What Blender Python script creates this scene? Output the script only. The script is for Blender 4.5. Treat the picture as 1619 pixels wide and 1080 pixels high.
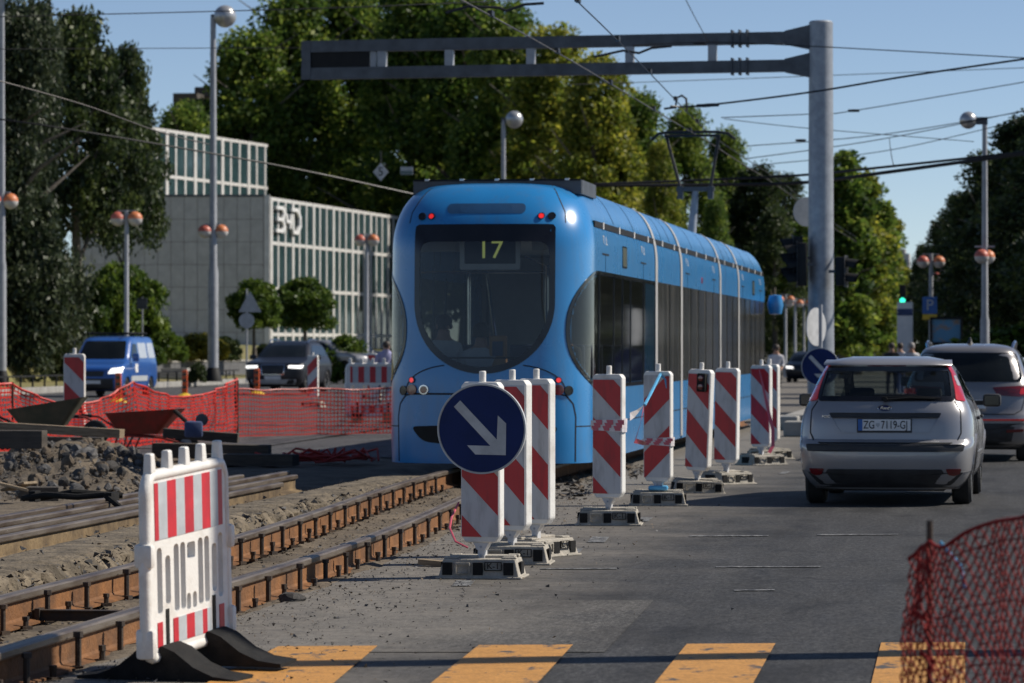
import bpy, bmesh, math, random
import numpy as np
from mathutils import Vector, Matrix
for o in list(bpy.data.objects): bpy.data.objects.remove(o)
scene = bpy.context.scene
COL = scene.collection
rnd = random.Random(11)
R = math.radians

# ---------------------------------------------------------------- camera
FPX, CX, HOR, EYE, VPX = 5750.0, 809.5, 550.0, 1.62, 1590.0
YAW = math.atan((VPX - CX) / FPX)
cam = bpy.data.objects.new('camera', bpy.data.cameras.new('camera'))
COL.objects.link(cam); scene.camera = cam
cam.location = (0, 0, EYE)
cam.rotation_euler = (R(90) + 10 / FPX, 0, YAW)
cam.data.sensor_width = 36.0
cam.data.lens = 36.0 * FPX / 1619.0
cam.data.clip_start = 0.5; cam.data.clip_end = 6000
cam.data.dof.use_dof = True
cam.data.dof.focus_distance = 26.0
cam.data.dof.aperture_fstop = 5.4

# ---------------------------------------------------------------- sky, sun, exposure
SUN_EL = R(41)
SUN_AZ = math.atan2(0.945, 0.325)            # clockwise from +Y (the direction of the tracks)
w = bpy.data.worlds.new('World'); scene.world = w; w.use_nodes = True
nt = w.node_tree
sky = nt.nodes.new('ShaderNodeTexSky'); sky.sky_type = 'NISHITA'; sky.sun_disc = False
sky.sun_elevation = SUN_EL; sky.sun_rotation = SUN_AZ
sky.air_density = 0.55; sky.dust_density = 0.0; sky.ozone_density = 2.6; sky.altitude = 0
wb = nt.nodes.new('ShaderNodeMix'); wb.data_type = 'RGBA'; wb.blend_type = 'MULTIPLY'; wb.inputs[0].default_value = 1.0; wb.inputs[7].default_value = (1.07, 0.99, 0.94, 1)   # white balance of the whole sky
nt.links.new(sky.outputs[0], wb.inputs[6]); nt.links.new(wb.outputs[2], nt.nodes['Background'].inputs[0])
nt.nodes['Background'].inputs[1].default_value = 0.10
sl = bpy.data.lights.new('sun', 'SUN'); sl.energy = 5.0; sl.angle = R(0.53); sl.color = (1.0, 0.93, 0.82)
so = bpy.data.objects.new('sun', sl); COL.objects.link(so)
SDIR = Vector((math.sin(SUN_AZ) * math.cos(SUN_EL), math.cos(SUN_AZ) * math.cos(SUN_EL), math.sin(SUN_EL)))
so.rotation_euler = SDIR.to_track_quat('Z', 'Y').to_euler()
so.location = (20, 10, 30)
vs = scene.view_settings
vs.view_transform = 'Standard'; vs.look = 'None'; vs.exposure = 0.12; vs.gamma = 1.0; vs.use_curve_mapping = False
scene.render.engine = 'CYCLES'
scene.cycles.max_bounces = 6; scene.cycles.diffuse_bounces = 3; scene.cycles.glossy_bounces = 3
scene.cycles.transparent_max_bounces = 16

# ---------------------------------------------------------------- from the lens to the street
RV = Vector((math.cos(YAW), math.sin(YAW), 0)); FV = Vector((-math.sin(YAW), math.cos(YAW), 0))
def P(px, py, d):
    return Vector((0, 0, EYE)) + FV * d + RV * ((px - CX) / FPX * d) + Vector((0, 0, (HOR - py) / FPX * d))
def G(px, py, z=0.0):
    return P(px, py, (EYE - z) * FPX / (py - HOR))
def GD(px, d, z=0.0):
    p = P(px, HOR, d); p.z = z; return p

# ---------------------------------------------------------------- materials
MATS = {}
def M(name, c, c2=None, sc=4.0, rough=0.55, metal=0.0, bump=0.0, bsc=None, coat=0.0, spec=0.5, emit=None, es=1.0, lo=0.35, hi=0.65, stretch=(1, 1, 1), detail=6.0):
    m = bpy.data.materials.new(name); m.use_nodes = True
    n = m.node_tree.nodes; l = m.node_tree.links; b = n['Principled BSDF']
    b.inputs['Roughness'].default_value = rough; b.inputs['Metallic'].default_value = metal
    b.inputs['Specular IOR Level'].default_value = spec
    b.inputs['Coat Weight'].default_value = coat; b.inputs['Coat Roughness'].default_value = 0.06
    c2 = c2 or tuple(v * 0.8 for v in c)
    tc = n.new('ShaderNodeTexCoord'); mp = n.new('ShaderNodeMapping'); mp.inputs['Scale'].default_value = stretch
    oi = n.new('ShaderNodeObjectInfo'); va = n.new('ShaderNodeVectorMath'); va.operation = 'MULTIPLY_ADD'; va.inputs[1].default_value = (37, 23, 41)   # every copy wears differently
    l.new(oi.outputs['Random'], va.inputs[0]); l.new(tc.outputs['Object'], va.inputs[2]); l.new(va.outputs[0], mp.inputs['Vector'])
    no = n.new('ShaderNodeTexNoise'); no.inputs['Scale'].default_value = sc; no.inputs['Detail'].default_value = detail
    no.inputs['Roughness'].default_value = 0.62
    l.new(mp.outputs[0], no.inputs['Vector'])
    r = n.new('ShaderNodeValToRGB'); r.color_ramp.elements[0].position = lo; r.color_ramp.elements[1].position = hi
    r.color_ramp.elements[0].color = (*c, 1); r.color_ramp.elements[1].color = (*c2, 1)
    l.new(no.outputs['Fac'], r.inputs[0]); l.new(r.outputs[0], b.inputs['Base Color'])
    mr = n.new('ShaderNodeMapRange'); mr.inputs[3].default_value = max(0.02, rough - 0.08); mr.inputs[4].default_value = min(1, rough + 0.1)
    l.new(no.outputs['Fac'], mr.inputs[0]); l.new(mr.outputs[0], b.inputs['Roughness'])
    if bump:
        n2 = n.new('ShaderNodeTexNoise'); n2.inputs['Scale'].default_value = bsc or sc * 4; n2.inputs['Detail'].default_value = 5
        l.new(mp.outputs[0], n2.inputs['Vector'])
        bp = n.new('ShaderNodeBump'); bp.inputs['Strength'].default_value = min(1, bump); bp.inputs['Distance'].default_value = 0.02
        l.new(n2.outputs['Fac'], bp.inputs['Height']); l.new(bp.outputs[0], b.inputs['Normal'])
    if emit:
        b.inputs['Emission Color'].default_value = (*emit, 1); b.inputs['Emission Strength'].default_value = es
    MATS[name] = m
    return m
def glassy(name, tint, clear, rough=0.03):
    """window glass: a dark reflecting skin that lets part of the light through"""
    m = bpy.data.materials.new(name); m.use_nodes = True
    n = m.node_tree.nodes; l = m.node_tree.links; n.remove(n['Principled BSDF'])
    out = n['Material Output']
    tr = n.new('ShaderNodeBsdfTransparent'); tr.inputs[0].default_value = (*clear, 1)
    df = n.new('ShaderNodeBsdfDiffuse'); df.inputs[0].default_value = (*tint, 1)
    gl = n.new('ShaderNodeBsdfGlossy'); gl.inputs['Roughness'].default_value = rough
    tc = n.new('ShaderNodeTexCoord'); no = n.new('ShaderNodeTexNoise'); no.inputs['Scale'].default_value = 5
    l.new(tc.outputs['Object'], no.inputs['Vector'])
    mr = n.new('ShaderNodeMapRange'); mr.inputs[3].default_value = 0.02; mr.inputs[4].default_value = 0.16
    l.new(no.outputs['Fac'], mr.inputs[0])
    mx = n.new('ShaderNodeMixShader'); l.new(mr.outputs[0], mx.inputs[0]); l.new(tr.outputs[0], mx.inputs[1]); l.new(df.outputs[0], mx.inputs[2])
    lw = n.new('ShaderNodeLayerWeight'); lw.inputs[0].default_value = 0.5
    pw = n.new('ShaderNodeMath'); pw.operation = 'POWER'; l.new(lw.outputs['Facing'], pw.inputs[0]); pw.inputs[1].default_value = 4.0
    fr = n.new('ShaderNodeMath'); fr.operation = 'MULTIPLY_ADD'; l.new(pw.outputs[0], fr.inputs[0]); fr.inputs[1].default_value = 0.8; fr.inputs[2].default_value = 0.045
    m2 = n.new('ShaderNodeMixShader'); l.new(fr.outputs[0], m2.inputs[0]); l.new(mx.outputs[0], m2.inputs[1]); l.new(gl.outputs[0], m2.inputs[2])
    l.new(m2.outputs[0], out.inputs[0]); MATS[name] = m
    return m

M('steel_dark', (0.09, 0.1, 0.115), (0.06, 0.065, 0.075), 3, 0.5, 0.2, 0.1)
M('galvanised', (0.34, 0.36, 0.39), (0.25, 0.27, 0.3), 6, 0.5, 0.35, 0.1, 40)
M('pole_grey', (0.36, 0.37, 0.39), (0.27, 0.28, 0.3), 3, 0.5, 0.1, 0.1, 30)
M('white_plastic', (0.74, 0.72, 0.68), (0.5, 0.46, 0.41), 5, 0.42, 0, 0.1, 60, lo=0.5, hi=0.8, detail=10)
M('white_sheet', (0.52, 0.515, 0.52), (0.3, 0.29, 0.28), 7, 0.35, 0, 0.08, 90, lo=0.48, hi=0.78, stretch=(2.2, 1, 0.5), detail=10)
M('red_sheet', (0.5, 0.012, 0.018), (0.27, 0.016, 0.018), 7, 0.32, 0, 0.08, 90, lo=0.46, hi=0.78, stretch=(2.2, 1, 0.5), detail=10)
M('barrier_red', (0.55, 0.02, 0.03), (0.4, 0.02, 0.03), 8, 0.4)
M('barrier_grey', (0.47, 0.5, 0.52), (0.38, 0.4, 0.42), 8, 0.4)
M('sign_blue', (0.005, 0.02, 0.115), (0.004, 0.016, 0.085), 4, 0.4, 0, 0.02, 70, spec=0.2)
M('sign_white', (0.5, 0.5, 0.5), (0.33, 0.33, 0.33), 6, 0.4, lo=0.4, hi=0.75, detail=10)
M('sign_back', (0.42, 0.43, 0.44), (0.33, 0.34, 0.35), 5, 0.5, 0.2)
M('base_rubber', (0.42, 0.38, 0.32), (0.27, 0.25, 0.21), 9, 0.85, 0, 0.4, 60)
M('black_rubber', (0.011, 0.011, 0.011), (0.022, 0.021, 0.02), 12, 0.85, 0, 0.2, 80, spec=0.2)
M('black_gloss', (0.006, 0.006, 0.008), (0.01, 0.01, 0.012), 4, 0.12)
M('black_matt', (0.01, 0.01, 0.011), (0.017, 0.017, 0.017), 6, 0.65, spec=0.25)
M('chrome', (0.6, 0.6, 0.62), (0.5, 0.5, 0.52), 5, 0.15, 1.0)
M('tyre', (0.016, 0.016, 0.017), (0.028, 0.027, 0.026), 14, 0.8, 0, 0.2, 60)
M('rim_silver', (0.42, 0.43, 0.45), (0.34, 0.35, 0.36), 8, 0.3, 0.7)
M('rust', (0.25, 0.105, 0.03), (0.08, 0.037, 0.015), 3.2, 0.8, 0.1, 0.5, 40, lo=0.3, hi=0.7)
M('rail_head', (0.09, 0.062, 0.042), (0.2, 0.165, 0.13), 2.5, 0.42, 0.5, 0.15, 50, lo=0.35, hi=0.6, stretch=(4, 0.5, 4))
M('rail_mud', (0.21, 0.145, 0.072), (0.075, 0.05, 0.027), 3, 0.9, 0, 0.6, 25, stretch=(1, 1.0, 1))
M('bolt_iron', (0.035, 0.03, 0.028), (0.08, 0.05, 0.03), 9, 0.7, 0.3, 0.2)
M('mud', (0.055, 0.043, 0.03), (0.175, 0.138, 0.096), 2.4, 0.95, 0, 1.0, 22, lo=0.3, hi=0.7, detail=10)
M('crumble', (0.215, 0.172, 0.118), (0.06, 0.049, 0.035), 4.5, 0.95, 0, 1.0, 26, lo=0.32, hi=0.66, detail=10)
M('rock_grey', (0.15, 0.146, 0.146), (0.07, 0.066, 0.063), 5, 0.9, 0, 0.6, 22)
M('rock_tan', (0.15, 0.113, 0.078), (0.07, 0.055, 0.04), 5, 0.9, 0, 0.6, 22)
M('rock_dark', (0.04, 0.038, 0.036), (0.085, 0.078, 0.072), 5, 0.9, 0, 0.6, 22)
M('wood_old', (0.3, 0.23, 0.15), (0.16, 0.12, 0.08), 4, 0.85, 0, 0.4, 20, stretch=(1, 8, 8))
M('wood_dark', (0.05, 0.043, 0.036), (0.09, 0.075, 0.06), 4, 0.9, 0, 0.4, 20, stretch=(1, 8, 8))
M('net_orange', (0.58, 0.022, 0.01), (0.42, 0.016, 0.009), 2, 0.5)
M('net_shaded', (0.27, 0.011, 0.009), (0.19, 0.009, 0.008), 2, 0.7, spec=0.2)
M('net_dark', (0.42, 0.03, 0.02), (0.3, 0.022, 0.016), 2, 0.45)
M('tape_white', (0.75, 0.7, 0.7), (0.6, 0.55, 0.56), 9, 0.35)
M('tape_red', (0.6, 0.09, 0.13), (0.5, 0.1, 0.14), 9, 0.35)
M('slot_blue', (0.012, 0.07, 0.17), None, 4, 0.5)
M('tape_blue', (0.1, 0.4, 0.66), (0.07, 0.3, 0.52), 9, 0.4)
M('barrow_green', (0.05, 0.06, 0.045), (0.1, 0.09, 0.065), 5, 0.7, 0.1, 0.2)
M('barrow_red', (0.3, 0.03, 0.025), (0.16, 0.035, 0.025), 5, 0.65, 0.1, 0.2)
M('concrete', (0.4, 0.38, 0.35), (0.3, 0.285, 0.265), 1.5, 0.85, 0, 0.3, 12)
M('kerb', (0.33, 0.32, 0.3), (0.24, 0.23, 0.21), 3, 0.85, 0, 0.3, 20)
M('granite_dark', (0.085, 0.085, 0.09), (0.13, 0.13, 0.135), 6, 0.6, 0, 0.1)
M('stone_panel', (0.46, 0.45, 0.43), (0.38, 0.37, 0.355), 2, 0.7, 0, 0.1, 10)
M('joint_dark', (0.16, 0.115, 0.11), None, 3, 0.9)
M('mullion_white', (0.6, 0.59, 0.57), (0.48, 0.47, 0.45), 2, 0.5)
M('pane_teal', (0.018, 0.04, 0.045), (0.035, 0.068, 0.075), 0.6, 0.1, 0, 0, spec=0.5)
M('wire_black', (0.012, 0.012, 0.013), None, 3, 0.5)
M('wire_copper', (0.06, 0.053, 0.048), (0.1, 0.09, 0.08), 1, 0.5, 0.2)
M('globe_silver', (0.5, 0.5, 0.5), (0.4, 0.4, 0.4), 4, 0.3, 0.55)
M('globe_orange', (0.62, 0.2, 0.07), (0.5, 0.16, 0.06), 4, 0.45)
M('globe_red', (0.52, 0.13, 0.08), (0.42, 0.1, 0.07), 4, 0.45)
M('globe_white', (0.55, 0.53, 0.5), (0.45, 0.43, 0.41), 4, 0.45)
M('bark', (0.09, 0.075, 0.058), (0.17, 0.15, 0.125), 5, 0.95, 0, 0.7, 12)
M('grass', (0.12, 0.13, 0.035), (0.25, 0.2, 0.08), 0.35, 0.95, 0, 0.8, 6, lo=0.3, hi=0.7)
M('earth', (0.1, 0.095, 0.08), (0.14, 0.13, 0.105), 0.3, 0.95, 0, 0.4, 4)
M('poster_blue', (0.05, 0.2, 0.36), (0.25, 0.16, 0.1), 3, 0.3, lo=0.5, hi=0.62)
M('paper_white', (0.7, 0.69, 0.68), (0.6, 0.6, 0.6), 3, 0.5)
M('pink_print', (0.62, 0.2, 0.35), (0.55, 0.3, 0.4), 3, 0.5)
M('yellow_plastic', (0.72, 0.47, 0.03), (0.6, 0.38, 0.03), 6, 0.5)
M('orange_plastic', (0.75, 0.12, 0.02), (0.6, 0.09, 0.02), 6, 0.5)
M('lamp_red', (0.5, 0.01, 0.01), (0.4, 0.01, 0.01), 5, 0.15, emit=(1, 0.03, 0.03), es=0.6, coat=0.5)
M('lens_red', (0.45, 0.012, 0.015), (0.36, 0.01, 0.012), 20, 0.12, coat=0.8, emit=(1, 0.03, 0.02), es=0.06)
M('lens_dark_red', (0.16, 0.008, 0.012), (0.1, 0.008, 0.01), 20, 0.12, coat=0.8)
M('lens_clear', (0.5, 0.42, 0.42), (0.4, 0.34, 0.34), 25, 0.12, coat=0.8)
M('headlight_on', (0.8, 0.8, 0.8), None, 5, 0.1, emit=(1.0, 0.97, 0.9), es=1.3, coat=0.6)
M('headlight_off', (0.5, 0.5, 0.52), (0.3, 0.3, 0.32), 15, 0.1, coat=0.8)
M('signal_green', (0.02, 0.5, 0.3), None, 5, 0.3, emit=(0.05, 1.0, 0.6), es=1.6)
M('skin', (0.48, 0.28, 0.2), (0.42, 0.24, 0.17), 5, 0.55)
M('hair', (0.03, 0.02, 0.015), (0.05, 0.035, 0.025), 20, 0.6)
M('hair_grey', (0.3, 0.29, 0.28), (0.2, 0.19, 0.19), 20, 0.6)
M('cloth_white', (0.62, 0.62, 0.64), (0.5, 0.5, 0.53), 4, 0.85)
M('cloth_black', (0.02, 0.02, 0.022), (0.035, 0.035, 0.038), 4, 0.9)
M('cloth_lilac', (0.36, 0.36, 0.55), (0.28, 0.28, 0.45), 4, 0.85)
M('cloth_blue', (0.06, 0.09, 0.2), (0.04, 0.06, 0.13), 4, 0.85)
M('cloth_tan', (0.4, 0.3, 0.2), (0.3, 0.22, 0.15), 4, 0.85)

# ---------------------------------------------------------------- mesh builder
class MB:
    def __init__(s): s.v = []; s.f = []; s.m = []
    def add(s, vs, fs, mi=0):
        o = len(s.v); s.v += [tuple(v) for v in vs]; s.f += [tuple(i + o for i in f) for f in fs]; s.m += [mi] * len(fs); return s
    def box(s, c, d, mi=0, rz=0.0, taper=1.0, ty=None):
        hx, hy, hz = d[0] / 2, d[1] / 2, d[2] / 2; ty = taper if ty is None else ty
        vs = []
        for z, kx, ky in ((-hz, 1, 1), (hz, taper, ty)):
            for x, y in ((-hx, -hy), (hx, -hy), (hx, hy), (-hx, hy)):
                x2, y2 = x * kx, y * ky
                vs.append((c[0] + x2 * math.cos(rz) - y2 * math.sin(rz), c[1] + x2 * math.sin(rz) + y2 * math.cos(rz), c[2] + z))
        return s.add(vs, [(3, 2, 1, 0), (4, 5, 6, 7), (0, 1, 5, 4), (1, 2, 6, 5), (2, 3, 7, 6), (3, 0, 4, 7)], mi)
    def cbox(s, c, d, ch, mi=0):
        """box with chamfered edges"""
        bm = bmesh.new(); bmesh.ops.create_cube(bm, size=1.0)
        for v in bm.verts: v.co = Vector((v.co.x * d[0] + c[0], v.co.y * d[1] + c[1], v.co.z * d[2] + c[2]))
        bmesh.ops.bevel(bm, geom=bm.edges[:], offset=ch, segments=2, affect='EDGES', profile=0.5)
        s.bm(bm, mi); return s
    def bm(s, bm, mi=0):
        bm.verts.index_update()
        s.add([v.co[:] for v in bm.verts], [[v.index for v in f.verts] for f in bm.faces], mi); bm.free()
    def tube(s, pts, r, n=8, mi=0, cap=True):
        pts = [Vector(p) for p in pts]; rs = r if isinstance(r, (list, tuple)) else [r] * len(pts)
        vs = []; up = None
        for i, p in enumerate(pts):
            t = (pts[min(i + 1, len(pts) - 1)] - pts[max(i - 1, 0)]).normalized()
            if up is None: up = Vector((0, 0, 1)) if abs(t.z) < 0.9 else Vector((0, 1, 0))
            a = t.cross(up)
            if a.length < 1e-4: a = t.cross(Vector((1, 0, 0)))
            a.normalize(); b = a.cross(t).normalized(); up = b
            for k in range(n):
                q = 2 * math.pi * k / n
                vs.append(p + (a * math.cos(q) + b * math.sin(q)) * rs[i])
        fs = [(i * n + k, i * n + (k + 1) % n, (i + 1) * n + (k + 1) % n, (i + 1) * n + k) for i in range(len(pts) - 1) for k in range(n)]
        if cap: fs += [tuple(range(n)), tuple((len(pts) - 1) * n + k for k in reversed(range(n)))]
        return s.add(vs, fs, mi)
    def lathe(s, c, prof, n=24, mi=0, axis='z'):
        vs = []
        for r, h in prof:
            for k in range(n):
                q = 2 * math.pi * k / n; a, b = r * math.cos(q), r * math.sin(q)
                p = (a, b, h) if axis == 'z' else ((a, h, b) if axis == 'y' else (h, a, b))
                vs.append((c[0] + p[0], c[1] + p[1], c[2] + p[2]))
        fs = [(i * n + k, i * n + (k + 1) % n, (i + 1) * n + (k + 1) % n, (i + 1) * n + k) for i in range(len(prof) - 1) for k in range(n)]
        return s.add(vs, fs, mi)
    def prism(s, poly, y0, y1, mi=0, axes='xz'):
        """polygon in the x-z plane (or another) swept between two depths"""
        n = len(poly); vs = []
        for d in (y0, y1):
            for a, b in poly:
                vs.append((a, d, b) if axes == 'xz' else ((a, b, d) if axes == 'xy' else (d, a, b)))
        return s.add(vs, [tuple(range(n)), tuple(range(2 * n - 1, n - 1, -1))] + [(i, i + n, (i + 1) % n + n, (i + 1) % n) for i in range(n)], mi)
    def xform(s, mat, start=0):
        s.v[start:] = [tuple(mat @ Vector(v)) for v in s.v[start:]]; return s
    def build(s, name, mats, parent=None, smooth=False, ang=40):
        me = bpy.data.meshes.new(name); me.from_pydata(s.v, [], s.f)
        mats = mats if isinstance(mats, (list, tuple)) else [mats]
        for m in mats: me.materials.append(MATS[m])
        if len(mats) > 1: me.polygons.foreach_set('material_index', s.m)
        me.validate()
        bm = bmesh.new(); bm.from_mesh(me)
        if smooth: bmesh.ops.remove_doubles(bm, verts=bm.verts[:], dist=1e-5)
        bmesh.ops.recalc_face_normals(bm, faces=bm.faces[:])
        if smooth:
            for f in bm.faces: f.smooth = True
            for e in bm.edges:
                if len(e.link_faces) == 2 and e.calc_face_angle(0) > R(ang): e.smooth = False
        bm.to_mesh(me); bm.free()
        o = bpy.data.objects.new(name, me); COL.objects.link(o); o.parent = parent
        return o
def tag(o, label=None, cat=None, group=None, kind=None):
    for k, v in (('label', label), ('category', cat), ('group', group), ('kind', kind)):
        if v: o[k] = v
    return o
def thing(name, label, cat, loc=(0, 0, 0), rz=0.0, group=None, sc=1.0):
    o = bpy.data.objects.new(name, None); COL.objects.link(o); o.empty_display_size = 0.2
    o.location = loc; o.rotation_euler = (0, 0, rz); o.scale = (sc, sc, sc)
    return tag(o, label, cat, group)
def copy_tree(o, parent=None, label=None, loc=None, rz=None, sc=None):
    c = o.copy(); COL.objects.link(c); c.parent = parent
    if label: c['label'] = label
    if loc is not None: c.location = loc
    if rz is not None: c.rotation_euler = (0, 0, rz)
    if sc is not None: c.scale = sc if isinstance(sc, (tuple, list, Vector)) else (sc, sc, sc)
    for ch in list(o.children): copy_tree(ch, c)
    return c
def inst(o, loc, rz=0.0, sc=(1, 1, 1), parent=None, rot=None):
    c = o.copy(); COL.objects.link(c); c.parent = parent if parent else o.parent
    c.location = loc; c.rotation_euler = rot or (0, 0, rz); c.scale = sc
    return c
def text_part(s, size, mat, parent, loc, rot, name='lettering', ext=0.002, xs=1.0, shear=0.0):
    cu = bpy.data.curves.new(name, 'FONT'); cu.body = s; cu.size = size; cu.extrude = ext; cu.align_x = 'CENTER'; cu.align_y = 'CENTER'; cu.shear = shear
    t = bpy.data.objects.new(name, cu); COL.objects.link(t)
    bpy.context.view_layer.update()
    me = bpy.data.meshes.new_from_object(t.evaluated_get(bpy.context.evaluated_depsgraph_get()))
    bpy.data.objects.remove(t); bpy.data.curves.remove(cu)
    me.materials.clear(); me.materials.append(MATS[mat])
    o = bpy.data.objects.new(name, me); COL.objects.link(o); o.parent = parent; o.location = loc; o.rotation_euler = rot; o.scale = (xs, 1, 1)
    return o
def clip(poly, a, b, c):
    """keep the part of a polygon where a*x+b*y+c >= 0"""
    out = []
    for i in range(len(poly)):
        p, q = poly[i], poly[(i + 1) % len(poly)]
        dp = a * p[0] + b * p[1] + c; dq = a * q[0] + b * q[1] + c
        if dp >= 0: out.append(p)
        if dp * dq < 0:
            t = dp / (dp - dq); out.append((p[0] + (q[0] - p[0]) * t, p[1] + (q[1] - p[1]) * t))
    return out
def rpoly(pts, rad, n=6):
    """round the corners of a polygon"""
    out = []; N = len(pts)
    for i in range(N):
        p = Vector(pts[i]); a = Vector(pts[i - 1]) - p; b = Vector(pts[(i + 1) % N]) - p
        r = rad[i] if isinstance(rad, (list, tuple)) else rad
        r = min(r, a.length * 0.49, b.length * 0.49)
        if r < 1e-4: out.append(tuple(p)); continue
        a.normalize(); b.normalize(); p0, p1 = p + a * r, p + b * r
        for k in range(n + 1):
            t = k / n; out.append(tuple(p0 * (1 - t) ** 2 + p * 2 * t * (1 - t) + p1 * t * t))
    return out
def rrect(cx, cy, w, h, r, n=6):
    return rpoly([(cx - w / 2, cy - h / 2), (cx + w / 2, cy - h / 2), (cx + w / 2, cy + h / 2), (cx - w / 2, cy + h / 2)], r, n)
def pip(poly, x, y):
    c = False; n = len(poly); j = n - 1
    for i in range(n):
        xi, yi = poly[i]; xj, yj = poly[j]
        if (yi > y) != (yj > y) and x < (xj - xi) * (y - yi) / (yj - yi) + xi: c = not c
        j = i
    return c
def shrink(poly, d):
    """move every point of a closed polygon inwards by d"""
    n = len(poly); out = []
    area = sum(poly[i][0] * poly[(i + 1) % n][1] - poly[(i + 1) % n][0] * poly[i][1] for i in range(n))
    sg = 1 if area > 0 else -1
    for i in range(n):
        a = Vector(poly[i - 1]); b = Vector(poly[(i + 1) % n]); t = b - a
        if t.length < 1e-7: out.append(poly[i]); continue
        t.normalize(); out.append((poly[i][0] - t.y * d * sg, poly[i][1] + t.x * d * sg))
    return out
def plate_holes(outer, holes, y0, y1):
    """flat plate in x-z with real holes, as a bmesh"""
    bm = bmesh.new(); loops = []
    for lp in [outer] + holes:
        vs = [bm.verts.new((x, y0, z)) for x, z in lp]; loops.append(vs)
        for i in range(len(vs)): bm.edges.new((vs[i], vs[(i + 1) % len(vs)]))
    bmesh.ops.triangle_fill(bm, use_beauty=True, use_dissolve=False, edges=bm.edges[:])
    r = bmesh.ops.extrude_face_region(bm, geom=bm.faces[:])
    for e in r['geom']:
        if isinstance(e, bmesh.types.BMVert): e.co.y = y1
    bmesh.ops.recalc_face_normals(bm, faces=bm.faces)
    return bm

# ---------------------------------------------------------------- hull: a body made of stacked outlines (tram, cars)
def pchip(xs, ys):
    n = len(xs); h = [xs[i + 1] - xs[i] for i in range(n - 1)]; dl = [(ys[i + 1] - ys[i]) / h[i] for i in range(n - 1)]
    m = [dl[0]] + [0.0 if dl[i - 1] * dl[i] <= 0 else 2 * dl[i - 1] * dl[i] / (dl[i - 1] + dl[i]) for i in range(1, n - 1)] + [dl[-1]]
    def f(x):
        x = min(max(x, xs[0]), xs[-1]); i = 0
        while i < n - 2 and x > xs[i + 1]: i += 1
        t = (x - xs[i]) / h[i]
        return (2*t**3 - 3*t*t + 1) * ys[i] + (t**3 - 2*t*t + t) * h[i] * m[i] + (-2*t**3 + 3*t*t) * ys[i + 1] + (t**3 - t*t) * h[i] * m[i + 1]
    return f
class Hull:
    def __init__(s, rows, bR, nR, bF, nF, nside=40, K=22):
        zs = [r[0] for r in rows]; s.z0, s.z1 = zs[0], zs[-1]
        s.fR = pchip(zs, [r[1] for r in rows]); s.fF = pchip(zs, [r[2] for r in rows]); s.fw = pchip(zs, [r[3] for r in rows])
        s.bR, s.nR, s.bF, s.nF, s.ns, s.K = bR, nR, bF, nF, nside, K; s.c = {}
    def half(s, z):
        yR, yF, w = s.fR(z), s.fF(z), s.fw(z); pts = []; K = s.K
        k = min(1, 0.98 * (yF - yR) / max(1e-6, s.bR + s.bF)); bR, bF = s.bR * k, s.bF * k
        for i in range(K + 1):
            t = math.pi / 2 * i / K
            pts.append((w * math.sin(t) ** (2 / s.nR), yR + bR * (1 - max(0, math.cos(t)) ** (2 / s.nR)) if bR > 0 else yR))
        ya, yb = yR + bR, yF - bF
        for i in range(1, s.ns): pts.append((w, ya + (yb - ya) * i / s.ns))
        for i in range(K, -1, -1):
            t = math.pi / 2 * i / K
            pts.append((w * math.sin(t) ** (2 / s.nF), yF - bF * (1 - max(0, math.cos(t)) ** (2 / s.nF)) if bF > 0 else yF))
        return pts
    def cum(s, z):
        key = round(z, 3)
        if key not in s.c:
            h = s.half(z); u = [0.0]
            for i in range(1, len(h)): u.append(u[-1] + math.hypot(h[i][0] - h[i - 1][0], h[i][1] - h[i - 1][1]))
            s.c[key] = (h, u)
        return s.c[key]
    def mesh(s, zs, holes=(), cap=True):
        """holes: polygons in (u, z) that are left open"""
        rings = []; us = []
        for z in zs:
            h, u = s.cum(z); n = len(h)
            rings.append([(x, y, z) for x, y in h] + [(-x, y, z) for x, y in h[n - 2:0:-1]])
            us.append(list(u) + [-a for a in u[n - 2:0:-1]])
        n = len(rings[0]); mb = MB(); mb.v = [p for r in rings for p in r]
        box = [(min(p[0] for p in q), max(p[0] for p in q), min(p[1] for p in q), max(p[1] for p in q)) for q in holes]
        for i in range(len(zs) - 1):
            zc = (zs[i] + zs[i + 1]) / 2
            for k in range(n):
                k2 = (k + 1) % n; uc = (us[i][k] + us[i][k2] + us[i + 1][k] + us[i + 1][k2]) / 4
                if any(b[0] < uc < b[1] and b[2] < zc < b[3] and pip(q, uc, zc) for q, b in zip(holes, box)): continue
                mb.f.append((i * n + k, i * n + k2, (i + 1) * n + k2, (i + 1) * n + k)); mb.m.append(0)
        if cap:
            mb.f += [tuple(range(n)), tuple(range((len(zs) - 1) * n, len(zs) * n))]; mb.m += [0, 0]
        return mb
    def at(s, u, z, off=0.0):
        h, c = s.cum(z); a = abs(u); i = 0; lo, hi = 0, len(c) - 2
        while lo < hi:
            mid = (lo + hi + 1) // 2
            if c[mid] <= a: lo = mid
            else: hi = mid - 1
        i = lo; L = max(1e-9, c[i + 1] - c[i]); t = (a - c[i]) / L
        x = h[i][0] + (h[i + 1][0] - h[i][0]) * t; y = h[i][1] + (h[i + 1][1] - h[i][1]) * t
        tx, ty = (h[i + 1][0] - h[i][0]) / L, (h[i + 1][1] - h[i][1]) / L
        # slope of the wall, so that raised pieces follow it
        dz = 0.02; nx, ny = ty, -tx
        return (math.copysign(1, u) * (x + nx * off) if u != 0 else x + nx * off, y + ny * off, z)
    def us(s, y, z):
        """u of the point on the side at length y"""
        h, c = s.cum(z)
        for i in range(1, len(h) - 1):
            if h[i][1] >= y and h[i][0] > 0.05: 
                t = (y - h[i-1][1]) / max(1e-9, h[i][1] - h[i-1][1]); return c[i-1] + (c[i] - c[i-1]) * t
        return c[-1]
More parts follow.
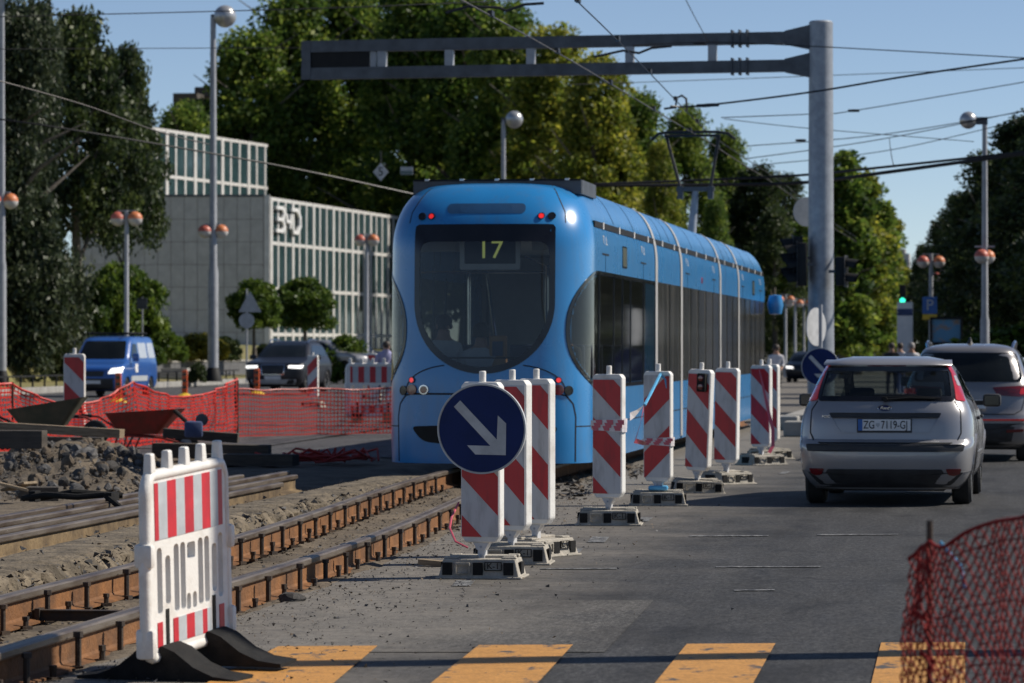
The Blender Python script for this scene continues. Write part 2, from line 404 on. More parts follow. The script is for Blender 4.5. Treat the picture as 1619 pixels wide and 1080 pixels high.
    def ux(s, x, z):
        """u of the point on the facing end at sideways distance x"""
        h, c = s.cum(z); a = abs(x)
        for i in range(1, len(h)):
            if h[i][0] >= a:
                t = (a - h[i-1][0]) / max(1e-9, h[i][0] - h[i-1][0]); return math.copysign(c[i-1] + (c[i] - c[i-1]) * t, x)
        return math.copysign(s.bR, x)
    def patch(s, poly, off=0.006, rings=4, mb=None, mi=0, depth=0.012):
        mb = mb or MB(); n = len(poly); cx = sum(p[0] for p in poly) / n; cy = sum(p[1] for p in poly) / n
        vs = [s.at(p[0], p[1], off - depth) for p in poly]
        for r in range(rings):
            k = 1 - r / rings
            vs += [s.at(cx + (p[0] - cx) * k, cy + (p[1] - cy) * k, off) for p in poly]
        vs.append(s.at(cx, cy, off)); fs = []
        for r in range(rings):
            fs += [(r * n + i, r * n + (i + 1) % n, (r + 1) * n + (i + 1) % n, (r + 1) * n + i) for i in range(n)]
        fs += [(rings * n + i, rings * n + (i + 1) % n, (rings + 1) * n) for i in range(n)]
        return mb.add(vs, fs, mi)
    def rim(s, outer, inner, off=0.006, mb=None, mi=0, depth=0.012):
        mb = mb or MB(); n = len(outer)
        vs = [s.at(p[0], p[1], off - depth) for p in outer] + [s.at(p[0], p[1], off) for p in outer] + [s.at(p[0], p[1], off) for p in inner] + [s.at(p[0], p[1], off - depth) for p in inner]
        return mb.add(vs, [(r * n + i, r * n + (i + 1) % n, (r + 1) * n + (i + 1) % n, (r + 1) * n + i) for r in range(3) for i in range(n)], mi)
    def strip(s, pts, wd=0.012, off=0.004, mb=None, mi=0):
        mb = mb or MB(); vs = []
        for i, p in enumerate(pts):
            a = Vector(pts[max(0, i - 1)]); b = Vector(pts[min(len(pts) - 1, i + 1)]); t = (b - a).normalized()
            nn = Vector((-t.y, t.x)) * (wd / 2)
            for q, o in ((nn, -0.004), (nn, off), (-nn, off), (-nn, -0.004)): vs.append(s.at(p[0] + q.x, p[1] + q.y, o))
        return mb.add(vs, [(i * 4 + k, i * 4 + k + 1, i * 4 + k + 5, i * 4 + k + 4) for i in range(len(pts) - 1) for k in range(3)], mi)
def dense(pts, step=0.04):
    """add points along a polygon so that long edges follow a curved wall"""
    out = []; n = len(pts)
    for i in range(n):
        a, b = Vector(pts[i]), Vector(pts[(i + 1) % n]); k = max(1, int((b - a).length / step))
        out += [tuple(a + (b - a) * (j / k)) for j in range(k)]
    return out
def line(pts, step=0.05):
    out = []
    for i in range(len(pts) - 1):
        a, b = Vector(pts[i]), Vector(pts[i + 1]); k = max(1, int((b - a).length / step))
        out += [tuple(a + (b - a) * (j / k)) for j in range(k)]
    return out + [tuple(pts[-1])]
def arange(a, b, step):
    n = max(1, int(round((b - a) / step))); return [a + (b - a) * i / n for i in range(n + 1)]
# ================================================================ THE SETTING
from mathutils import noise as mn
def sm(a, b, x):
    t = min(1, max(0, (x - a) / (b - a))); return t * t * (3 - 2 * t)
def xc(y):                                    # centre line of the near track
    return -5.32 - 0.76 * sm(24, 44, y)
def asphalt(name, base, dust_x=None, coarse=1.0):
    m = bpy.data.materials.new(name); m.use_nodes = True
    n = m.node_tree.nodes; l = m.node_tree.links; b = n['Principled BSDF']
    tc = n.new('ShaderNodeTexCoord')
    def noise(sc, det, st=(1, 1, 1), ro=0.6):
        mp = n.new('ShaderNodeMapping'); mp.inputs['Scale'].default_value = st; l.new(tc.outputs['Object'], mp.inputs[0])
        q = n.new('ShaderNodeTexNoise'); q.inputs['Scale'].default_value = sc; q.inputs['Detail'].default_value = det; q.inputs['Roughness'].default_value = ro
        l.new(mp.outputs[0], q.inputs['Vector']); return q.outputs['Fac']
    def ramp(f, a, c0, b2, c1):
        r = n.new('ShaderNodeValToRGB'); e = r.color_ramp.elements; e[0].position = a; e[1].position = b2
        e[0].color = (*c0, 1); e[1].color = (*c1, 1); l.new(f, r.inputs[0]); return r.outputs[0]
    def mix(fac, a, c, mode='MIX'):
        q = n.new('ShaderNodeMix'); q.data_type = 'RGBA'; q.blend_type = mode
        (l.new(fac, q.inputs[0]) if not isinstance(fac, float) else setattr(q.inputs[0], 'default_value', fac))
        for i, v in ((6, a), (7, c)):
            if isinstance(v, tuple): q.inputs[i].default_value = (*v, 1)
            else: l.new(v, q.inputs[i])
        return q.outputs[2]
    k = lambda s: tuple(base[i] * s for i in range(3))
    col = ramp(noise(0.35, 5), 0.3, k(0.82), 0.7, k(1.22))
    col = mix(0.7, col, ramp(noise(1.6, 5, (2.6, 0.14, 1)), 0.3, k(0.7), 0.72, k(1.35)))       # wheel tracks along the lane
    vo = n.new('ShaderNodeTexVoronoi'); vo.inputs['Scale'].default_value = 95 * coarse; l.new(tc.outputs['Object'], vo.inputs['Vector'])
    sep = n.new('ShaderNodeSeparateColor'); l.new(vo.outputs['Color'], sep.inputs[0])
    col = mix(0.85, col, ramp(sep.outputs[0], 0.1, (0.32, 0.32, 0.32), 0.97, (2.0, 1.98, 1.94)), 'MULTIPLY')
    gr = ramp(noise(30, 4, (1.0, 0.22, 1), 0.75), 0.3, (0.25, 0.25, 0.25), 0.72, (1.9, 1.89, 1.87)); col = mix(0.85, col, gr, 'MULTIPLY')
    # cracks and sealed joints
    nd = n.new('ShaderNodeTexNoise'); nd.inputs['Scale'].default_value = 2.5; l.new(tc.outputs['Object'], nd.inputs['Vector'])
    av = n.new('ShaderNodeMix'); av.data_type = 'VECTOR'; av.inputs[0].default_value = 0.25; l.new(tc.outputs['Object'], av.inputs[4]); l.new(nd.outputs['Color'], av.inputs[5])
    vc = n.new('ShaderNodeTexVoronoi'); vc.feature = 'DISTANCE_TO_EDGE'; vc.inputs['Scale'].default_value = 0.45; l.new(av.outputs[1], vc.inputs['Vector'])
    ck = ramp(vc.outputs['Distance'], 0.002, (0.35, 0.35, 0.35), 0.006, (1, 1, 1)); col = mix(0.8, col, ck, 'MULTIPLY')
    # oil and tyre stains
    st = ramp(noise(0.8, 6, (1.6, 0.5, 1)), 0.36, (0.4, 0.4, 0.41), 0.5, (1, 1, 1)); col = mix(0.85, col, st, 'MULTIPLY')
    if dust_x:
        sx = n.new('ShaderNodeSeparateXYZ'); l.new(tc.outputs['Object'], sx.inputs[0])
        mr = n.new('ShaderNodeMapRange'); mr.interpolation_type = 'SMOOTHSTEP'
        for i, v in ((1, dust_x[0]), (2, dust_x[1]), (3, 0.0), (4, 1.0)): mr.inputs[i].default_value = v
        ad = n.new('ShaderNodeMath'); ad.operation = 'MULTIPLY_ADD'; l.new(noise(0.9, 7), ad.inputs[0]); ad.inputs[1].default_value = 2.6; l.new(sx.outputs[0], ad.inputs[2])
        l.new(ad.outputs[0], mr.inputs[0])
        ml = n.new('ShaderNodeMath'); ml.operation = 'MULTIPLY'; l.new(mr.outputs[0], ml.inputs[0])
        mm = n.new('ShaderNodeMapRange'); l.new(noise(7, 8, ro=0.75), mm.inputs[0]); mm.inputs[1].default_value = 0.25; mm.inputs[2].default_value = 0.7
        mm.inputs[3].default_value = 0.15; mm.inputs[4].default_value = 0.95
        l.new(mm.outputs[0], ml.inputs[1])
        col = mix(ml.outputs[0], col, (0.24, 0.215, 0.182))
    l.new(col, b.inputs['Base Color'])
    b.inputs['Specular IOR Level'].default_value = 0.35
    rr = n.new('ShaderNodeMapRange'); l.new(noise(2.2, 6, (2, 0.3, 1)), rr.inputs[0]); rr.inputs[3].default_value = 0.62; rr.inputs[4].default_value = 0.95; l.new(rr.outputs[0], b.inputs['Roughness'])
    bp = n.new('ShaderNodeBump'); bp.inputs['Strength'].default_value = 0.55; bp.inputs['Distance'].default_value = 0.006
    l.new(sep.outputs[0], bp.inputs['Height']); l.new(bp.outputs[0], b.inputs['Normal'])
    MATS[name] = m
asphalt('asphalt', (0.033, 0.033, 0.034), (-0.7, -3.0))
asphalt('asphalt_old', (0.062, 0.06, 0.057), (-0.6, -3.0))
asphalt('asphalt_far', (0.06, 0.06, 0.064))
def worn(name, c, ca, amount=0.42, sc=6):
    m = M(name, c, tuple(v * 0.8 for v in c), 9, 0.65)
    n = m.node_tree.nodes; l = m.node_tree.links; b = n['Principled BSDF']; src = b.inputs['Base Color'].links[0].from_socket
    tc = n.new('ShaderNodeTexCoord'); mp = n.new('ShaderNodeMapping'); mp.inputs['Scale'].default_value = (1.0, 0.5, 1); l.new(tc.outputs['Object'], mp.inputs[0])
    q = n.new('ShaderNodeTexNoise'); q.inputs['Scale'].default_value = sc; q.inputs['Detail'].default_value = 9; q.inputs['Roughness'].default_value = 0.72; l.new(mp.outputs[0], q.inputs['Vector'])
    r = n.new('ShaderNodeValToRGB'); r.color_ramp.elements[0].position = amount - 0.03; r.color_ramp.elements[1].position = amount + 0.03; l.new(q.outputs['Fac'], r.inputs[0])
    vo = n.new('ShaderNodeTexVoronoi'); vo.inputs['Scale'].default_value = 95; l.new(tc.outputs['Object'], vo.inputs['Vector'])
    sp = n.new('ShaderNodeSeparateColor'); l.new(vo.outputs['Color'], sp.inputs[0])
    g = n.new('ShaderNodeMapRange'); g.inputs[3].default_value = 0.72; g.inputs[4].default_value = 1.15; l.new(sp.outputs[0], g.inputs[0])
    m0 = n.new('ShaderNodeMix'); m0.data_type = 'RGBA'; m0.blend_type = 'MULTIPLY'; m0.inputs[0].default_value = 1; l.new(src, m0.inputs[6]); l.new(g.outputs[0], m0.inputs[7])
    mx = n.new('ShaderNodeMix'); mx.data_type = 'RGBA'; l.new(r.outputs[0], mx.inputs[0]); mx.inputs[6].default_value = (*ca, 1); l.new(m0.outputs[2], mx.inputs[7])
    l.new(mx.outputs[2], b.inputs['Base Color'])
    bp = n.new('ShaderNodeBump'); bp.inputs['Strength'].default_value = 0.5; bp.inputs['Distance'].default_value = 0.005
    l.new(sp.outputs[0], bp.inputs['Height']); l.new(bp.outputs[0], b.inputs['Normal'])
worn('paint_yellow', (0.56, 0.27, 0.06), (0.07, 0.065, 0.06), 0.405)
worn('paint_white', (0.24, 0.24, 0.235), (0.06, 0.06, 0.06), 0.5, 14)

def sheet(name, polys, mat, parent=None, kind='structure'):
    mb = MB()
    for p in polys: mb.add(p, [tuple(range(len(p)))])
    o = mb.build(name, mat, parent)
    if kind: o['kind'] = kind
    for pl in o.data.polygons:
        if pl.normal.z < 0: pl.flip()
    return o
def quad(x0, y0, x1, y1, z): return [(x0, y0, z), (x1, y0, z), (x1, y1, z), (x0, y1, z)]
sheet('ground', [quad(-2500, -60, 2500, 5500, -0.6)], 'earth')
# the carriageway this side of the tracks, with a ragged edge along the diggings
ed = [(xc(y) + 0.74 + 0.06 * mn.noise((y * 1.3, 0, 0)) + 0.03 * mn.noise((y * 6, 3, 0)), y) for y in arange(-30, 80, 0.12)]
mb = MB(); n0 = len(ed)
mb.v = [(x, y, 0) for x, y in ed] + [(34, y, 0) for x, y in ed] + [(x, y, -0.14) for x, y in ed]
mb.f = [(i, n0 + i, n0 + i + 1, i + 1) for i in range(n0 - 1)] + [(i, i + 1, 2 * n0 + i + 1, 2 * n0 + i) for i in range(n0 - 1)]; mb.m = [0] * len(mb.f)
mb.add(quad(-14, 80, 34, 1400, 0), [(0, 1, 2, 3)])
road = tag(mb.build('road', 'asphalt'), kind='structure')
# an older, paler resurfaced strip by the beacons
pa = [G(1033, 950), G(955, 1032), G(400, 1032), G(540, 948)]
sheet('road_patch', [[(p.x, p.y, 0.004) for p in pa]], 'asphalt_old', road, None)
# carriageway beyond the tracks rises a little towards its far kerb
sheet('far_carriageway', [[(-30, 58, 0.02), (-12.2, 58, -0.02), (-13, 110, 0.06), (-13, 400, 0.2), (-30, 400, 0.22), (-30, 118, 0.2), (-30, 95, 0.16)]], 'asphalt_far')
sheet('track_paving', [quad(-14.5, 54, -4.9, 420, -0.03)], 'asphalt_far')
# crossing stripes painted yellow
def ytop(px): return 1022 - (px - 750) * 0.006
for i, (a, b, ca, cb) in enumerate(((440, 597, 330, 530), (757, 906, 684, 852), (1086, 1226, 1037, 1192), (1393, 1526, 1378, 1526))):
    p = [G(a, ytop(a)), G(b, ytop(b)), G(cb, 1080), G(ca, 1080)]
    dl, dr = (p[3] - p[0]), (p[2] - p[1])
    q = [p[0], p[1], p[1] + dr * 1.7, p[0] + dl * 1.7]
    o = sheet('crossing_stripe', [[(v.x, v.y, 0.008) for v in q]], 'paint_yellow', road, None)
# worn dashes of the old lane line, and thin scrapes
for (px, py, wx, wy) in ((733, 923, 38, 9), (905, 873, 34, 9), (946, 854, 36, 9), (1003, 826, 30, 8), (1020, 822, 26, 7), (1075, 796, 26, 6), (1180, 757, 24, 5), (1240, 748, 20, 4)):
    p = [G(px - wx / 2, py + wy / 2), G(px + wx / 2 - 8, py + wy / 2), G(px + wx / 2, py - wy / 2), G(px - wx / 2 + 8, py - wy / 2)]
    sheet('lane_dash', [[(v.x, v.y, 0.006) for v in p]], 'paint_white', road, None)
for (x0, x1, y) in ((1090, 1215, 848), (1292, 1420, 846), (1132, 1297, 897), (1160, 1225, 934), (855, 975, 900)):
    p = [G(x0, y + 1.2), G(x1, y + 0.4), G(x1, y - 0.9), G(x0, y - 0.4)]
    sheet('scrape_line', [[(v.x, v.y, 0.006) for v in p]], 'paint_white', road, None)

# ---------------------------------------------------------------- the diggings
mb = MB(); xs = arange(-17, -3.6, 0.11); ys = arange(9, 61, 0.16); nx = len(xs)
def mudz(x, y):
    e = x - xc(y)
    z = -0.055 + 0.035 * mn.fractal((x * 1.3, y * 1.1, 0), 1, 2, 4) + 0.012 * mn.noise((x * 7, y * 7, 2))
    z += 0.05 * sm(0.35, 0.7, e) - 0.05 * sm(-0.1, 0.15, e) * (1 - sm(0.15, 0.4, e))
    z -= 0.12 * sm(0.72, 0.95, e)                                            # tucks under the asphalt
    z -= 0.07 * sm(-2.1, -1.9, e) * (1 - sm(-1.2, -1.0, e))
    return z
for y in ys:
    for x in xs: mb.v.append((x, y, mudz(x, y)))
mb.f = [(j * nx + i, j * nx + i + 1, (j + 1) * nx + i + 1, (j + 1) * nx + i) for j in range(len(ys) - 1) for i in range(nx - 1)]; mb.m = [0] * len(mb.f)
tag(mb.build('excavated_ground', 'mud', smooth=True, ang=60), kind='structure')
# broken concrete between the two tracks
mb = MB(); ys = arange(9, 43, 0.05); prof = [(-1.17, -0.14), (-1.19, -0.06), (-1.2, 0.0), (-1.23, 0.06), (-1.29, 0.1), (-1.4, 0.108), (-1.6, 0.11), (-1.85, 0.105), (-2.0, 0.07), (-2.08, -0.12)]
for y in ys:
    ragged = 0.13 * mn.fractal((y * 1.1, 5, 0), 1, 2, 4)
    for i, (a, z) in enumerate(prof):
        k = 0.08 if i < 6 else 0.03
        mb.v.append((xc(min(y, 30)) + a + ragged * (1 if i < 7 else 0.2) + k * mn.noise((y * 6, i * 3.1, 1)) + 0.4 * k * mn.noise((y * 17, i * 5.1, 4)), y, z + k * 0.5 * mn.noise((y * 5, i * 2.3, 7)) + 0.25 * k * mn.noise((y * 15, i * 4.3, 3))))
npf = len(prof)
mb.f = [(j * npf + i, j * npf + i + 1, (j + 1) * npf + i + 1, (j + 1) * npf + i) for j in range(len(ys) - 1) for i in range(npf - 1)]; mb.m = [0] * len(mb.f)
tag(mb.build('concrete_bed', 'crumble', smooth=True, ang=12), kind='structure')

# rails
def rail_part(fx, y0, y1, prof, step=0.5, z=0.0):
    mb = MB(); ys = arange(y0, y1, step); n = len(prof)
    for y in ys: mb.v += [(fx(y) + a * 1.1, y, z + (b + 0.03) * RZ - 0.03) for a, b in prof]
    mb.f = [(j * n + i, j * n + (i + 1) % n, (j + 1) * n + (i + 1) % n, (j + 1) * n + i) for j in range(len(ys) - 1) for i in range(n)]
    mb.f += [tuple(range(n)), tuple((len(ys) - 1) * n + i for i in range(n))]; mb.m = [0] * len(mb.f)
    return mb
RZ = 1.06
HEAD = [(-0.036, 0.112), (0.036, 0.112), (0.04, 0.12), (0.04, 0.146), (0.03, 0.155), (-0.012, 0.157), (-0.018, 0.14), (-0.034, 0.14), (-0.04, 0.152), (-0.052, 0.15), (-0.052, 0.12)]
FOOT = [(-0.085, -0.03), (0.085, -0.03), (0.085, -0.018), (0.02, -0.005), (0.012, 0.01), (0.012, 0.105), (0.02, 0.113), (-0.02, 0.113), (-0.012, 0.105), (-0.012, 0.01), (-0.02, -0.005), (-0.085, -0.018)]
def bolt_mesh(h, head):
    mb = MB(); mb.lathe((0, 0, 0), [(0.0, 0.0), (0.017, 0.0), (0.017, h), (0.0, h)], 7); mb.lathe((0, 0, 0), [(0, h - 0.015), (head, h - 0.015), (head, h + 0.012), (0, h + 0.012)], 6)
    mb.box((0, 0, 0.012), (0.06, 0.06, 0.024)); return mb
tall = bolt_mesh(0.175, 0.026); short = bolt_mesh(0.08, 0.022)
for k, (sgn, lab) in enumerate(((1, 'rusty grooved rail nearest the asphalt road, passing beside the blue arrow sign'), (-1, 'rusty grooved rail of the near track lying next to the broken concrete bed'))):
    fx = lambda y, s=sgn: xc(y) + 0.51 * s
    r = thing('tram_rail', lab, 'rail', (0, 0, 0), 0, 'rails of the near track')
    hd = rail_part(fx, 9, 78, HEAD).build('rail_head', 'rail_head', r)
    rail_part(fx, 9, 78, FOOT).build('rail_web', 'rust', r)
    a = tall.build('spindle_bolt', 'bolt_iron', r, True); b = short.build('clamp_bolt', 'bolt_iron', r, True)
    y = 15.2 + 0.3 * k; first = True
    while y < 41:
        j = rnd.uniform(-0.08, 0.08)
        if first: a.location = (fx(y) + 0.1, y, -0.03); b.location = (fx(y + .4) + 0.12, y + 0.4, -0.03); first = False
        else:
            inst(a, (fx(y + j) + 0.1, y + j, -0.035), rnd.random() * 3, (1, 1, rnd.uniform(0.92, 1.08))); inst(b, (fx(y + .42) + 0.12, y + .42 + j, -0.035), rnd.random() * 3, (1, 1, rnd.uniform(0.8, 1.2)))
            if rnd.random() < 0.35: inst(b, (fx(y + .2) - 0.12, y + .2, -0.04), rnd.random() * 3, (1, 1, 1))
        y += 0.98
# cross tie between the rails
for (y, lab) in ((21.3, 'dark steel cross tie between the rails, close behind the white barrier'),):
    mb = MB(); mb.box((0, 0, 0.03), (0.96, 0.05, 0.06)); mb.box((0, 0, 0.062), (0.96, 0.085, 0.008)); mb.box((-0.44, 0, 0.03), (0.03, 0.12, 0.09)); mb.box((0.44, 0, 0.03), (0.03, 0.12, 0.09))
    o = mb.build('cross_tie', 'bolt_iron'); o.location = (xc(y), y, -0.02); tag(o, lab, 'cross tie')
# the dismantled track behind the concrete: one rail still standing, others laid beside it
for (x, y1, zz, hm, wm, lab) in ((-7.72, 38.6, 0.0, 'rail_head', 'rail_mud', 'mud caked rail of the dismantled track, its cut end nearest the broken concrete'),
                                 (-8.02, 41.0, 0.0, 'rail_head', 'rail_mud', 'second loose rail of the dismantled track, lying against the mud caked one'),
                                 (-8.34, 42.2, 0.0, 'rail_head', 'rail_mud', 'third loose rail of the dismantled track, between two other loose rails'),
                                 (-8.75, 41.5, -0.02, 'rail_head', 'rail_mud', 'loose rail of the dismantled track lying closest to the rubble heap')):
    r = thing('loose_rail', lab, 'rail', (0, 0, 0), 0, 'rails of the dismantled track')
    fx = lambda y, x=x: x - 0.02 * (y - 30) * 0.3
    rail_part(fx, 12, y1, HEAD, 1.0, zz).build('rail_head', hm, r); rail_part(fx, 12, y1, FOOT, 1.0, zz).build('rail_web', wm, r)
p = G(122, 806, 0.1)
mb = MB(); mb.tube([(-0.55, 0.1, 0.08), (-0.3, 0.0, 0.12), (0.0, 0, 0.1), (0.25, 0.05, 0.12), (0.45, -0.1, 0.0)], 0.03, 8); mb.tube([(-0.5, 0.35, 0.06), (-0.1, 0.2, 0.14), (0.35, 0.35, 0.1)], 0.028, 8); mb.box((-0.45, 0.15, 0.1), (0.06, 0.2, 0.1)); mb.box((0.3, 0.15, 0.1), (0.06, 0.3, 0.08))
o = mb.build('black_hose', 'black_rubber', None, True); o.location = (p.x, p.y, 0.12); tag(o, 'black rubber hose thrown across the loose rails', 'hose')

# ---------------------------------------------------------------- lawn, kerbs, low wall on the far side
lx = [(-30.0, 0.22), (-30.02, 0.34), (-30.25, 0.35), (-32, 0.38), (-33.9, 0.42), (-34.2, 0.95), (-37, 1.25), (-42, 1.75), (-52, 2.0), (-110, 2.0)]
ly = arange(88, 420, 4)
mb = MB()
for y in ly: mb.v += [(x, y, z + (0.05 * mn.noise((x * .3, y * .2, 0)) if x < -31 else 0)) for x, z in lx]
nl = len(lx); mb.f = [(j * nl + i, j * nl + i + 1, (j + 1) * nl + i + 1, (j + 1) * nl + i) for j in range(len(ly) - 1) for i in range(2, nl - 1)]; mb.m = [0] * len(mb.f)
tag(mb.build('lawn', 'grass', smooth=True), kind='structure')
def kerbs(name, pts, h, wd, mat='kerb'):
    root = thing(name, 'row', 'kerb'); del root['label']; del root['category']; root['kind'] = 'structure'
    for i in range(len(pts) - 1):
        a, b = Vector(pts[i]), Vector(pts[i + 1]); L = (b - a).length; n = max(1, int(L / 1.0))
        proto = None
        for k in range(n):
            c = a + (b - a) * ((k + 0.5) / n)
            if proto is None:
                mb = MB(); mb.cbox((0, 0, 0), (wd, L / n - 0.012, h), 0.015); proto = mb.build('kerb_stone', mat, root)
                proto.location = c; proto.rotation_euler = (0, 0, math.atan2(-(b - a).x, (b - a).y))
            else: inst(proto, c + Vector((0, 0, rnd.uniform(-.004, .004))), math.atan2(-(b - a).x, (b - a).y))
kerbs('kerb', [(-30.12, 95, 0.24), (-30.12, 200, 0.28)], 0.28, 0.22)
# traffic island by the gantry post
pi = [(G(1222, 700), G(1290, 690))]
mb = MB(); mb.cbox((0, 0, 0.06), (1.5, 9.0, 0.16), 0.03); o = mb.build('traffic_island', 'kerb'); a = G(1262, 668); o.location = (a.x + 0.35, a.y + 6, 0); tag(o, kind='structure')
ISL = Vector((a.x + 0.35, a.y + 6, 0.14))
r = thing('low_wall', 'low dark granite wall at the edge of the lawn behind the tall lamp post', 'wall', (-34.0, 138, 0.3))
pr = None
for k in range(24):
    if pr is None: pr = MB().cbox((0, 0, 0.36), (0.4, 1.78, 0.72), 0.02).build('wall_block', 'granite_dark', r)
    else: inst(pr, (0, k * 1.8, 0))
MB().box((0, 20.7, 0.75), (0.5, 43.2, 0.06)).build('coping', 'concrete', r)
r = thing('stone_steps', 'pale stone steps at the left end of the low dark wall', 'steps', tuple(GD(268, 140, 0.36)), R(-10))
for k in range(3): MB().cbox((0, 0.35 * k, 0.08 + 0.16 * k), (1.5 - .2 * k, 0.5, 0.16), 0.01).build('step', 'concrete', r)
# low railing along the lawn
r = thing('low_railing', 'low black railing along the dry lawn at the far left', 'railing', (-30.7, 104, 0.36))
mb = MB(); mb.box((0, 20, 0.36), (0.05, 40, 0.05)); mb.build('top_rail', 'black_matt', r)
q = None
for k in range(28):
    if q is None: q = MB().box((0, 0, 0.18), (0.05, 0.06, 0.34)).build('railing_post', 'black_matt', r)
    else: inst(q, (0, k * 1.45, 0))
# ================================================================ THE TRAM
def paint(name, c, rough=0.28, coat=0.9, dirt=(0.14, 0.13, 0.12), amt=0.25):
    m = M(name, c, tuple(v * 0.9 for v in c), 1.2, rough, 0.0, 0, coat=coat)
    n = m.node_tree.nodes; l = m.node_tree.links; b = n['Principled BSDF']; src = b.inputs['Base Color'].links[0].from_socket
    tc = n.new('ShaderNodeTexCoord'); mp = n.new('ShaderNodeMapping'); mp.inputs['Scale'].default_value = (2.5, 2.5, 0.5); l.new(tc.outputs['Object'], mp.inputs[0])
    q = n.new('ShaderNodeTexNoise'); q.inputs['Scale'].default_value = 2.2; q.inputs['Detail'].default_value = 9; q.inputs['Roughness'].default_value = 0.7; l.new(mp.outputs[0], q.inputs['Vector'])
    r = n.new('ShaderNodeMapRange'); r.inputs[1].default_value = 0.5; r.inputs[2].default_value = 0.85; r.inputs[4].default_value = amt; l.new(q.outputs['Fac'], r.inputs[0])
    mx = n.new('ShaderNodeMix'); mx.data_type = 'RGBA'; l.new(r.outputs[0], mx.inputs[0]); l.new(src, mx.inputs[6]); mx.inputs[7].default_value = (*dirt, 1)
    l.new(mx.outputs[2], b.inputs['Base Color'])
    return m
paint('tram_blue', (0.018, 0.215, 0.52), 0.28, 0.7, (0.12, 0.13, 0.14), 0.4); MATS['tram_blue'].node_tree.nodes['Principled BSDF'].inputs['Coat Roughness'].default_value = 0.2
M('tram_grey', (0.4, 0.39, 0.37), (0.32, 0.31, 0.3), 3, 0.5)
M('tram_inside', (0.42, 0.43, 0.44), (0.34, 0.35, 0.36), 2, 0.6)
M('tram_ceiling', (0.6, 0.6, 0.58), (0.5, 0.5, 0.49), 2, 0.6)
M('seat_blue', (0.06, 0.08, 0.16), (0.04, 0.05, 0.1), 6, 0.8)
M('led_yellow', (0.3, 0.3, 0.1), None, 3, 0.5, emit=(0.7, 0.78, 0.22), es=0.32)
M('ticket_box', (0.5, 0.26, 0.1), (0.4, 0.2, 0.08), 5, 0.5)
glassy('tram_windscreen', (0.06, 0.07, 0.07), (0.55, 0.6, 0.6))
glassy('tram_side_clear', (0.08, 0.08, 0.075), (0.5, 0.52, 0.5), 0.05)
# dusty tinted side glass
m = M('tram_side_glass', (0.02, 0.02, 0.019), (0.1, 0.093, 0.083), 3.0, 0.12, 0, 0, spec=0.6, stretch=(1, 1.6, 0.12), lo=0.4, hi=0.75, detail=8)

TZ = 0.15                                      # top of the rails
TF = GD(764, 43.3); TX = 1.075
tram = thing('tram', 'long articulated blue tram showing line 17, seen from its rounded end', 'tram', (TF.x, TF.y, 0)); tram.scale = (TX, 1.035, 1.0)
def ins(z, k): 
    t = max(0, (z - 2.82) / 0.8); return k * (1 - math.sqrt(max(0, 1 - min(1, t) ** 2)))
ZT = [0.24, 0.32, 0.7, 1.1, 1.6, 2.1, 2.6, 2.82, 2.92, 3.02, 3.12, 3.22, 3.32, 3.42, 3.5, 3.56, 3.6, 3.62]
def leanR(z): return 0.05 * max(0, z - 1.1) + 0.10 * max(0, 0.7 - z) ** 2 + ins(z, 0.75)
LENS = [8.36, 3.9, 7.4, 4.25, 8.1]
y0 = 0.0
segs = []
for i, L in enumerate(LENS):
    segs.append((y0, y0 + L)); y0 += L
zgrid = arange(0.24, 2.82, 0.035) + arange(2.82, 3.62, 0.035)[1:]
# --- end module
gap = 0.11
h1 = Hull([(z, leanR(z), segs[0][1] - gap, 1.15 - ins(z, 0.42)) for z in ZT], 0.95, 2.9, 0.0, 3.0, nside=110, K=40)
WS = [(-0.805, 3.1), (-0.805, 2.17)] + [(-0.805 * math.cos(t), 2.17 - 0.86 * math.sin(t)) for t in [math.pi * k / 30 for k in range(1, 30)]] + [(0.805, 2.17), (0.805, 3.1)]
WS = [(a - 0.01, b) for a, b in WS]
WS = dense(rpoly(WS, [0.05] + [0.0] * (len(WS) - 2) + [0.05]), 0.05)
clear_ws = [(-0.735, 2.89), (-0.735, 2.17)] + [(-0.735 * math.cos(t), 2.17 - 0.78 * math.sin(t)) for t in [math.pi * k / 30 for k in range(1, 30)]] + [(0.735, 2.17), (0.735, 2.89)]
clear_ws = [(a - 0.01, b) for a, b in clear_ws]
clear_ws = dense(rpoly(clear_ws, [0.14] + [0.0] * (len(clear_ws) - 2) + [0.14]), 0.05)
uy = lambda y, z=1.8: h1.us(y, z)
uC = uy(0.95)                                  # where the straight side begins
zt, zb = 2.56, 1.12
def teardrop(sg, e=0.0, yend=segs[0][1] - gap - 0.06):
    ue = uy(yend)
    tip = 0.93 + e; uE = uC + 0.12; pts = [(ue - e, zt - e)]
    for k in range(25):
        q = math.pi * k / 24; cs, sn = math.cos(q), math.sin(q)
        zz = (zt + zb) / 2 + ((zt - zb) / 2 - e) * math.copysign(abs(cs) ** 0.92, cs); skew = 0.10 * max(0, -cs)
        pts.append((uE + skew - (uE + skew - tip) * sn ** 0.8, zz))
    pts.append((ue - e, zb + e))
    return [(sg * a, b) for a, b in dense(pts, 0.09)]
TDR, TDL = teardrop(1), teardrop(-1)
open_side = lambda sg: [(sg * a, b) for a, b in teardrop(1, 0.07, 6.9)]
body = h1.mesh(zgrid, [shrink(WS, 0.045), [(a, b) for a, b in open_side(1)], open_side(-1)])
body.build('end_body', 'tram_blue', tram, True, 45)
wsc = h1.patch(clear_ws, 0.006, 6).build('windscreen', 'tram_windscreen', tram, True)
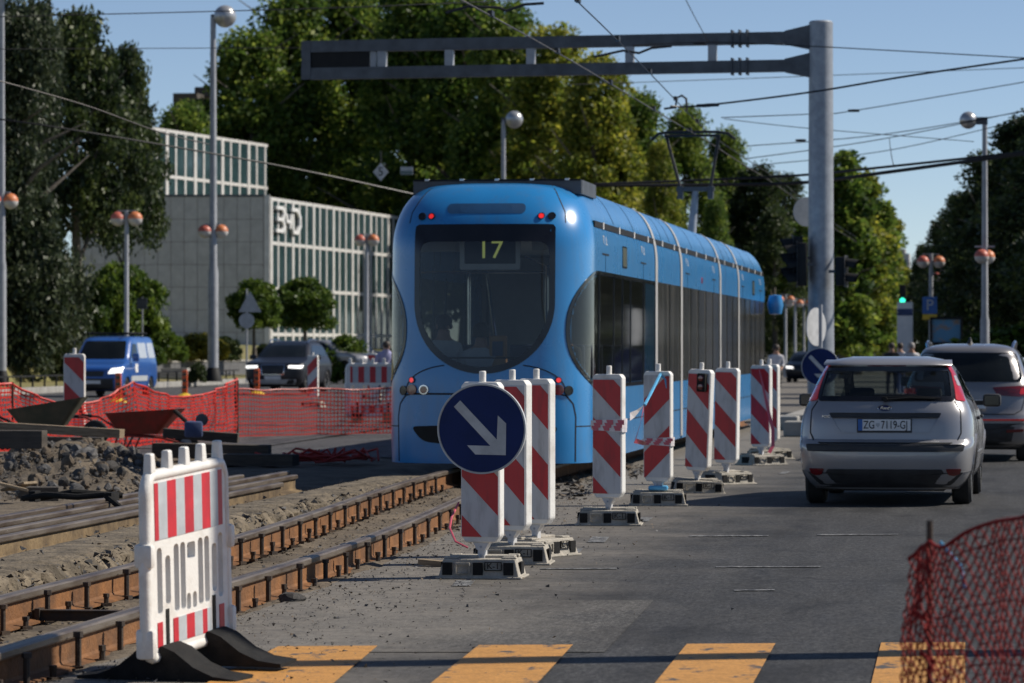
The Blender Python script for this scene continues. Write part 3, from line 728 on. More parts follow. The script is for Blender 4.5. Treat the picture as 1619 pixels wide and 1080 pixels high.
# opaque black band around the clear glass
# resample both outlines to the same count by angle
def resample(poly, n=140):
    L = [0]; 
    for i in range(len(poly)): a, b = poly[i], poly[(i + 1) % len(poly)]; L.append(L[-1] + math.hypot(b[0] - a[0], b[1] - a[1]))
    out = []
    for k in range(n):
        t = L[-1] * k / n; i = 0
        while L[i + 1] < t: i += 1
        a, b = poly[i], poly[(i + 1) % len(poly)]; q = (t - L[i]) / max(1e-9, L[i + 1] - L[i]); out.append((a[0] + (b[0] - a[0]) * q, a[1] + (b[1] - a[1]) * q))
    return out
def by_angle(poly, c, n=160):
    out = []
    for k in range(n):
        q = 2 * math.pi * k / n; dx, dy = math.cos(q), math.sin(q); best = 0
        for i in range(len(poly)):
            a, b = poly[i], poly[(i + 1) % len(poly)]; ex, ey = b[0] - a[0], b[1] - a[1]; den = dx * ey - dy * ex
            if abs(den) < 1e-9: continue
            t = ((a[0] - c[0]) * ey - (a[1] - c[1]) * ex) / den; s_ = ((a[0] - c[0]) * dy - (a[1] - c[1]) * dx) / den
            if t > 0 and -1e-6 <= s_ <= 1 + 1e-6: best = max(best, t)
        out.append((c[0] + dx * best, c[1] + dy * best))
    return out
h1.rim(by_angle(WS, (0, 2.2)), by_angle(clear_ws, (0, 2.2)), 0.009).build('windscreen_surround', 'black_gloss', wsc, True)
for sg, td in ((1, TDR), (-1, TDL)):
    sw = MB()
    # side glass: rounded end pane, then panes divided by thin posts
    ins_ = [(sg * a, b) for a, b in teardrop(1, 0.05)]
    c = (sg * (uC + 2.0), 1.85)
    # curved glass is laid as a grid clipped by its outline: rows across the height
    def bandgrid(poly, off, nz=10, step=0.07):
        mb = MB(); ulo = min(abs(p[0]) for p in poly); uhi = max(abs(p[0]) for p in poly); N = len(poly); us_ = arange(ulo + 1e-4, uhi - 1e-4, step); cols = []
        for u in us_:
            zz = []
            for i in range(N):
                a, b = poly[i], poly[(i + 1) % N]; ua, ub = abs(a[0]), abs(b[0])
                if (ua - u) * (ub - u) <= 0 and abs(ua - ub) > 1e-9: zz.append(a[1] + (b[1] - a[1]) * (u - ua) / (ub - ua))
            lo_, hi_ = min(zz), max(zz); cols.append([h1.at(sg * u, lo_ + (hi_ - lo_) * k / nz, off) for k in range(nz + 1)])
        mb.v = [p for c_ in cols for p in c_]; mb.f = [(i * (nz + 1) + k, (i + 1) * (nz + 1) + k, (i + 1) * (nz + 1) + k + 1, i * (nz + 1) + k + 1) for i in range(len(cols) - 1) for k in range(nz)]; mb.m = [0] * len(mb.f)
        return mb
    g = bandgrid(td, 0.004).build('side_glass', 'tram_side_clear', tram, True)
    h1.rim(td, [(sg * a, b) for a, b in teardrop(1, 0.045)], 0.009).build('window_seal', 'black_gloss', g, True)
    for yy, wd in ((1.28, 0.09), (2.9, 0.05), (3.9, 0.04), (4.9, 0.05), (6.6, 0.12)):
        u = uy(yy); h1.strip(line([(sg * u, zb + 0.02), (sg * u, zt - 0.02)], 0.1), wd, 0.012).build('window_post', 'black_gloss', g)
# seams, lamps, trim on the end
seam = h1.strip(line([(-0.84, 1.07), (0.84, 1.07)], 0.04), 0.022, 0.003); seam.build('seam', 'black_matt', tram)
for sg in (1, -1):
    arc = [(sg * (0.3 + 0.64 * math.sin(t)), 1.08 + 0.34 * math.cos(t)) for t in [math.pi / 2 * k / 14 for k in range(2, 15)]]
    h1.strip(arc, 0.014, 0.003).build('seam', 'black_matt', tram)
    u2 = 1.02
    h1.strip(line([(sg * 0.84, 1.07), (sg * (u2 - 0.08), 1.05), (sg * (u2 + 0.02), 0.95), (sg * (u2 + 0.06), 0.8), (sg * (u2 + 0.05), 0.26)], 0.04), 0.018, 0.003).build('seam', 'black_matt', tram)
    h1.strip(line([(sg * (u2 + 0.06), 0.68), (sg * uy(8.1, .7), 0.68)], 0.1), 0.014, 0.003).build('seam', 'black_matt', tram)
    h1.strip(line([(sg * 0.92, 3.12), (sg * 0.91, 3.25), (sg * 0.78, 3.5), (sg * .72, 3.59)], 0.04), 0.012, 0.003).build('seam', 'black_matt', tram)
h1.patch(dense(rrect(0, 3.29, 0.88, 0.125, 0.06), 0.04), 0.004, 3).build('vent_slot', 'slot_blue', tram)
def disc(u, z, r, n=18): return [(u + r * math.cos(2 * math.pi * k / n), z + r * math.sin(2 * math.pi * k / n)) for k in range(n)]
def lamp(u, z, r, lens, ring=None):
    o = h1.patch(disc(u, z, r), 0.016, 2, depth=0.03).build('tail_lamp', lens, tram, True)
    h1.rim(disc(u, z, r * 1.28), disc(u, z, r * 0.98), 0.02, depth=0.03).build('lamp_ring', ring or 'black_gloss', o, True)
    return o
for sg in (1, -1):
    lamp(sg * 0.62, 3.2, 0.031, 'lamp_red'); lamp(sg * 0.74, 3.2, 0.036, 'black_gloss')
    lamp(sg * 0.84, 1.235, 0.03, 'lamp_red'); lamp(sg * 0.84, 1.12, 0.05, 'lens_dark_red', 'lens_dark_red'); lamp(sg * 0.68, 1.12, 0.045, 'lens_dark_red', 'chrome'); lamp(sg * 0.97, 1.11, 0.045, 'black_gloss')
h1.patch(dense(rpoly([(-0.86, 0.68), (-0.3, 0.7), (-0.2, 0.66), (-0.2, 0.5), (-0.32, 0.46), (-0.7, 0.5)], 0.09), 0.04), 0.006, 3).build('coupler_opening', 'black_matt', tram)
h1.patch(dense(rpoly([(-0.2, 0.66), (0.3, 0.7), (0.86, 0.68), (0.7, 0.5), (0.32, 0.46), (-0.2, 0.5)], 0.09), 0.04), 0.006, 3).build('coupler_opening', 'black_matt', tram)
# roof equipment box above the end
mb = MB(); mb.box((0, 0, 0), (1.92, 0.05, 0.17)); mb.box((-0.94, 0.75, 0), (0.05, 1.45, 0.17)); mb.box((0.94, 0.75, 0), (0.05, 1.45, 0.17)); mb.box((0, 0.75, 0.05), (1.83, 1.45, 0.05))
o = mb.build('roof_box', 'steel_dark', tram); o.location = (0.03, 0.95, 3.575)
for k in range(5): MB().box((-0.8 + k * 0.4, -0.02, 0.09), (0.05, 0.06, 0.025)).build('roof_box_clip', 'white_plastic', o)
MB().box((0, -0.035, 0.085), (1.9, 0.02, 0.02)).build('roof_box_edge', 'black_matt', o)
# --- the other modules
def cross(z): return 1.15 - ins(z, 0.42)
hulls = [h1]
for i in range(1, 5):
    a, b = segs[i][0] + gap, segs[i][1] - (gap if i < 4 else 0)
    if i < 4: h = Hull([(z, a, b, cross(z)) for z in ZT], 0.0, 3, 0.0, 3, nside=30, K=4)
    else: h = Hull([(z, a, b - leanR(z), cross(z)) for z in ZT], 0.0, 3, 0.95, 2.9, nside=30, K=14)
    hulls.append(h)
    h.mesh(arange(0.24, 2.82, 0.12) + arange(2.82, 3.62, 0.05)[1:]).build('module_body', 'tram_blue', tram, True, 45)
for i, h in enumerate(hulls):
    a, b = segs[i][0] + (gap if i else 0.95), segs[i][1] - (gap if i < 4 else 1.0)
    for sg in (1, -1):
        U = lambda y, z: sg * h.us(y, z)
        if i:
            z0_, z1_ = zb, zt
            vs = []; ys_ = arange(a + 0.03, b - 0.03, 0.4)
            mb = MB(); mb.v = [(sg * 1.156, y, z) for y in ys_ for z in (z0_, z1_)]; mb.f = [(2 * k, 2 * k + 2, 2 * k + 3, 2 * k + 1) for k in range(len(ys_) - 1)]; mb.m = [0] * len(mb.f)
            g = mb.build('side_glass', 'tram_side_glass', tram)
            L = b - a; n = max(2, int(L / 1.3))
            for k in range(n + 1):
                yy = a + 0.07 + (L - 0.14) * k / n
                MB().box((sg * 1.158, yy, (z0_ + z1_) / 2), (0.012, 0.05, z1_ - z0_)).build('window_post', 'black_gloss', g)
            MB().box((sg * 1.1515, (a + b) / 2, 0.68), (0.006, b - a, 0.014)).build('seam', 'black_matt', tram)
        # dark ventilation slot under the roof with its pale clips
        zs_ = 3.13; xw = 1.15 - ins(zs_, 0.42)
        s = MB().box((sg * (xw + 0.002), (a + b) / 2, zs_), (0.03, b - a - 0.1, 0.075)).build('roof_slot', 'black_matt', tram)
        n = max(1, int((b - a) / 1.5)); cl = None
        for k in range(n):
            yy = a + (b - a) * (k + 0.5) / n
            if cl is None: cl = MB().box((0, 0, 0), (0.05, 0.09, 0.085)).build('slot_clip', 'white_plastic', s); cl.location = (sg * (xw + 0.004), yy, zs_)
            else: inst(cl, (sg * (xw + 0.004), yy, zs_))
        # roof panel seams
        for k in range(1, 3):
            yy = a + (b - a) * k / 3
            h.strip(line([(U(yy, 3.2), 3.2), (U(yy, 3.58), 3.58)], 0.05), 0.014, 0.003).build('seam', 'black_matt', tram)
        # door leaf marks and little triangles
        if i in (0, 2, 4):
            for yy in ([2.0, 6.6] if i == 0 else [a + 1.0, b - 1.2]):
                h.strip([(U(yy - 0.35, 2.78), 2.78), (U(yy + 0.35, 2.78), 2.78)], 0.02, 0.006).build('door_rail', 'black_matt', tram)
                h.strip([(U(yy, 2.56), 2.56), (U(yy, 2.78), 2.78)], 0.008, 0.004).build('door_seam', 'black_matt', tram)
                for kx, dn in ((-0.16, 1), (0.14, 0)):
                    t3 = [(U(yy + kx - 0.08, 2.9), 2.9 + (0.11 if dn else 0)), (U(yy + kx + 0.08, 2.9), 2.9 + (0.11 if dn else 0)), (U(yy + kx, 2.9), 2.9 + (0 if dn else 0.11))]
                    c3 = (sum(p[0] for p in t3) / 3, sum(p[1] for p in t3) / 3)
                    h.rim(t3, [(c3[0] + (p[0] - c3[0]) * 0.62, c3[1] + (p[1] - c3[1]) * 0.62) for p in t3], 0.004).build('door_mark', 'sign_white', tram)
        if i in (0, 4):
            yy = 4.2 if i == 0 else b - 3.2
            q = [(U(yy - 0.25, 2.84) , 2.66), (U(yy + 0.25, 2.84), 2.66), (U(yy + 0.25, 2.84), 2.94), (U(yy - 0.25, 2.84), 2.94)]
            M('marker_olive', (0.08, 0.08, 0.04), (0.05, 0.05, 0.03), 8, 0.3) if 'marker_olive' not in MATS else None
            vv = h.patch(dense(rpoly(q, 0.06, 3), 0.1), 0.008, 2).build('line_display', 'marker_olive', tram)
            h.rim(q, shrink(q, 0.02), 0.01).build('display_frame', 'black_gloss', vv)
        if i == 2: h.patch(disc(U((a + b) / 2, 2.7), 2.72, 0.05, 12), 0.012, 2).build('marker_lamp', 'lens_red', tram)
# white door grab symbols on the glass, seat tops behind it
# --- joints
for i in range(4):
    y = segs[i][1]
    jh = Hull([(z, y - gap - 0.02, y + gap + 0.02, cross(z) - 0.06) for z in ZT], 0, 3, 0, 3, 2, 3)
    jh.mesh(arange(0.3, 3.6, 0.06)).build('bellows', 'black_matt', tram, True, 45)
    for sg in (1, -1):
        pts = [(sg * (cross(z) + 0.014), y + 0.03, z) for z in arange(0.28, 3.6, 0.06)]
        mb = MB(); n = len(pts)
        mb.v = [(p[0] + sg * dx, p[1] + dy, p[2]) for p in pts for dx, dy in ((0, -0.2), (0, 0.1), (-0.07, 0.1), (-0.07, -0.2))]
        mb.f = [(k * 4 + j, k * 4 + (j + 1) % 4, k * 4 + 4 + (j + 1) % 4, k * 4 + 4 + j) for k in range(n - 1) for j in range(4)]; mb.m = [0] * len(mb.f)
        mb.build('joint_strip', 'tram_grey', tram, True, 45)
# --- running gear
for i in (0, 2, 4):
    c = segs[i][0] + (4.1 if i == 0 else LENS[i] / 2)
    bg = MB().box((0, c, 0.34), (1.7, 3.2, 0.22)).build('bogie', 'black_matt', tram)
    for dy in (-0.9, 0.9):
        for sx in (-0.5, 0.5):
            MB().lathe((sx, c + dy, TZ + 0.3), [(0, -0.05), (0.24, -0.05), (0.3, -0.04), (0.3, 0.05), (0, 0.05)], 24, 0, 'x').build('wheel', 'bolt_iron', bg, True)
MB().box((0, 1.2, 0.3), (1.9, 1.6, 0.14)).build('underframe', 'black_matt', tram)
MB().box((0, 16, 0.42), (2.1, 30, 0.2)).build('underframe', 'black_matt', tram)
# --- inside the end module
MB().box((0, 4.3, 0.55), (2.1, 7.6, 0.06)).build('cabin_floor', 'tram_inside', tram)
MB().box((0, 4.4, 2.95), (1.95, 6.6, 0.06)).build('cabin_ceiling', 'tram_ceiling', tram)
MB().box((0, 8.15, 1.7), (2.1, 0.05, 2.4)).build('cabin_bulkhead', 'tram_inside', tram)
mb = MB()
for a, b in (((-0.72, 0.9, 2.9), (-0.35, 1.2, 2.62)), ((0.75, 0.9, 2.9), (0.52, 1.2, 2.7))): mb.box(((a[0]), 1.0, 2.86), (0.6, 0.5, 0.12))
mb.build('ceiling_fairing', 'tram_ceiling', tram)
mb = MB(); mb.tube([(0.55, 1.3, 0.6), (0.55, 1.3, 2.62), (0.3, 1.3, 2.75)], 0.018, 8); mb.tube([(0.55, 1.3, 2.62), (0.85, 1.3, 2.75)], 0.018, 8); mb.tube([(-0.22, 1.6, 2.9), (-0.02, 1.15, 1.75)], 0.016, 8); mb.tube([(-0.5, 2.4, 0.6), (-0.5, 2.4, 2.9)], 0.018, 8); mb.tube([(0.5, 3.0, 0.6), (0.5, 3.0, 2.9)], 0.018, 8); mb.tube([(-0.9, 1.3, 2.55), (0.9, 1.3, 2.55)], 0.014, 8)
mb.build('grab_pole', 'chrome', tram, True)
o = MB().cbox((0, 0, 0), (0.2, 0.1, 0.42), 0.02).build('ticket_validator', 'ticket_box', tram); o.location = (0.02, 1.1, 1.56)
MB().box((0, -0.055, 0.05), (0.12, 0.01, 0.18)).build('validator_screen', 'slot_blue', o)
st = None
for (sx, sy) in ((-0.72, 1.35), (-0.28, 1.45), (0.3, 1.45), (0.74, 1.35), (-0.75, 3.2), (0.75, 3.2), (-0.75, 4.4), (0.75, 4.4), (-0.75, 5.6), (0.75, 5.6)):
    if st is None:
        mb = MB(); mb.cbox((0, 0, 0.42), (0.44, 0.42, 0.08), 0.02); mb.cbox((0, 0.2, 0.75), (0.44, 0.07, 0.62), 0.03); mb.box((0, 0, 0.2), (0.1, 0.2, 0.4)); st = mb.build('passenger_seat', 'seat_blue', tram); st.location = (sx, sy, 0.6)
    else: inst(st, (sx, sy, 0.6))
fr = MB(); fr.bm(plate_holes(rrect(0, 0, 0.68, 0.36, 0.03), [rrect(0, 0.03, 0.58, 0.28, 0.01)], -0.02, 0.02)); o = fr.build('line_number_display', 'tram_inside', tram); o.location = (0.02, 0.42, 2.74)
MB().box((0, 0.03, 0.03), (0.6, 0.02, 0.3)).build('display_screen', 'black_matt', o)
text_part('17', 0.3, 'led_yellow', o, (0.0, 0.015, 0.05), (R(90), 0, 0), 'display_digits', 0.003)
# the wide console under the windscreen
h1.strip(line([(-0.6, 1.5), (0.6, 1.5)], 0.05), 0.02, -0.25).build('sill_edge', 'black_matt', tram)
mb = MB(); mb.cbox((0, 0.75, 1.15), (1.7, 0.5, 0.28), 0.05); mb.build('rear_console', 'black_matt', tram)
# pantograph
PY = 27.8; mb = MB()
mb.tube([(0, PY, 3.6), (0.08, PY + 0.1, 4.72)], [0.09, 0.06], 10)
pn = mb.build('pantograph', 'galvanised', tram, True)
mb = MB(); mb.box((0.08, PY + 0.1, 4.76), (0.7, 0.12, 0.08)); mb.box((0.36, PY + 0.1, 4.69), (0.1, 0.2, 0.25)); mb.box((-0.2, PY + 0.1, 4.69), (0.1, 0.2, 0.25)); mb.build('pantograph_joint', 'steel_dark', pn)
for a, b in (((-0.2, PY + .1, 4.8), (-0.48, PY + .3, 5.84)), ((0.36, PY + .1, 4.8), (0.5, PY + .3, 5.84))):
    MB().tube([a, b], 0.03, 8).build('pantograph_arm', 'wire_black', pn, True)
MB().tube([(-0.75, PY + .3, 5.75), (-0.62, PY + .3, 5.87), (-0.4, PY + .3, 5.9), (0.45, PY + .3, 5.9), (0.66, PY + .3, 5.87), (0.8, PY + .3, 5.75)], 0.028, 8).build('contact_strip', 'wire_black', pn, True)
MB().tube([(-0.5, PY + .15, 5.82), (0.52, PY + .15, 5.82)], 0.025, 8).build('contact_strip', 'wire_black', pn, True)
MB().lathe((1.35, 31.2, 2.5), [(0, -0.2), (0.12, -0.18), (0.16, 0), (0.12, 0.2), (0, 0.22)], 12).build('wing_mirror', 'tram_blue', tram, True)
# ================================================================ CARS
paint('car_silver', (0.3, 0.295, 0.305), 0.3, 0.8, (0.3, 0.28, 0.26), 0.12); MATS['car_silver'].node_tree.nodes['Principled BSDF'].inputs['Metallic'].default_value = 0.35
paint('car_silver_warm', (0.23, 0.22, 0.222), 0.3, 0.8, (0.3, 0.28, 0.26), 0.12); MATS['car_silver_warm'].node_tree.nodes['Principled BSDF'].inputs['Metallic'].default_value = 0.4
paint('car_blue', (0.022, 0.1, 0.36), 0.3, 0.9)
paint('car_dark', (0.005, 0.006, 0.012), 0.4, 0.15, (0.1, 0.1, 0.1), 0.1)
paint('car_white', (0.7, 0.7, 0.7), 0.3, 0.8)
glassy('car_glass', (0.03, 0.035, 0.035), (0.5, 0.55, 0.54))
M('car_glass_dark', (0.006, 0.008, 0.009), (0.011, 0.013, 0.014), 2, 0.1, spec=0.3)
M('plastic_black', (0.02, 0.02, 0.022), (0.032, 0.032, 0.034), 8, 0.55)
M('plate_white', (0.72, 0.72, 0.72), (0.62, 0.62, 0.62), 6, 0.4)
M('plate_blue', (0.02, 0.12, 0.4), None, 6, 0.4)
M('mirror_glass', (0.03, 0.035, 0.04), None, 5, 0.05, 0.3)
def circ(u, z, r, n=28, a0=0.0, a1=2 * math.pi): return [(u + r * math.cos(a0 + (a1 - a0) * k / n), z + r * math.sin(a0 + (a1 - a0) * k / n)) for k in range(n)]
def wheel_part(parent, x, y, r, wd, sg):
    t = MB(); t.lathe((0, 0, 0), [(r * 0.62, -wd / 2), (r * 0.92, -wd / 2), (r, -wd * 0.36), (r, wd * 0.36), (r * 0.92, wd / 2), (r * 0.62, wd / 2), (r * 0.6, 0), (r * 0.62, -wd / 2)], 40, 0, 'x')
    o = t.build('wheel', 'tyre', parent, True); o.location = (x, y, r)
    m = MB(); m.lathe((0, 0, 0), [(0, 0.06 * sg), (r * 0.14, 0.06 * sg), (r * 0.2, 0.04 * sg), (r * 0.2, -0.03)], 20, 0, 'x')
    m.lathe((0, 0, 0), [(r * 0.56, wd * 0.42 * sg), (r * 0.63, wd * 0.46 * sg), (r * 0.63, -wd * 0.3 * sg)], 36, 0, 'x')
    for k in range(7):
        q = 2 * math.pi * k / 7; c, s = math.cos(q), math.sin(q)
        st = len(m.v); m.box((0.045 * sg, r * 0.37, 0), (0.02, r * 0.42, r * 0.13)); m.xform(Matrix.Rotation(q, 4, 'X'), st)
    m.build('rim', 'rim_silver', o, True, 30)
    m = MB(); m.lathe((0, 0, 0), [(0, 0.0), (r * 0.58, 0.0), (r * 0.58, 0.01)], 24, 0, 'x'); m.build('brake_disc', 'black_matt', o)
    return o
class Car:
    def __init__(s, name, label, cat, rows, px, py, d, yaw, paintm, bR=0.55, nR=3.2, bF=0.8, nF=2.6, wheels=(0.82, 3.46), wr=0.315, ww=0.205, track=0.74, holes=(), group=None, z=0.0, nside=70, K=26, cladding=None):
        p = GD(px, d, z); s.root = thing(name, label, cat, (p.x, p.y, z), yaw, group)
        s.h = Hull(rows, bR, nR, bF, nF, nside, K); h = s.h; s.rows = rows; s.paint = paintm
        zs = arange(rows[0][0], rows[-1][0], 0.03)
        s.hol = list(holes); s.wh = wheels; s.wr = wr
        for y in wheels:
            for sg in (1, -1): s.hol.append([(sg * a, b) for a, b in circ(h.us(y, 0.6), wr, wr + 0.055)])
        s.body = h.mesh(zs, s.hol).build('body', paintm, s.root, True, 38)
        for y in wheels:
            for sg in (1, -1):
                wheel_part(s.root, sg * (track), y, wr, ww, sg)
                u = h.us(y, 0.6)
                zmin = rows[0][0] + 0.015
                a0 = math.asin(max(-1, min(1, (zmin - wr) / (wr + 0.075))))
                arc = [(sg * (u + (wr + 0.05) * math.cos(t)), wr + (wr + 0.05) * math.sin(t)) for t in [a0 + (math.pi - 2 * a0) * k / 24 for k in range(25)]]
                h.strip(arc, 0.1, 0.012).build('wheel_arch', cladding or paintm, s.root, True)
                m = MB(); m.box((sg * 0.45, y, 0.42), (0.5, wr * 2 + 0.12, 0.5)); m.build('wheel_well', 'black_matt', s.root)
        m = MB(); m.box((0, (rows[2][1] + rows[2][2]) / 2, rows[0][0] + 0.02), (2 * rows[0][3] * 0.8, (rows[2][2] - rows[2][1]) * 0.86, 0.08)); m.build('underbody', 'black_matt', s.root)
    def patch(s, name, poly, mat, off=0.008, rings=3, parent=None, depth=0.016):
        return s.h.patch(dense(poly, 0.05), off, rings, depth=depth).build(name, mat, parent or s.root, True)
    def X(s, pts):            # facing end: sideways metres to u
        return [(s.h.ux(x, z), z) for x, z in pts]
    def S(s, pts, sg):        # side: length metres to u
        return [(sg * s.h.us(y, z), z) for y, z in pts]
    def seam(s, name, pts, wd=0.012, mat='black_matt', off=0.003):
        return s.h.strip(line(pts, 0.05), wd, off).build(name, mat, s.root)
    def rimpatch(s, name, poly, d, mat, off=0.01, parent=None):
        q = dense(poly, 0.04); return s.h.rim(q, shrink(q, d), off).build(name, mat, parent or s.root, True)

# ---------------------------------------------------------------- the silver hatchback in the lane
FR = [(0.17, 0.16, 4.15, 0.74), (0.26, 0.07, 4.26, 0.82), (0.36, 0.02, 4.32, 0.865), (0.5, 0.0, 4.34, 0.885), (0.6, 0.005, 4.32, 0.895), (0.645, 0.03, 4.3, 0.898), (0.67, 0.09, 4.27, 0.898), (0.75, 0.1, 4.1, 0.895),
      (0.85, 0.11, 3.8, 0.885), (0.95, 0.13, 3.45, 0.865), (1.04, 0.17, 3.1, 0.83), (1.1, 0.21, 2.95, 0.8), (1.2, 0.29, 2.75, 0.755), (1.3, 0.37, 2.54, 0.71), (1.4, 0.44, 2.3, 0.665), (1.44, 0.44, 2.18, 0.64), (1.48, 0.5, 2.0, 0.6), (1.51, 0.62, 1.85, 0.53), (1.53, 0.85, 1.6, 0.4)]
hh = Hull(FR, 0.5, 3.4, 0.9, 2.4, 70, 26)
X0 = lambda pts: [(hh.ux(x, z), z) for x, z in pts]
RW = X0([(-0.62, 1.43), (-0.70, 1.12), (-0.685, 1.075), (0.685, 1.075), (0.70, 1.12), (0.62, 1.43)])
RW = rpoly(RW, 0.06, 4)
SW = lambda sg: [(sg * hh.us(y, z), z) for y, z in ((0.78, 1.1), (1.8, 1.06), (3.0, 1.03), (2.2, 1.37), (1.2, 1.39), (0.9, 1.3))]
FWu = lambda: None
uT = lambda z: hh.cum(z)[1][-1]
fws = lambda sg: [(sg * (uT(1.1) - 0.62), 1.1), (sg * (uT(1.1) + .5), 1.1), (sg * (uT(1.4) + .5), 1.39), (sg * (uT(1.4) - 0.48), 1.39)]
ford = Car('silver_hatchback', 'silver hatchback with plate ZG 7119-GJ waiting in the lane beside the beacons', 'car', FR, 1398, 0, 37.1, -(1760 - VPX) / FPX, 'car_silver',
           0.5, 3.4, 0.9, 2.4, (0.86, 3.5), 0.315, 0.2, 0.755, [shrink(dense(RW, .05), 0.03), shrink(SW(1), 0.03), shrink(SW(-1), 0.03), fws(1), fws(-1)])
for sg in (1, -1):
    q = [(sg * (uT(1.1) - 0.66), 1.08), (sg * (uT(1.1) - 0.001), 1.08), (sg * (uT(1.41) - 0.001), 1.41), (sg * (uT(1.41) - 0.52), 1.41)]
    ford.patch('windscreen', q, 'car_glass', 0.006, 4)
g = ford.patch('rear_window', RW, 'car_glass', 0.007, 5)
ford.rimpatch('window_border', RW, 0.05, 'black_gloss', 0.009, g)
for sg in (1, -1):
    w = rpoly(SW(sg), 0.06, 4)
    g = ford.patch('side_window', w, 'car_glass', 0.006, 4); ford.rimpatch('window_border', w, 0.035, 'black_gloss', 0.009, g)
    ford.seam('door_pillar', ford.S([(1.75, 1.07), (1.6, 1.38)], sg), 0.08, 'black_gloss', 0.012)
    # tail lamp from roof to shoulder
    L = ford.X([(sg * 0.715, 1.09), (sg * 0.7, 1.12)])
    uo = lambda z: hh.us(hh.fR(z) + 0.40, z)
    TL = [(sg * hh.ux(0.705, 1.085), 1.085), (sg * (hh.ux(0.705, 1.085) + 0.17), 1.07), (sg * (hh.ux(0.70, 1.2) + 0.15), 1.2), (sg * (hh.ux(0.64, 1.36) + 0.11), 1.36), (sg * (hh.ux(0.6, 1.45) + 0.07), 1.44), (sg * hh.ux(0.59, 1.44), 1.44), (sg * hh.ux(0.635, 1.38), 1.38), (sg * hh.ux(0.685, 1.2), 1.2)]
    TL = rpoly(TL, 0.025, 3)
    t = ford.patch('tail_lamp', TL, 'lens_red', 0.014, 3, depth=0.025)
    C = [(sg * (hh.ux(0.69, 1.24) + 0.03), 1.23), (sg * (hh.ux(0.69, 1.24) + 0.125), 1.23), (sg * (hh.ux(0.645, 1.34) + 0.1), 1.335), (sg * (hh.ux(0.645, 1.34) + 0.03), 1.335)]
    ford.patch('clear_lens', rpoly(C, 0.02, 3), 'lens_clear', 0.019, 2, t)
    ford.patch('reflector', rpoly([(sg * 0.62, 0.385), (sg * 0.8, 0.385), (sg * 0.78, 0.335), (sg * 0.72, 0.31), (sg * 0.65, 0.32)], 0.02, 3), 'lens_dark_red', 0.012, 2)
    o = MB().cbox((0, 0, 0), (0.2, 0.11, 0.14), 0.035).build('door_mirror', 'plastic_black', ford.root, True); o.location = (sg * 1.0, 2.72, 1.05)
    m = MB(); m.box((0, 0, 0), (0.15, 0.01, 0.1)); q = m.build('mirror_glass', 'mirror_glass', o); q.location = (0.0, -0.058, 0.0)
    m = MB(); m.box((sg * 0.85, 2.78, 1.02), (0.16, 0.05, 0.05)); m.build('mirror_arm', 'plastic_black', ford.root)
    for yy in (1.62, 2.55):
        o = MB().cbox((0, 0, 0), (0.035, 0.2, 0.035), 0.012).build('door_handle', 'plastic_black', ford.root, True); o.location = (sg * (hh.fw(0.86) + 0.012), yy, 0.88)
    ford.seam('door_seam', ford.S([(1.72, 0.3), (1.74, 1.04)], sg), 0.01); ford.seam('door_seam', ford.S([(2.85, 0.3), (2.9, 1.0)], sg), 0.01); ford.seam('door_seam', ford.S([(0.95, 1.06), (1.15, 0.85), (1.28, 0.55)], sg), 0.01)
    ford.seam('side_moulding', ford.S([(1.3, 0.5), (3.0, 0.5)], sg), 0.05, 'car_silver', 0.014)
    ford.seam('roof_gutter', [(sg * (hh.ux(0.56, 1.5) + 0.04), 1.5)] + ford.S([(1.0, 1.495), (1.9, 1.49)], sg), 0.03, 'black_matt', 0.004)
ul = lambda z: hh.us(0.42, z)
lb = [(-ul(.36), 0.36), (-hh.ux(.6, .33), 0.34), (-hh.ux(.58, .37), 0.38), (hh.ux(.58, .37), 0.38), (hh.ux(.6, .33), 0.34), (ul(.36), 0.36), (ul(.2), 0.19), (-ul(.2), 0.19)]
ford.patch('lower_bumper', rpoly(lb, 0.015, 3), 'plastic_black', 0.01, 4)
ford.patch('bumper_strip', ford.X(rpoly([(-0.8, 0.635), (-0.78, 0.56), (0.78, 0.56), (0.8, 0.635)], 0.02, 3)), 'plastic_black', 0.022, 3, depth=0.03)
tg = ford.X([(-0.7, 1.075), (-0.76, 0.98), (-0.77, 0.75), (-0.73, 0.665), (-0.66, 0.648), (0.66, 0.648), (0.73, 0.665), (0.77, 0.75), (0.76, 0.98), (0.7, 1.075)])
ford.seam('tailgate_seam', tg, 0.013)
rec = ford.X(rpoly([(-0.58, 0.955), (-0.55, 0.9), (-0.46, 0.75), (0.46, 0.75), (0.55, 0.9), (0.58, 0.955)], 0.02, 3))
ford.rimpatch('plate_recess', rec, 0.012, 'car_silver', 0.012)
ford.patch('tailgate_handle', ford.X(rpoly([(-0.565, 0.955), (-0.545, 0.905), (0.545, 0.905), (0.565, 0.955)], 0.015, 3)), 'plastic_black', 0.03, 2, depth=0.04)
yp = hh.fR(0.82)
pl = MB().cbox((0, 0, 0), (0.56, 0.014, 0.145), 0.004).build('plate_holder', 'plastic_black', ford.root); pl.location = (-0.005, yp - 0.016, 0.825)
MB().box((0.0, -0.009, 0.006), (0.535, 0.006, 0.115)).build('number_plate', 'plate_white', pl)
MB().box((-0.245, -0.0125, 0.006), (0.045, 0.004, 0.115)).build('plate_band', 'plate_blue', pl)
text_part('ZG', 0.115, 'black_matt', pl, (-0.155, -0.0145, 0.004), (R(90), 0, 0), 'plate_letters', 0.001, 0.74)
text_part('7119-GJ', 0.115, 'black_matt', pl, (0.103, -0.0145, 0.004), (R(90), 0, 0), 'plate_letters', 0.001, 0.72)
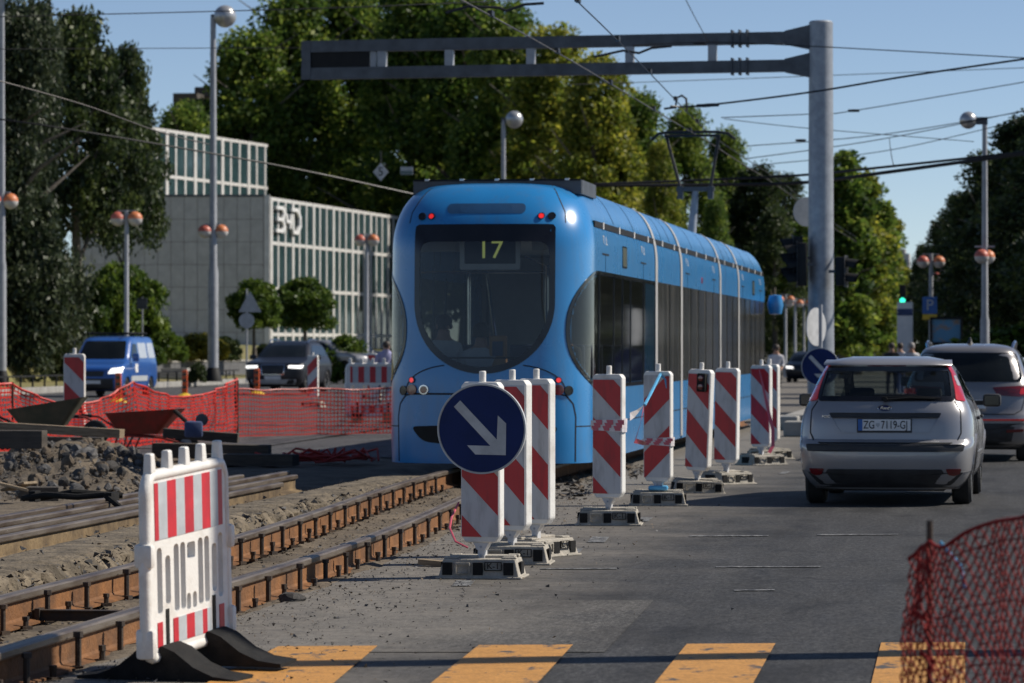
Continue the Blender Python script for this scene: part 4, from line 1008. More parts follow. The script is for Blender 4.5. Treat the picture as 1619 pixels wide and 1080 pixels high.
o = MB(); o.prism([(-0.02, 0.018), (0.02, 0.018), (0.02, -0.004), (0, -0.024), (-0.02, -0.004)], -0.014, -0.012); o = o.build('plate_crest', 'barrier_grey', pl); o.location = (-0.066, 0, 0.006)
# oval badge and small lettering
m = MB(); st = 0; m.lathe((0, 0, 0), [(0, -0.014), (0.055, -0.012), (0.062, 0.0)], 32, 0, 'y'); m.xform(Matrix.Diagonal((1.12, 1, 0.5, 1)))
bd = m.build('oval_badge', 'sign_blue', ford.root, True); bd.location = (-0.005, hh.fR(1.0) - 0.004, 1.003); bd.scale = (1.0, 1, 1)
m = MB(); m.lathe((0, 0, 0), [(0.058, -0.016), (0.064, -0.018), (0.068, -0.01), (0.066, 0.0)], 32, 0, 'y'); m.xform(Matrix.Diagonal((1.12, 1, 0.5, 1))); m.build('badge_ring', 'chrome', bd, True)
text_part('Ford', 0.045, 'chrome', bd, (0, -0.016, 0), (R(90), 0, 0), 'badge_lettering', 0.001, 1.1, 0.3)
text_part('FOCUS', 0.034, 'chrome', ford.root, (-0.58, hh.at(-0.6, 0.935, 0.01)[1] - 0.006, 0.915), (R(90), 0, 0), 'model_lettering', 0.002, 1.3)
# wiper
m = MB(); yw = lambda x, z: hh.at(hh.ux(x, z), z, 0.03)
m.tube([yw(0.0, 1.09), yw(0.25, 1.11), yw(0.5, 1.1)], 0.011, 6); m.tube([yw(-0.04, 1.115), yw(0.3, 1.125), yw(0.56, 1.105)], 0.007, 6); m.lathe(yw(0, 1.09), [(0, -0.03), (0.025, -0.03), (0.025, 0.03), (0, 0.03)], 12, 0, 'y')
m.build('wiper', 'black_matt', ford.root, True)
ford.patch('brake_light', ford.X(rpoly([(-0.2, 1.445), (-0.2, 1.43), (0.2, 1.43), (0.2, 1.445)], 0.004, 2)), 'lens_dark_red', 0.012, 1)
m = MB()
sp = [hh.at(hh.ux(x, 1.44), 1.44, 0.07) for x in arange(-0.6, 0.6, 0.1)]
for q in sp: m.v += [(q[0], q[1], 1.443), (q[0], q[1] + 0.015, 1.462), (q[0] * 0.98, q[1] + 0.24, 1.497), (q[0] * 0.98, q[1] + 0.14, 1.44)]
m.f = [(i * 4 + k, i * 4 + (k + 1) % 4, i * 4 + 4 + (k + 1) % 4, i * 4 + 4 + k) for i in range(len(sp) - 1) for k in range(4)] + [(0, 1, 2, 3), tuple((len(sp) - 1) * 4 + k for k in range(4))]; m.m = [0] * len(m.f)
m.build('roof_spoiler', 'car_silver', ford.root, True, 50)
# inside
m = MB(); m.box((0, 2.0, 0.52), (1.3, 3.0, 0.1)); m.build('cabin_floor', 'plastic_black', ford.root)
for sx, y, nm in ((-0.36, 1.95, 'front_seat'), (0.36, 1.95, 'front_seat'), (-0.4, 1.0, 'rear_seat'), (0.4, 1.0, 'rear_seat')):
    hgt = 1.0 if nm == 'front_seat' else 0.93
    m = MB(); m.cbox((0, 0, (0.5 + hgt) / 2), (0.5 if nm == 'front_seat' else 0.6, 0.14, hgt - 0.5), 0.05); m.cbox((0, -0.01, hgt + 0.1), (0.27, 0.1, 0.18), 0.04); m.cbox((0, 0.25, 0.6), (0.5, 0.5, 0.16), 0.04)
    o = m.build(nm, 'cloth_black', ford.root, True); o.location = (sx, y, 0.0)
m = MB(); m.cbox((0, 2.75, 0.92), (1.35, 0.35, 0.25), 0.06); m.build('dashboard', 'plastic_black', ford.root)
wsg = [(hh.at(0, 1.05)[0], 2.9, 1.06)]
m = MB(); m.box((0, 1.9, 0.78), (1.5, 0.05, 0.02)); m.build('parcel_shelf', 'plastic_black', ford.root)
m = MB(); m.box((0, 2.45, 1.38), (0.2, 0.02, 0.06)); m.build('rear_view_mirror', 'plastic_black', ford.root)
m = MB(); m.tube([(0.1, 0.3, 0.24), (0.4, 0.3, 0.2)], 0.04, 8); m.tube([(-0.5, 0.8, 0.25), (0.5, 0.8, 0.25)], 0.05, 8); m.box((-0.3, 0.25, 0.2), (0.04, 0.1, 0.08)); m.box((0.35, 0.25, 0.2), (0.04, 0.1, 0.08)); m.build('exhaust', 'black_matt', ford.root, True)

# ---------------------------------------------------------------- the taller silver car ahead of it
TR = [(0.2, 0.2, 4.2, 0.74), (0.3, 0.06, 4.35, 0.86), (0.5, 0.0, 4.42, 0.9), (0.62, 0.0, 4.42, 0.915), (0.75, 0.05, 4.4, 0.92), (0.9, 0.08, 4.25, 0.92), (1.02, 0.1, 3.9, 0.905), (1.1, 0.13, 3.4, 0.88), (1.18, 0.17, 3.2, 0.85), (1.3, 0.25, 3.0, 0.79), (1.45, 0.35, 2.7, 0.73), (1.56, 0.38, 2.4, 0.68), (1.62, 0.45, 2.1, 0.62), (1.66, 0.65, 1.9, 0.5), (1.68, 0.9, 1.6, 0.35)]
tg = Car('silver_suv', 'taller silver car with black rear window, in front of the hatchback', 'car', TR, 1529, 0, 51.5, -0.035, 'car_silver_warm', 0.5, 3.4, 0.9, 2.4, (0.86, 3.5), 0.35, 0.23, 0.78, cladding='plastic_black')
g = tg.patch('rear_window', tg.X(rpoly([(-0.66, 1.55), (-0.76, 1.2), (-0.74, 1.14), (0.74, 1.14), (0.76, 1.2), (0.66, 1.55)], 0.05, 4)), 'car_glass_dark', 0.008, 4)
for sg in (1, -1):
    TL = [(sg * tg.h.ux(0.35, 1.06), 1.06), (sg * tg.h.ux(0.42, 0.95), 0.95), (sg * tg.h.ux(0.72, 0.94), 0.93), (sg * (tg.h.ux(0.8, 0.94) + 0.25), 0.96), (sg * (tg.h.ux(0.8, 0.94) + 0.3), 1.04), (sg * tg.h.ux(0.75, 1.08), 1.085)]
    t = tg.patch('tail_lamp', rpoly(TL, 0.02, 3), 'lens_dark_red', 0.016, 3, depth=0.025)
    C = [(sg * tg.h.ux(0.72, 1.0), 0.96), (sg * (tg.h.ux(0.8, 1.0) + 0.22), 0.975), (sg * (tg.h.ux(0.8, 1.0) + 0.24), 1.03), (sg * tg.h.ux(0.74, 1.0), 1.05)]
    tg.patch('lamp_lens', rpoly(C, 0.02, 3), 'lens_red', 0.02, 2, t)
    tg.patch('side_window', rpoly(tg.S([(0.7, 1.18), (1.9, 1.14), (3.1, 1.12), (2.35, 1.5), (1.2, 1.52), (0.85, 1.42)], sg), 0.06, 4), 'car_glass_dark', 0.008, 3)
    m = MB(); m.tube([(sg * 0.6, 0.85, 1.6), (sg * 0.62, 0.95, 1.68), (sg * 0.63, 1.5, 1.71), (sg * 0.62, 2.1, 1.69), (sg * 0.6, 2.3, 1.6)], 0.022, 8); m.build('roof_rail', 'chrome', tg.root, True)
    tg.patch('reflector', rpoly([(sg * 0.55, 0.46), (sg * 0.8, 0.47), (sg * 0.8, 0.43), (sg * 0.55, 0.42)], 0.01, 2), 'lens_dark_red', 0.02, 2)
    o = MB().cbox((sg * 1.02, 2.85, 1.12), (0.2, 0.12, 0.15), 0.035).build('door_mirror', 'plastic_black', tg.root, True)
tg.patch('lower_bumper', tg.X(rpoly([(-0.88, 0.55), (0.88, 0.55), (0.8, 0.24), (-0.8, 0.24)], 0.03, 3)), 'plastic_black', 0.012, 3)
tg.seam('bumper_chrome', tg.X([(-0.8, 0.6), (0.8, 0.6)]), 0.025, 'lens_red', 0.016)
tg.seam('tailgate_seam', tg.X([(-0.78, 1.12), (-0.8, 0.9), (-0.76, 0.74), (-0.66, 0.68), (0.66, 0.68), (0.76, 0.74), (0.8, 0.9), (0.78, 1.12)]), 0.013)
pl = MB().box((0, -0.01, 0.82), (0.52, 0.02, 0.12)).build('number_plate', 'plate_white', tg.root)
m = MB(); m.lathe((0, 0, 0), [(0.06, 0), (0.03, 0.05), (0.015, 0.11), (0, 0.12)], 8); o = m.build('roof_antenna', 'plastic_black', tg.root, True); o.location = (0, 0.95, 1.66)

# ---------------------------------------------------------------- blue van facing us on the far carriageway
VR = [(0.2, 0.2, 4.1, 0.74), (0.3, 0.05, 4.2, 0.83), (0.5, 0.0, 4.25, 0.86), (0.7, 0.03, 4.25, 0.87), (0.85, 0.08, 4.24, 0.87), (0.95, 0.25, 4.23, 0.865), (1.03, 0.6, 4.22, 0.855), (1.1, 0.85, 4.2, 0.845), (1.3, 1.05, 4.17, 0.815), (1.5, 1.25, 4.12, 0.78), (1.68, 1.45, 4.08, 0.745), (1.76, 1.58, 4.02, 0.71), (1.81, 1.85, 3.9, 0.62), (1.83, 2.2, 3.6, 0.45)]
zv = 0.15
van = Car('blue_van', 'small blue van with roof rack and lit headlight behind the orange net', 'van', VR, 146, 0, 108, R(-2), 'car_blue', 0.4, 3.6, 0.25, 4, (0.75, 3.4), 0.31, 0.19, 0.74, z=zv, nside=50, K=18)
van.patch('windscreen', van.X(rpoly([(-0.62, 1.68), (-0.72, 1.14), (0.72, 1.14), (0.62, 1.68)], 0.06, 4)), 'car_glass_dark', 0.01, 4)
van.patch('grille', van.X(rpoly([(-0.35, 0.78), (-0.32, 0.62), (0.32, 0.62), (0.35, 0.78)], 0.03, 3)), 'plastic_black', 0.012, 2)
van.patch('lower_bumper', van.X(rpoly([(-0.84, 0.56), (0.84, 0.56), (0.78, 0.22), (-0.78, 0.22)], 0.03, 3)), 'plastic_black', 0.012, 3)
van.patch('number_plate', van.X([(-0.25, 0.5), (-0.25, 0.4), (0.25, 0.4), (0.25, 0.5)]), 'plate_white', 0.025, 1, depth=0.03)
for sg in (1, -1):
    van.patch('headlamp', rpoly([(sg * van.h.ux(0.45, .8), 0.7), (sg * (van.h.ux(0.75, .8) + .14), 0.72), (sg * (van.h.ux(0.75, .8) + .18), 0.9), (sg * van.h.ux(0.55, .85), 0.86)], 0.04, 3), 'headlight_on' if sg > 0 else 'headlight_off', 0.016, 2, depth=0.025)
    van.patch('front_side_window', rpoly(van.S([(1.25, 1.18), (2.0, 1.16), (2.0, 1.58), (1.65, 1.6)], sg), 0.05, 3), 'car_glass_dark', 0.01, 2)
    M('van_blind', (0.5, 0.52, 0.55), (0.42, 0.44, 0.47), 3, 0.2, coat=0.6) if 'van_blind' not in MATS else None
    van.patch('rear_side_window', rpoly(van.S([(2.15, 1.16), (3.05, 1.16), (3.05, 1.62), (2.15, 1.62)], sg), 0.08, 3), 'van_blind', 0.01, 2)
    van.patch('rear_side_window', rpoly(van.S([(3.2, 1.16), (3.95, 1.16), (3.85, 1.62), (3.2, 1.62)], sg), 0.08, 3), 'van_blind', 0.01, 2)
    van.seam('side_moulding', van.S([(1.15, 0.55), (2.95, 0.55)], sg), 0.16, 'barrier_grey', 0.016)
    van.patch('door_emblem', van.S(rrect(1.75, 0.86, 0.3, 0.26, 0.05, 3), sg), 'paper_white', 0.012, 1)
    o = MB().cbox((sg * 1.0, 1.2, 1.18), (0.2, 0.1, 0.24), 0.03).build('door_mirror', 'car_blue', van.root, True)
    MB().box((sg * 0.6, 2.7, 1.92), (0.04, 2.2, 0.04)).build('roof_rack_bar', 'black_matt', van.root)
for y in (1.75, 2.7, 3.6): MB().box((0, y, 1.9), (1.3, 0.06, 0.06)).build('roof_rack_bar', 'black_matt', van.root)

# ---------------------------------------------------------------- dark car facing us, to its right
SR = [(0.22, 0.2, 4.5, 0.76), (0.32, 0.06, 4.6, 0.88), (0.5, 0.0, 4.66, 0.93), (0.7, 0.0, 4.68, 0.95), (0.86, 0.05, 4.65, 0.95), (0.95, 0.18, 4.6, 0.94), (1.02, 0.6, 4.55, 0.92), (1.09, 1.15, 4.5, 0.89), (1.25, 1.45, 4.4, 0.83), (1.42, 1.75, 4.3, 0.76), (1.54, 2.0, 4.1, 0.7), (1.6, 2.2, 3.9, 0.62), (1.65, 2.5, 3.5, 0.45)]
suv = Car('dark_suv', 'dark navy car with lit white headlights facing the camera on the far carriageway', 'car', SR, 431, 0, 115, R(-2), 'car_dark', 0.45, 3.4, 0.5, 3, (0.9, 3.75), 0.36, 0.23, 0.8, z=0.2, nside=50, K=18)
suv.patch('windscreen', suv.X(rpoly([(-0.6, 1.54), (-0.76, 1.13), (0.76, 1.13), (0.6, 1.54)], 0.06, 4)), 'car_glass_dark', 0.01, 4)
g = suv.patch('grille', suv.X(rpoly([(-0.38, 0.88), (-0.34, 0.58), (0.34, 0.58), (0.38, 0.88)], 0.05, 3)), 'plastic_black', 0.014, 2)
suv.rimpatch('grille_frame', dense(suv.X(rpoly([(-0.4, 0.9), (-0.36, 0.56), (0.36, 0.56), (0.4, 0.9)], 0.05, 3)), .05), 0.025, 'chrome', 0.02, g)
suv.patch('lower_grille', suv.X(rpoly([(-0.75, 0.42), (0.75, 0.42), (0.68, 0.26), (-0.68, 0.26)], 0.04, 3)), 'barrier_grey', 0.012, 2)
suv.patch('number_plate', suv.X([(-0.26, 0.53), (-0.26, 0.42), (0.26, 0.42), (0.26, 0.53)]), 'plate_white', 0.03, 1, depth=0.03)
for sg in (1, -1):
    suv.patch('headlamp', rpoly([(sg * suv.h.ux(0.48, .8), 0.78), (sg * (suv.h.ux(0.8, .8) + .12), 0.76), (sg * (suv.h.ux(0.8, .8) + .2), 0.86), (sg * suv.h.ux(0.5, .85), 0.87)], 0.03, 3), 'headlight_on', 0.016, 2, depth=0.025)
    suv.patch('side_window', rpoly(suv.S([(1.75, 1.14), (4.1, 1.16), (3.85, 1.45), (2.9, 1.5), (2.3, 1.49)], sg), 0.05, 3), 'car_glass_dark', 0.01, 3)
    MB().cbox((sg * 1.06, 1.75, 1.12), (0.22, 0.12, 0.15), 0.035).build('door_mirror', 'car_dark', suv.root, True)
    MB().tube([(sg * 0.62, 2.2, 1.58), (sg * 0.64, 2.4, 1.68), (sg * 0.64, 3.6, 1.68), (sg * 0.6, 3.9, 1.56)], 0.022, 8).build('roof_rail', 'chrome', suv.root, True)

# ---------------------------------------------------------------- small cars further off (no parts can be told apart)
def far_car(name, label, px, d, z, yaw, pm, group=None, lights=None, px_is=None):
    CR = [(0.2, 0.15, 4.1, 0.72), (0.32, 0.04, 4.26, 0.84), (0.55, 0.0, 4.3, 0.88), (0.75, 0.05, 4.3, 0.885), (0.88, 0.3, 4.2, 0.87), (0.96, 0.95, 4.05, 0.84), (1.15, 1.3, 3.9, 0.77), (1.35, 1.75, 3.6, 0.66), (1.42, 2.0, 3.3, 0.58), (1.45, 2.3, 3.0, 0.4)]
    c = Car(name, label, 'car', CR, px, 0, d, yaw, pm, 0.45, 3.2, 0.5, 3, (0.8, 3.4), 0.31, 0.2, 0.75, z=z, nside=24, K=10, group=group)
    c.patch('windscreen', c.X(rpoly([(-0.55, 1.34), (-0.7, 1.0), (0.7, 1.0), (0.55, 1.34)], 0.06, 3)), 'car_glass_dark', 0.012, 3)
    for sg in (1, -1):
        c.patch('side_window', rpoly(c.S([(1.45, 1.0), (3.6, 1.02), (3.2, 1.33), (2.1, 1.33)], sg), 0.05, 3), 'car_glass_dark', 0.012, 2)
        c.patch('headlamp', rpoly([(sg * c.h.ux(0.45, .7), 0.64), (sg * (c.h.ux(0.75, .7) + .1), 0.66), (sg * (c.h.ux(0.75, .7) + .12), 0.78), (sg * c.h.ux(0.5, .7), 0.76)], 0.03, 3), lights or 'headlight_off', 0.016, 2)
    return c
far_car('silver_car', 'silver car parked behind the green bush, left of the blue tram', 590, 149, 0.5, R(62), 'car_silver')
far_car('dark_car', 'dark car half hidden behind the silver parked car, left of the tram', 604, 172, 0.55, R(60), 'car_dark')
far_car('far_car', 'small dark car with lit headlight facing us, beyond the traffic island', 1270, 170, 0.0, R(-3), 'car_dark', None, 'headlight_on')
far_car('far_car', 'small blue car far up the street right of the gantry post', 1329, 230, 0.0, R(-2), 'car_blue', None)
far_car('white_car', 'white car at the right edge of the picture ahead of the silver cars', 1642, 66, 0.0, R(177), 'car_white', None)
# ================================================================ BEACONS
def stripes(w, h, period, slope, phase):
    """red diagonal bands clipped to the panel"""
    out = []; rect = [(-w / 2, 0), (w / 2, 0), (w / 2, h), (-w / 2, h)]
    for k in range(-3, 9):
        a0 = phase + k * period; a1 = a0 + period / 2
        p = clip(clip(rect, slope, 1, -a0), -slope, -1, a1)       # a0 <= y + slope*x <= a1
        if len(p) > 2: out.append(p)
    return out
PW, PH = 0.272, 1.05
def beacon_proto(slope, phase, box_lamp=False):
    """parts of one beacon panel, local: stands on its base at the origin, faces -y"""
    t = bpy.data.objects.new('proto', None); COL.objects.link(t)
    z0 = 0.27
    mb = MB(); prof = [(-0.145, 0.05), (-0.11, 0.0), (0.11, 0.0), (0.145, 0.05), (0.145, 1.07), (0.12, 1.1), (-0.12, 1.1), (-0.145, 1.07)]
    mb.prism([(a, b + z0 - 0.03) for a, b in prof], -0.045, 0.045); 
    pn = mb.build('panel', 'white_plastic', t)
    bv = pn.modifiers.new('bevel', 'BEVEL'); bv.width = 0.012; bv.segments = 2; bv.limit_method = 'ANGLE'
    mb = MB(); rect = rrect(0, z0 + PH / 2 - 0.005, PW, PH - 0.03, 0.008, 2); mb.prism(rect, -0.05, -0.04); mb.build('white_facing', 'white_sheet', pn)
    for p in stripes(PW - 0.006, PH - 0.04, 0.53, slope, phase):
        MB().prism([(a, b + z0 + 0.01) for a, b in p], -0.0525, -0.0495).build('red_stripe', 'red_sheet', pn)
    m = MB(); m.box((0, 0, 0.19), (0.05, 0.05, 0.16)); m.prism([(-0.07, 0.26), (0.07, 0.26), (0.028, 0.19), (-0.028, 0.19)], -0.03, 0.03)
    m.build('foot_tube', 'white_sheet', t)
    m = MB(); m.lathe((0, 0, 0), [(0, 1.33), (0.024, 1.33), (0.024, 1.41), (0.018, 1.415), (0, 1.415)], 14); m.build('top_pin', 'white_plastic', t, True)
    for zz in (0.15, 0.21): MB().lathe((0, -0.028, zz), [(0, -0.006), (0.009, -0.006), (0.009, 0.0)], 8, 0, 'y').build('rivet', 'galvanised', t)
    if box_lamp:
        m = MB().cbox((0.055, -0.075, 1.2), (0.11, 0.06, 0.2), 0.015).build('warning_lamp', 'black_rubber', t, True)
        for dz in (0.045, -0.045):
            l = MB(); l.lathe((0.055, -0.105, 1.2 + dz), [(0, -0.012), (0.028, -0.01), (0.035, 0.0)], 16, 0, 'y'); l.build('lamp_lens', 'lens_dark_red', m, True)
    return t
def base_parts(t, z=0.0, yaw=0.0, long=False):
    """recycled rubber foot with black reflector fields"""
    f = bpy.data.objects.new('base', None)
    m = MB(); W, D, Hh = 0.56, 0.40, 0.135
    m.box((0, 0, Hh / 2), (W, D, Hh), 0, 0, 0.88, 0.84); m.box((0, 0.06, Hh + 0.008), (W * 0.8, D * 0.4, 0.02)); m.box((0, 0, 0.008), (W + 0.03, D + 0.03, 0.016))
    for sx in (-0.2, 0.2): m.box((sx, -0.1, Hh + 0.006), (0.1, 0.07, 0.014)); m.box((sx, 0.12, Hh + 0.012), (0.08, 0.07, 0.02))
    b = m.build('rubber_foot', 'base_rubber', t); b.rotation_euler = (0, 0, yaw); b.location = (0, 0, z)
    bv = b.modifiers.new('bevel', 'BEVEL'); bv.width = 0.006; bv.segments = 2; bv.limit_method = 'ANGLE'
    for sgn in (-1, 1):
        for sx in (-0.215, -0.005, 0.205):
            r_ = MB(); r_.box((sx, sgn * (D / 2 - 0.012), 0.07), (0.068, 0.02, 0.085)); st = 0
            r_.xform(Matrix.Translation((0, 0, 0))); r_.build('black_field', 'black_rubber', b)
        if sgn < 0:
            text_part('K-1', 0.06, 'black_rubber', b, (0.1, -(D / 2 - 0.0115) - 0.005, 0.088), (R(80), 0, 0), 'moulded_mark', 0.003, 1.0)
            fr = MB(); fr.bm(plate_holes(rrect(0.1, 0.088, 0.12, 0.06, 0.004, 2), [rrect(0.1, 0.088, 0.108, 0.05, 0.004, 2)], -0.2, -0.19)); fr.build('mark_frame', 'black_rubber', b)
            fr = MB(); fr.bm(plate_holes(rrect(-0.11, 0.075, 0.1, 0.075, 0.006, 2), [rrect(-0.11, 0.07, 0.085, 0.06, 0.004, 2)], -0.205, -0.19)); fr.build('moulded_field', 'base_rubber', b)
        s_ = MB(); s_.box((sgn * (W / 2 - 0.012), 0, 0.07), (0.02, 0.14, 0.08)); s_.build('black_field', 'black_rubber', b)
    return b
pA = beacon_proto(1.0, 0.28); pB = beacon_proto(-1.0, 0.12); pL = beacon_proto(1.0, 0.23, True); base_parts(pA); base_parts(pB); base_parts(pL)
GB = 'striped beacons along the diggings'
BE = [  # px, ground y, yaw, prototype, base yaw, label
    (763, 913, -14, pA, 0, 'striped beacon carrying the round blue arrow sign, nearest the camera'),
    (810, 891, -24, pA, 2, 'striped beacon standing directly behind the one with the arrow sign'),
    (848, 879, -24, pA, 62, 'third striped beacon, the tallest looking right of the blue arrow sign'),
    (963, 830, -18, pA, 3, 'striped beacon wrapped with red and white tape at mid height'),
    (1041, 799, -14, pB, 4, 'beacon with stripes slanting the other way and a blue cord at its top'),
    (1102, 779, -26, pL, 12, 'leaning striped beacon with a black double warning lamp'),
    (1148, 765, -20, pA, 50, 'striped beacon just right of the one with the black warning lamp'),
    (1204, 735, -22, pA, 40, 'striped beacon with a loose red tape hanging down its right side'),
    (1217, 726, -22, pA, 40, 'last striped beacon of the row, almost hidden behind another'),
]
BEO = []
for i, (px, py, yw, pr, by, lab) in enumerate(BE):
    t = copy_tree(pr, None, None, G(px, py), R(yw), 1.03); t.name = 'striped_beacon'; tag(t, lab, 'beacon', GB); BEO.append(t)
    for ch in t.children:
        if ch.name.startswith('rubber_foot'): ch.rotation_euler = (0, 0, R(by - yw))
    if i == 5: t.rotation_euler = (0, R(2.5), R(yw))
    if i == 6: t.rotation_euler = (0, R(1.0), R(yw))
# far beacons on the other side
for (px, d, z, yw, lab, pr, zz) in ((118, 61.5, -0.14, 4, 'striped beacon behind the orange net at the far left', pA, 1.24), (495, 92, 0.12, -10, 'striped beacon in front of the dark navy car', pB, 0.98), (589, 104, 0.15, -10, 'striped beacon beside the blue tram, behind the white plastic barrier', pA, 0.98)):
    t = copy_tree(pr, None, None, GD(px, d, z), R(yw), zz); t.name = 'striped_beacon'; tag(t, lab, 'beacon', 'striped beacons beyond the tracks')
def kill(o):
    for c in list(o.children): kill(c)
    bpy.data.objects.remove(o)
for q in (pA, pB, pL): kill(q)
# ---------------------------------------------------------------- round arrow signs
def arrow_sign(label, loc, rz, r, mirror=False):
    t = thing('arrow_sign', label, 'sign', loc, rz)
    m = MB(); m.lathe((0, 0, 0), [(0, -0.012), (r * 0.962, -0.012), (r * 0.965, -0.02), (r, -0.02), (r, 0.018), (r * 0.95, 0.02), (0, 0.016)], 72, 0, 'y'); m.build('sign_disc', 'sign_white', t, True, 25)
    m = MB(); m.lathe((0, 0, 0), [(0, -0.0155), (r * 0.955, -0.0155), (r * 0.957, -0.013)], 72, 0, 'y'); m.build('blue_face', 'sign_blue', t, True, 25)
    k = r / 235.0; cv = lambda pts: [((x - 268) * k, (290 - y) * k) for x, y in pts]
    m = MB()
    m.prism(cv([(155, 143), (122, 176), (315, 378), (192, 376), (236, 423), (397, 426), (399, 262), (355, 220), (350, 346)]), -0.019, -0.0145)
    m.build('white_arrow', 'sign_white', t)
    return t
p = G(763, 913); s1 = 5750 * EYE / (913 - HOR)
c = P(762, 678, s1 - 0.12)
arrow_sign('large round blue sign with white arrow pointing down right, fixed to the nearest beacon', c, R(-4), 0.318)
sp = GD(1297, 64)
t = arrow_sign('smaller round blue arrow sign partly hidden behind the silver hatchback', P(1297, 580, 64), R(-2), 0.335)
MB().tube([(0, 0.05, 1.1), (0, 0.05, -1.15)], 0.035, 10).build('sign_post', 'pole_grey', t, True)
t = thing('oval_seen_sign', 'round sign turned nearly edge on above the small blue arrow sign', 'sign', P(1290, 517, 64.3), R(62))
m = MB(); m.lathe((0, 0, 0), [(0, -0.01), (0.335, -0.01), (0.34, 0.0), (0.335, 0.012), (0.3, 0.012), (0.29, 0.004), (0, 0.004)], 48, 0, 'y'); m.build('sign_disc', 'sign_white', t, True, 25)
m = MB(); m.box((-0.02, 0.03, 0), (0.06, 0.04, 0.62)); m.build('back_bracket', 'sign_back', t)
t.name = 'round_sign'
# ---------------------------------------------------------------- tape on the beacons
def ribbon(pts, wd, name, mat, parent=None, twist=0.0):
    m = MB()
    for i, q in enumerate(pts):
        q = Vector(q); a = twist * i; v = Vector((math.sin(a), 0, math.cos(a))) * wd / 2
        m.v += [tuple(q + v), tuple(q - v)]
    m.f = [(2 * i, 2 * i + 2, 2 * i + 3, 2 * i + 1) for i in range(len(pts) - 1)]; m.m = [0] * len(m.f)
    return m.build(name, mat, parent)
def tape_wrap(label, b, z, wd):
    t = thing('barrier_tape', label, 'tape', b.location, b.rotation_euler.z)
    pts = [(-0.17, -0.01), (-0.155, -0.058), (0.155, -0.058), (0.17, -0.01), (0.155, 0.055), (-0.155, 0.055), (-0.17, -0.01)]
    for k in range(3):
        m = MB(); zz = z + k * wd * 0.55; tl = 0.02 * (k - 1)
        m.v = []
        for i, (x, y) in enumerate(pts): m.v += [(x * (1 + .006 * k), y * (1 + .03 * k), zz + tl * x * 3), (x * (1 + .006 * k), y * (1 + .03 * k), zz + wd + tl * x * 3)]
        m.f = [(2 * i, 2 * i + 1, 2 * i + 3, 2 * i + 2) for i in range(len(pts) - 1)]; m.m = [0] * len(m.f)
        o = m.build('tape_turn', 'tape_white', t)
        for j in range(3):
            x0 = -0.13 + j * 0.11 + 0.02 * k; MB().add([(x0, -0.0625 - .002 * k, zz + 0.003), (x0 + 0.05, -0.0625 - .002 * k, zz + 0.003), (x0 + 0.1 - 0.05, -0.0625 - .002 * k, zz + wd - 0.003), (x0 - 0.02, -0.0625 - .002 * k, zz + wd - 0.003)], [(0, 1, 2, 3)]).build('tape_stripe', 'tape_red', o)
    return t
t4 = tape_wrap('red and white tape wound round the fourth beacon at mid height', BEO[3], 0.86, 0.05)
t5 = tape_wrap('red and white tape wound low round the beacon with opposite stripes', BEO[4], 0.62, 0.035)
d4, d5 = (BEO[3].location - Vector((0, 0, EYE))).dot(FV), (BEO[4].location - Vector((0, 0, EYE))).dot(FV)
t = thing('loose_tape', 'twisted red and white tape stretched between two beacons', 'tape', (0, 0, 0))
ribbon([P(996, 659, d4), P(1005, 654, d4 + .6), P(1014, 646, d4 + 1.3), P(1020, 640, d4 + 2)], 0.075, 'tape_run', 'tape_white', t, 0.3)
ribbon([P(1018, 643, d4 + 2), P(1012, 672, d4 + 1.8), P(1004, 697, d4 + 1.6), P(1012, 699, d4 + 2), P(1020, 702, d4 + 2.3)], 0.05, 'tape_run', 'tape_red', t, 0.25)
m = MB(); m.tube([P(1019, 641, d4 + 2), P(1030, 620, d4 + 2.6), P(1044, 592, d5 - .06)], 0.016, 6); m.tube([P(1044, 592, d5 - .06), P(1052, 600, d5 - .08), P(1054, 614, d5 - .08)], 0.012, 6); m.lathe(P(1045, 592, d5 - .02), [(0, -.02), (0.035, -0.015), (0.035, 0.015), (0, .02)], 10)
tag(m.build('blue_rope', 'tape_blue', None, True), 'pale blue plastic rope tied over the top of the beacon', 'rope')
m = MB(); m.tube([P(725, 795, 25.6), P(714, 818, 25.4), P(711, 835, 25.3), P(720, 856, 25.2), P(740, 866, 25.2)], 0.008, 6)
tag(m.build('red_rope', 'tape_red', None, True), 'thin red rope looping left of the nearest beacon', 'rope')
d8 = (BEO[7].location - Vector((0, 0, EYE))).dot(FV)
tag(ribbon([P(1200, 583, d8 - .1), P(1206, 610, d8 - .12), P(1215, 650, d8 - .15), P(1222, 680, d8 - .2), P(1222, 705, d8 - .25), P(1216, 716, d8 - .3)], 0.05, 'red_tape', 'tape_red', None, 0.4), 'limp red tape hanging down the last full beacon', 'tape')
m = MB(); m.cbox((0, 0, 0), (0.2, 0.14, 0.05), 0.02); o = m.build('blue_rag', 'tape_blue', None, True); o.location = BEO[4].location + Vector((0, -0.02, 0.18)); tag(o, 'crumpled blue plastic rag at the foot of the beacon', 'rag')

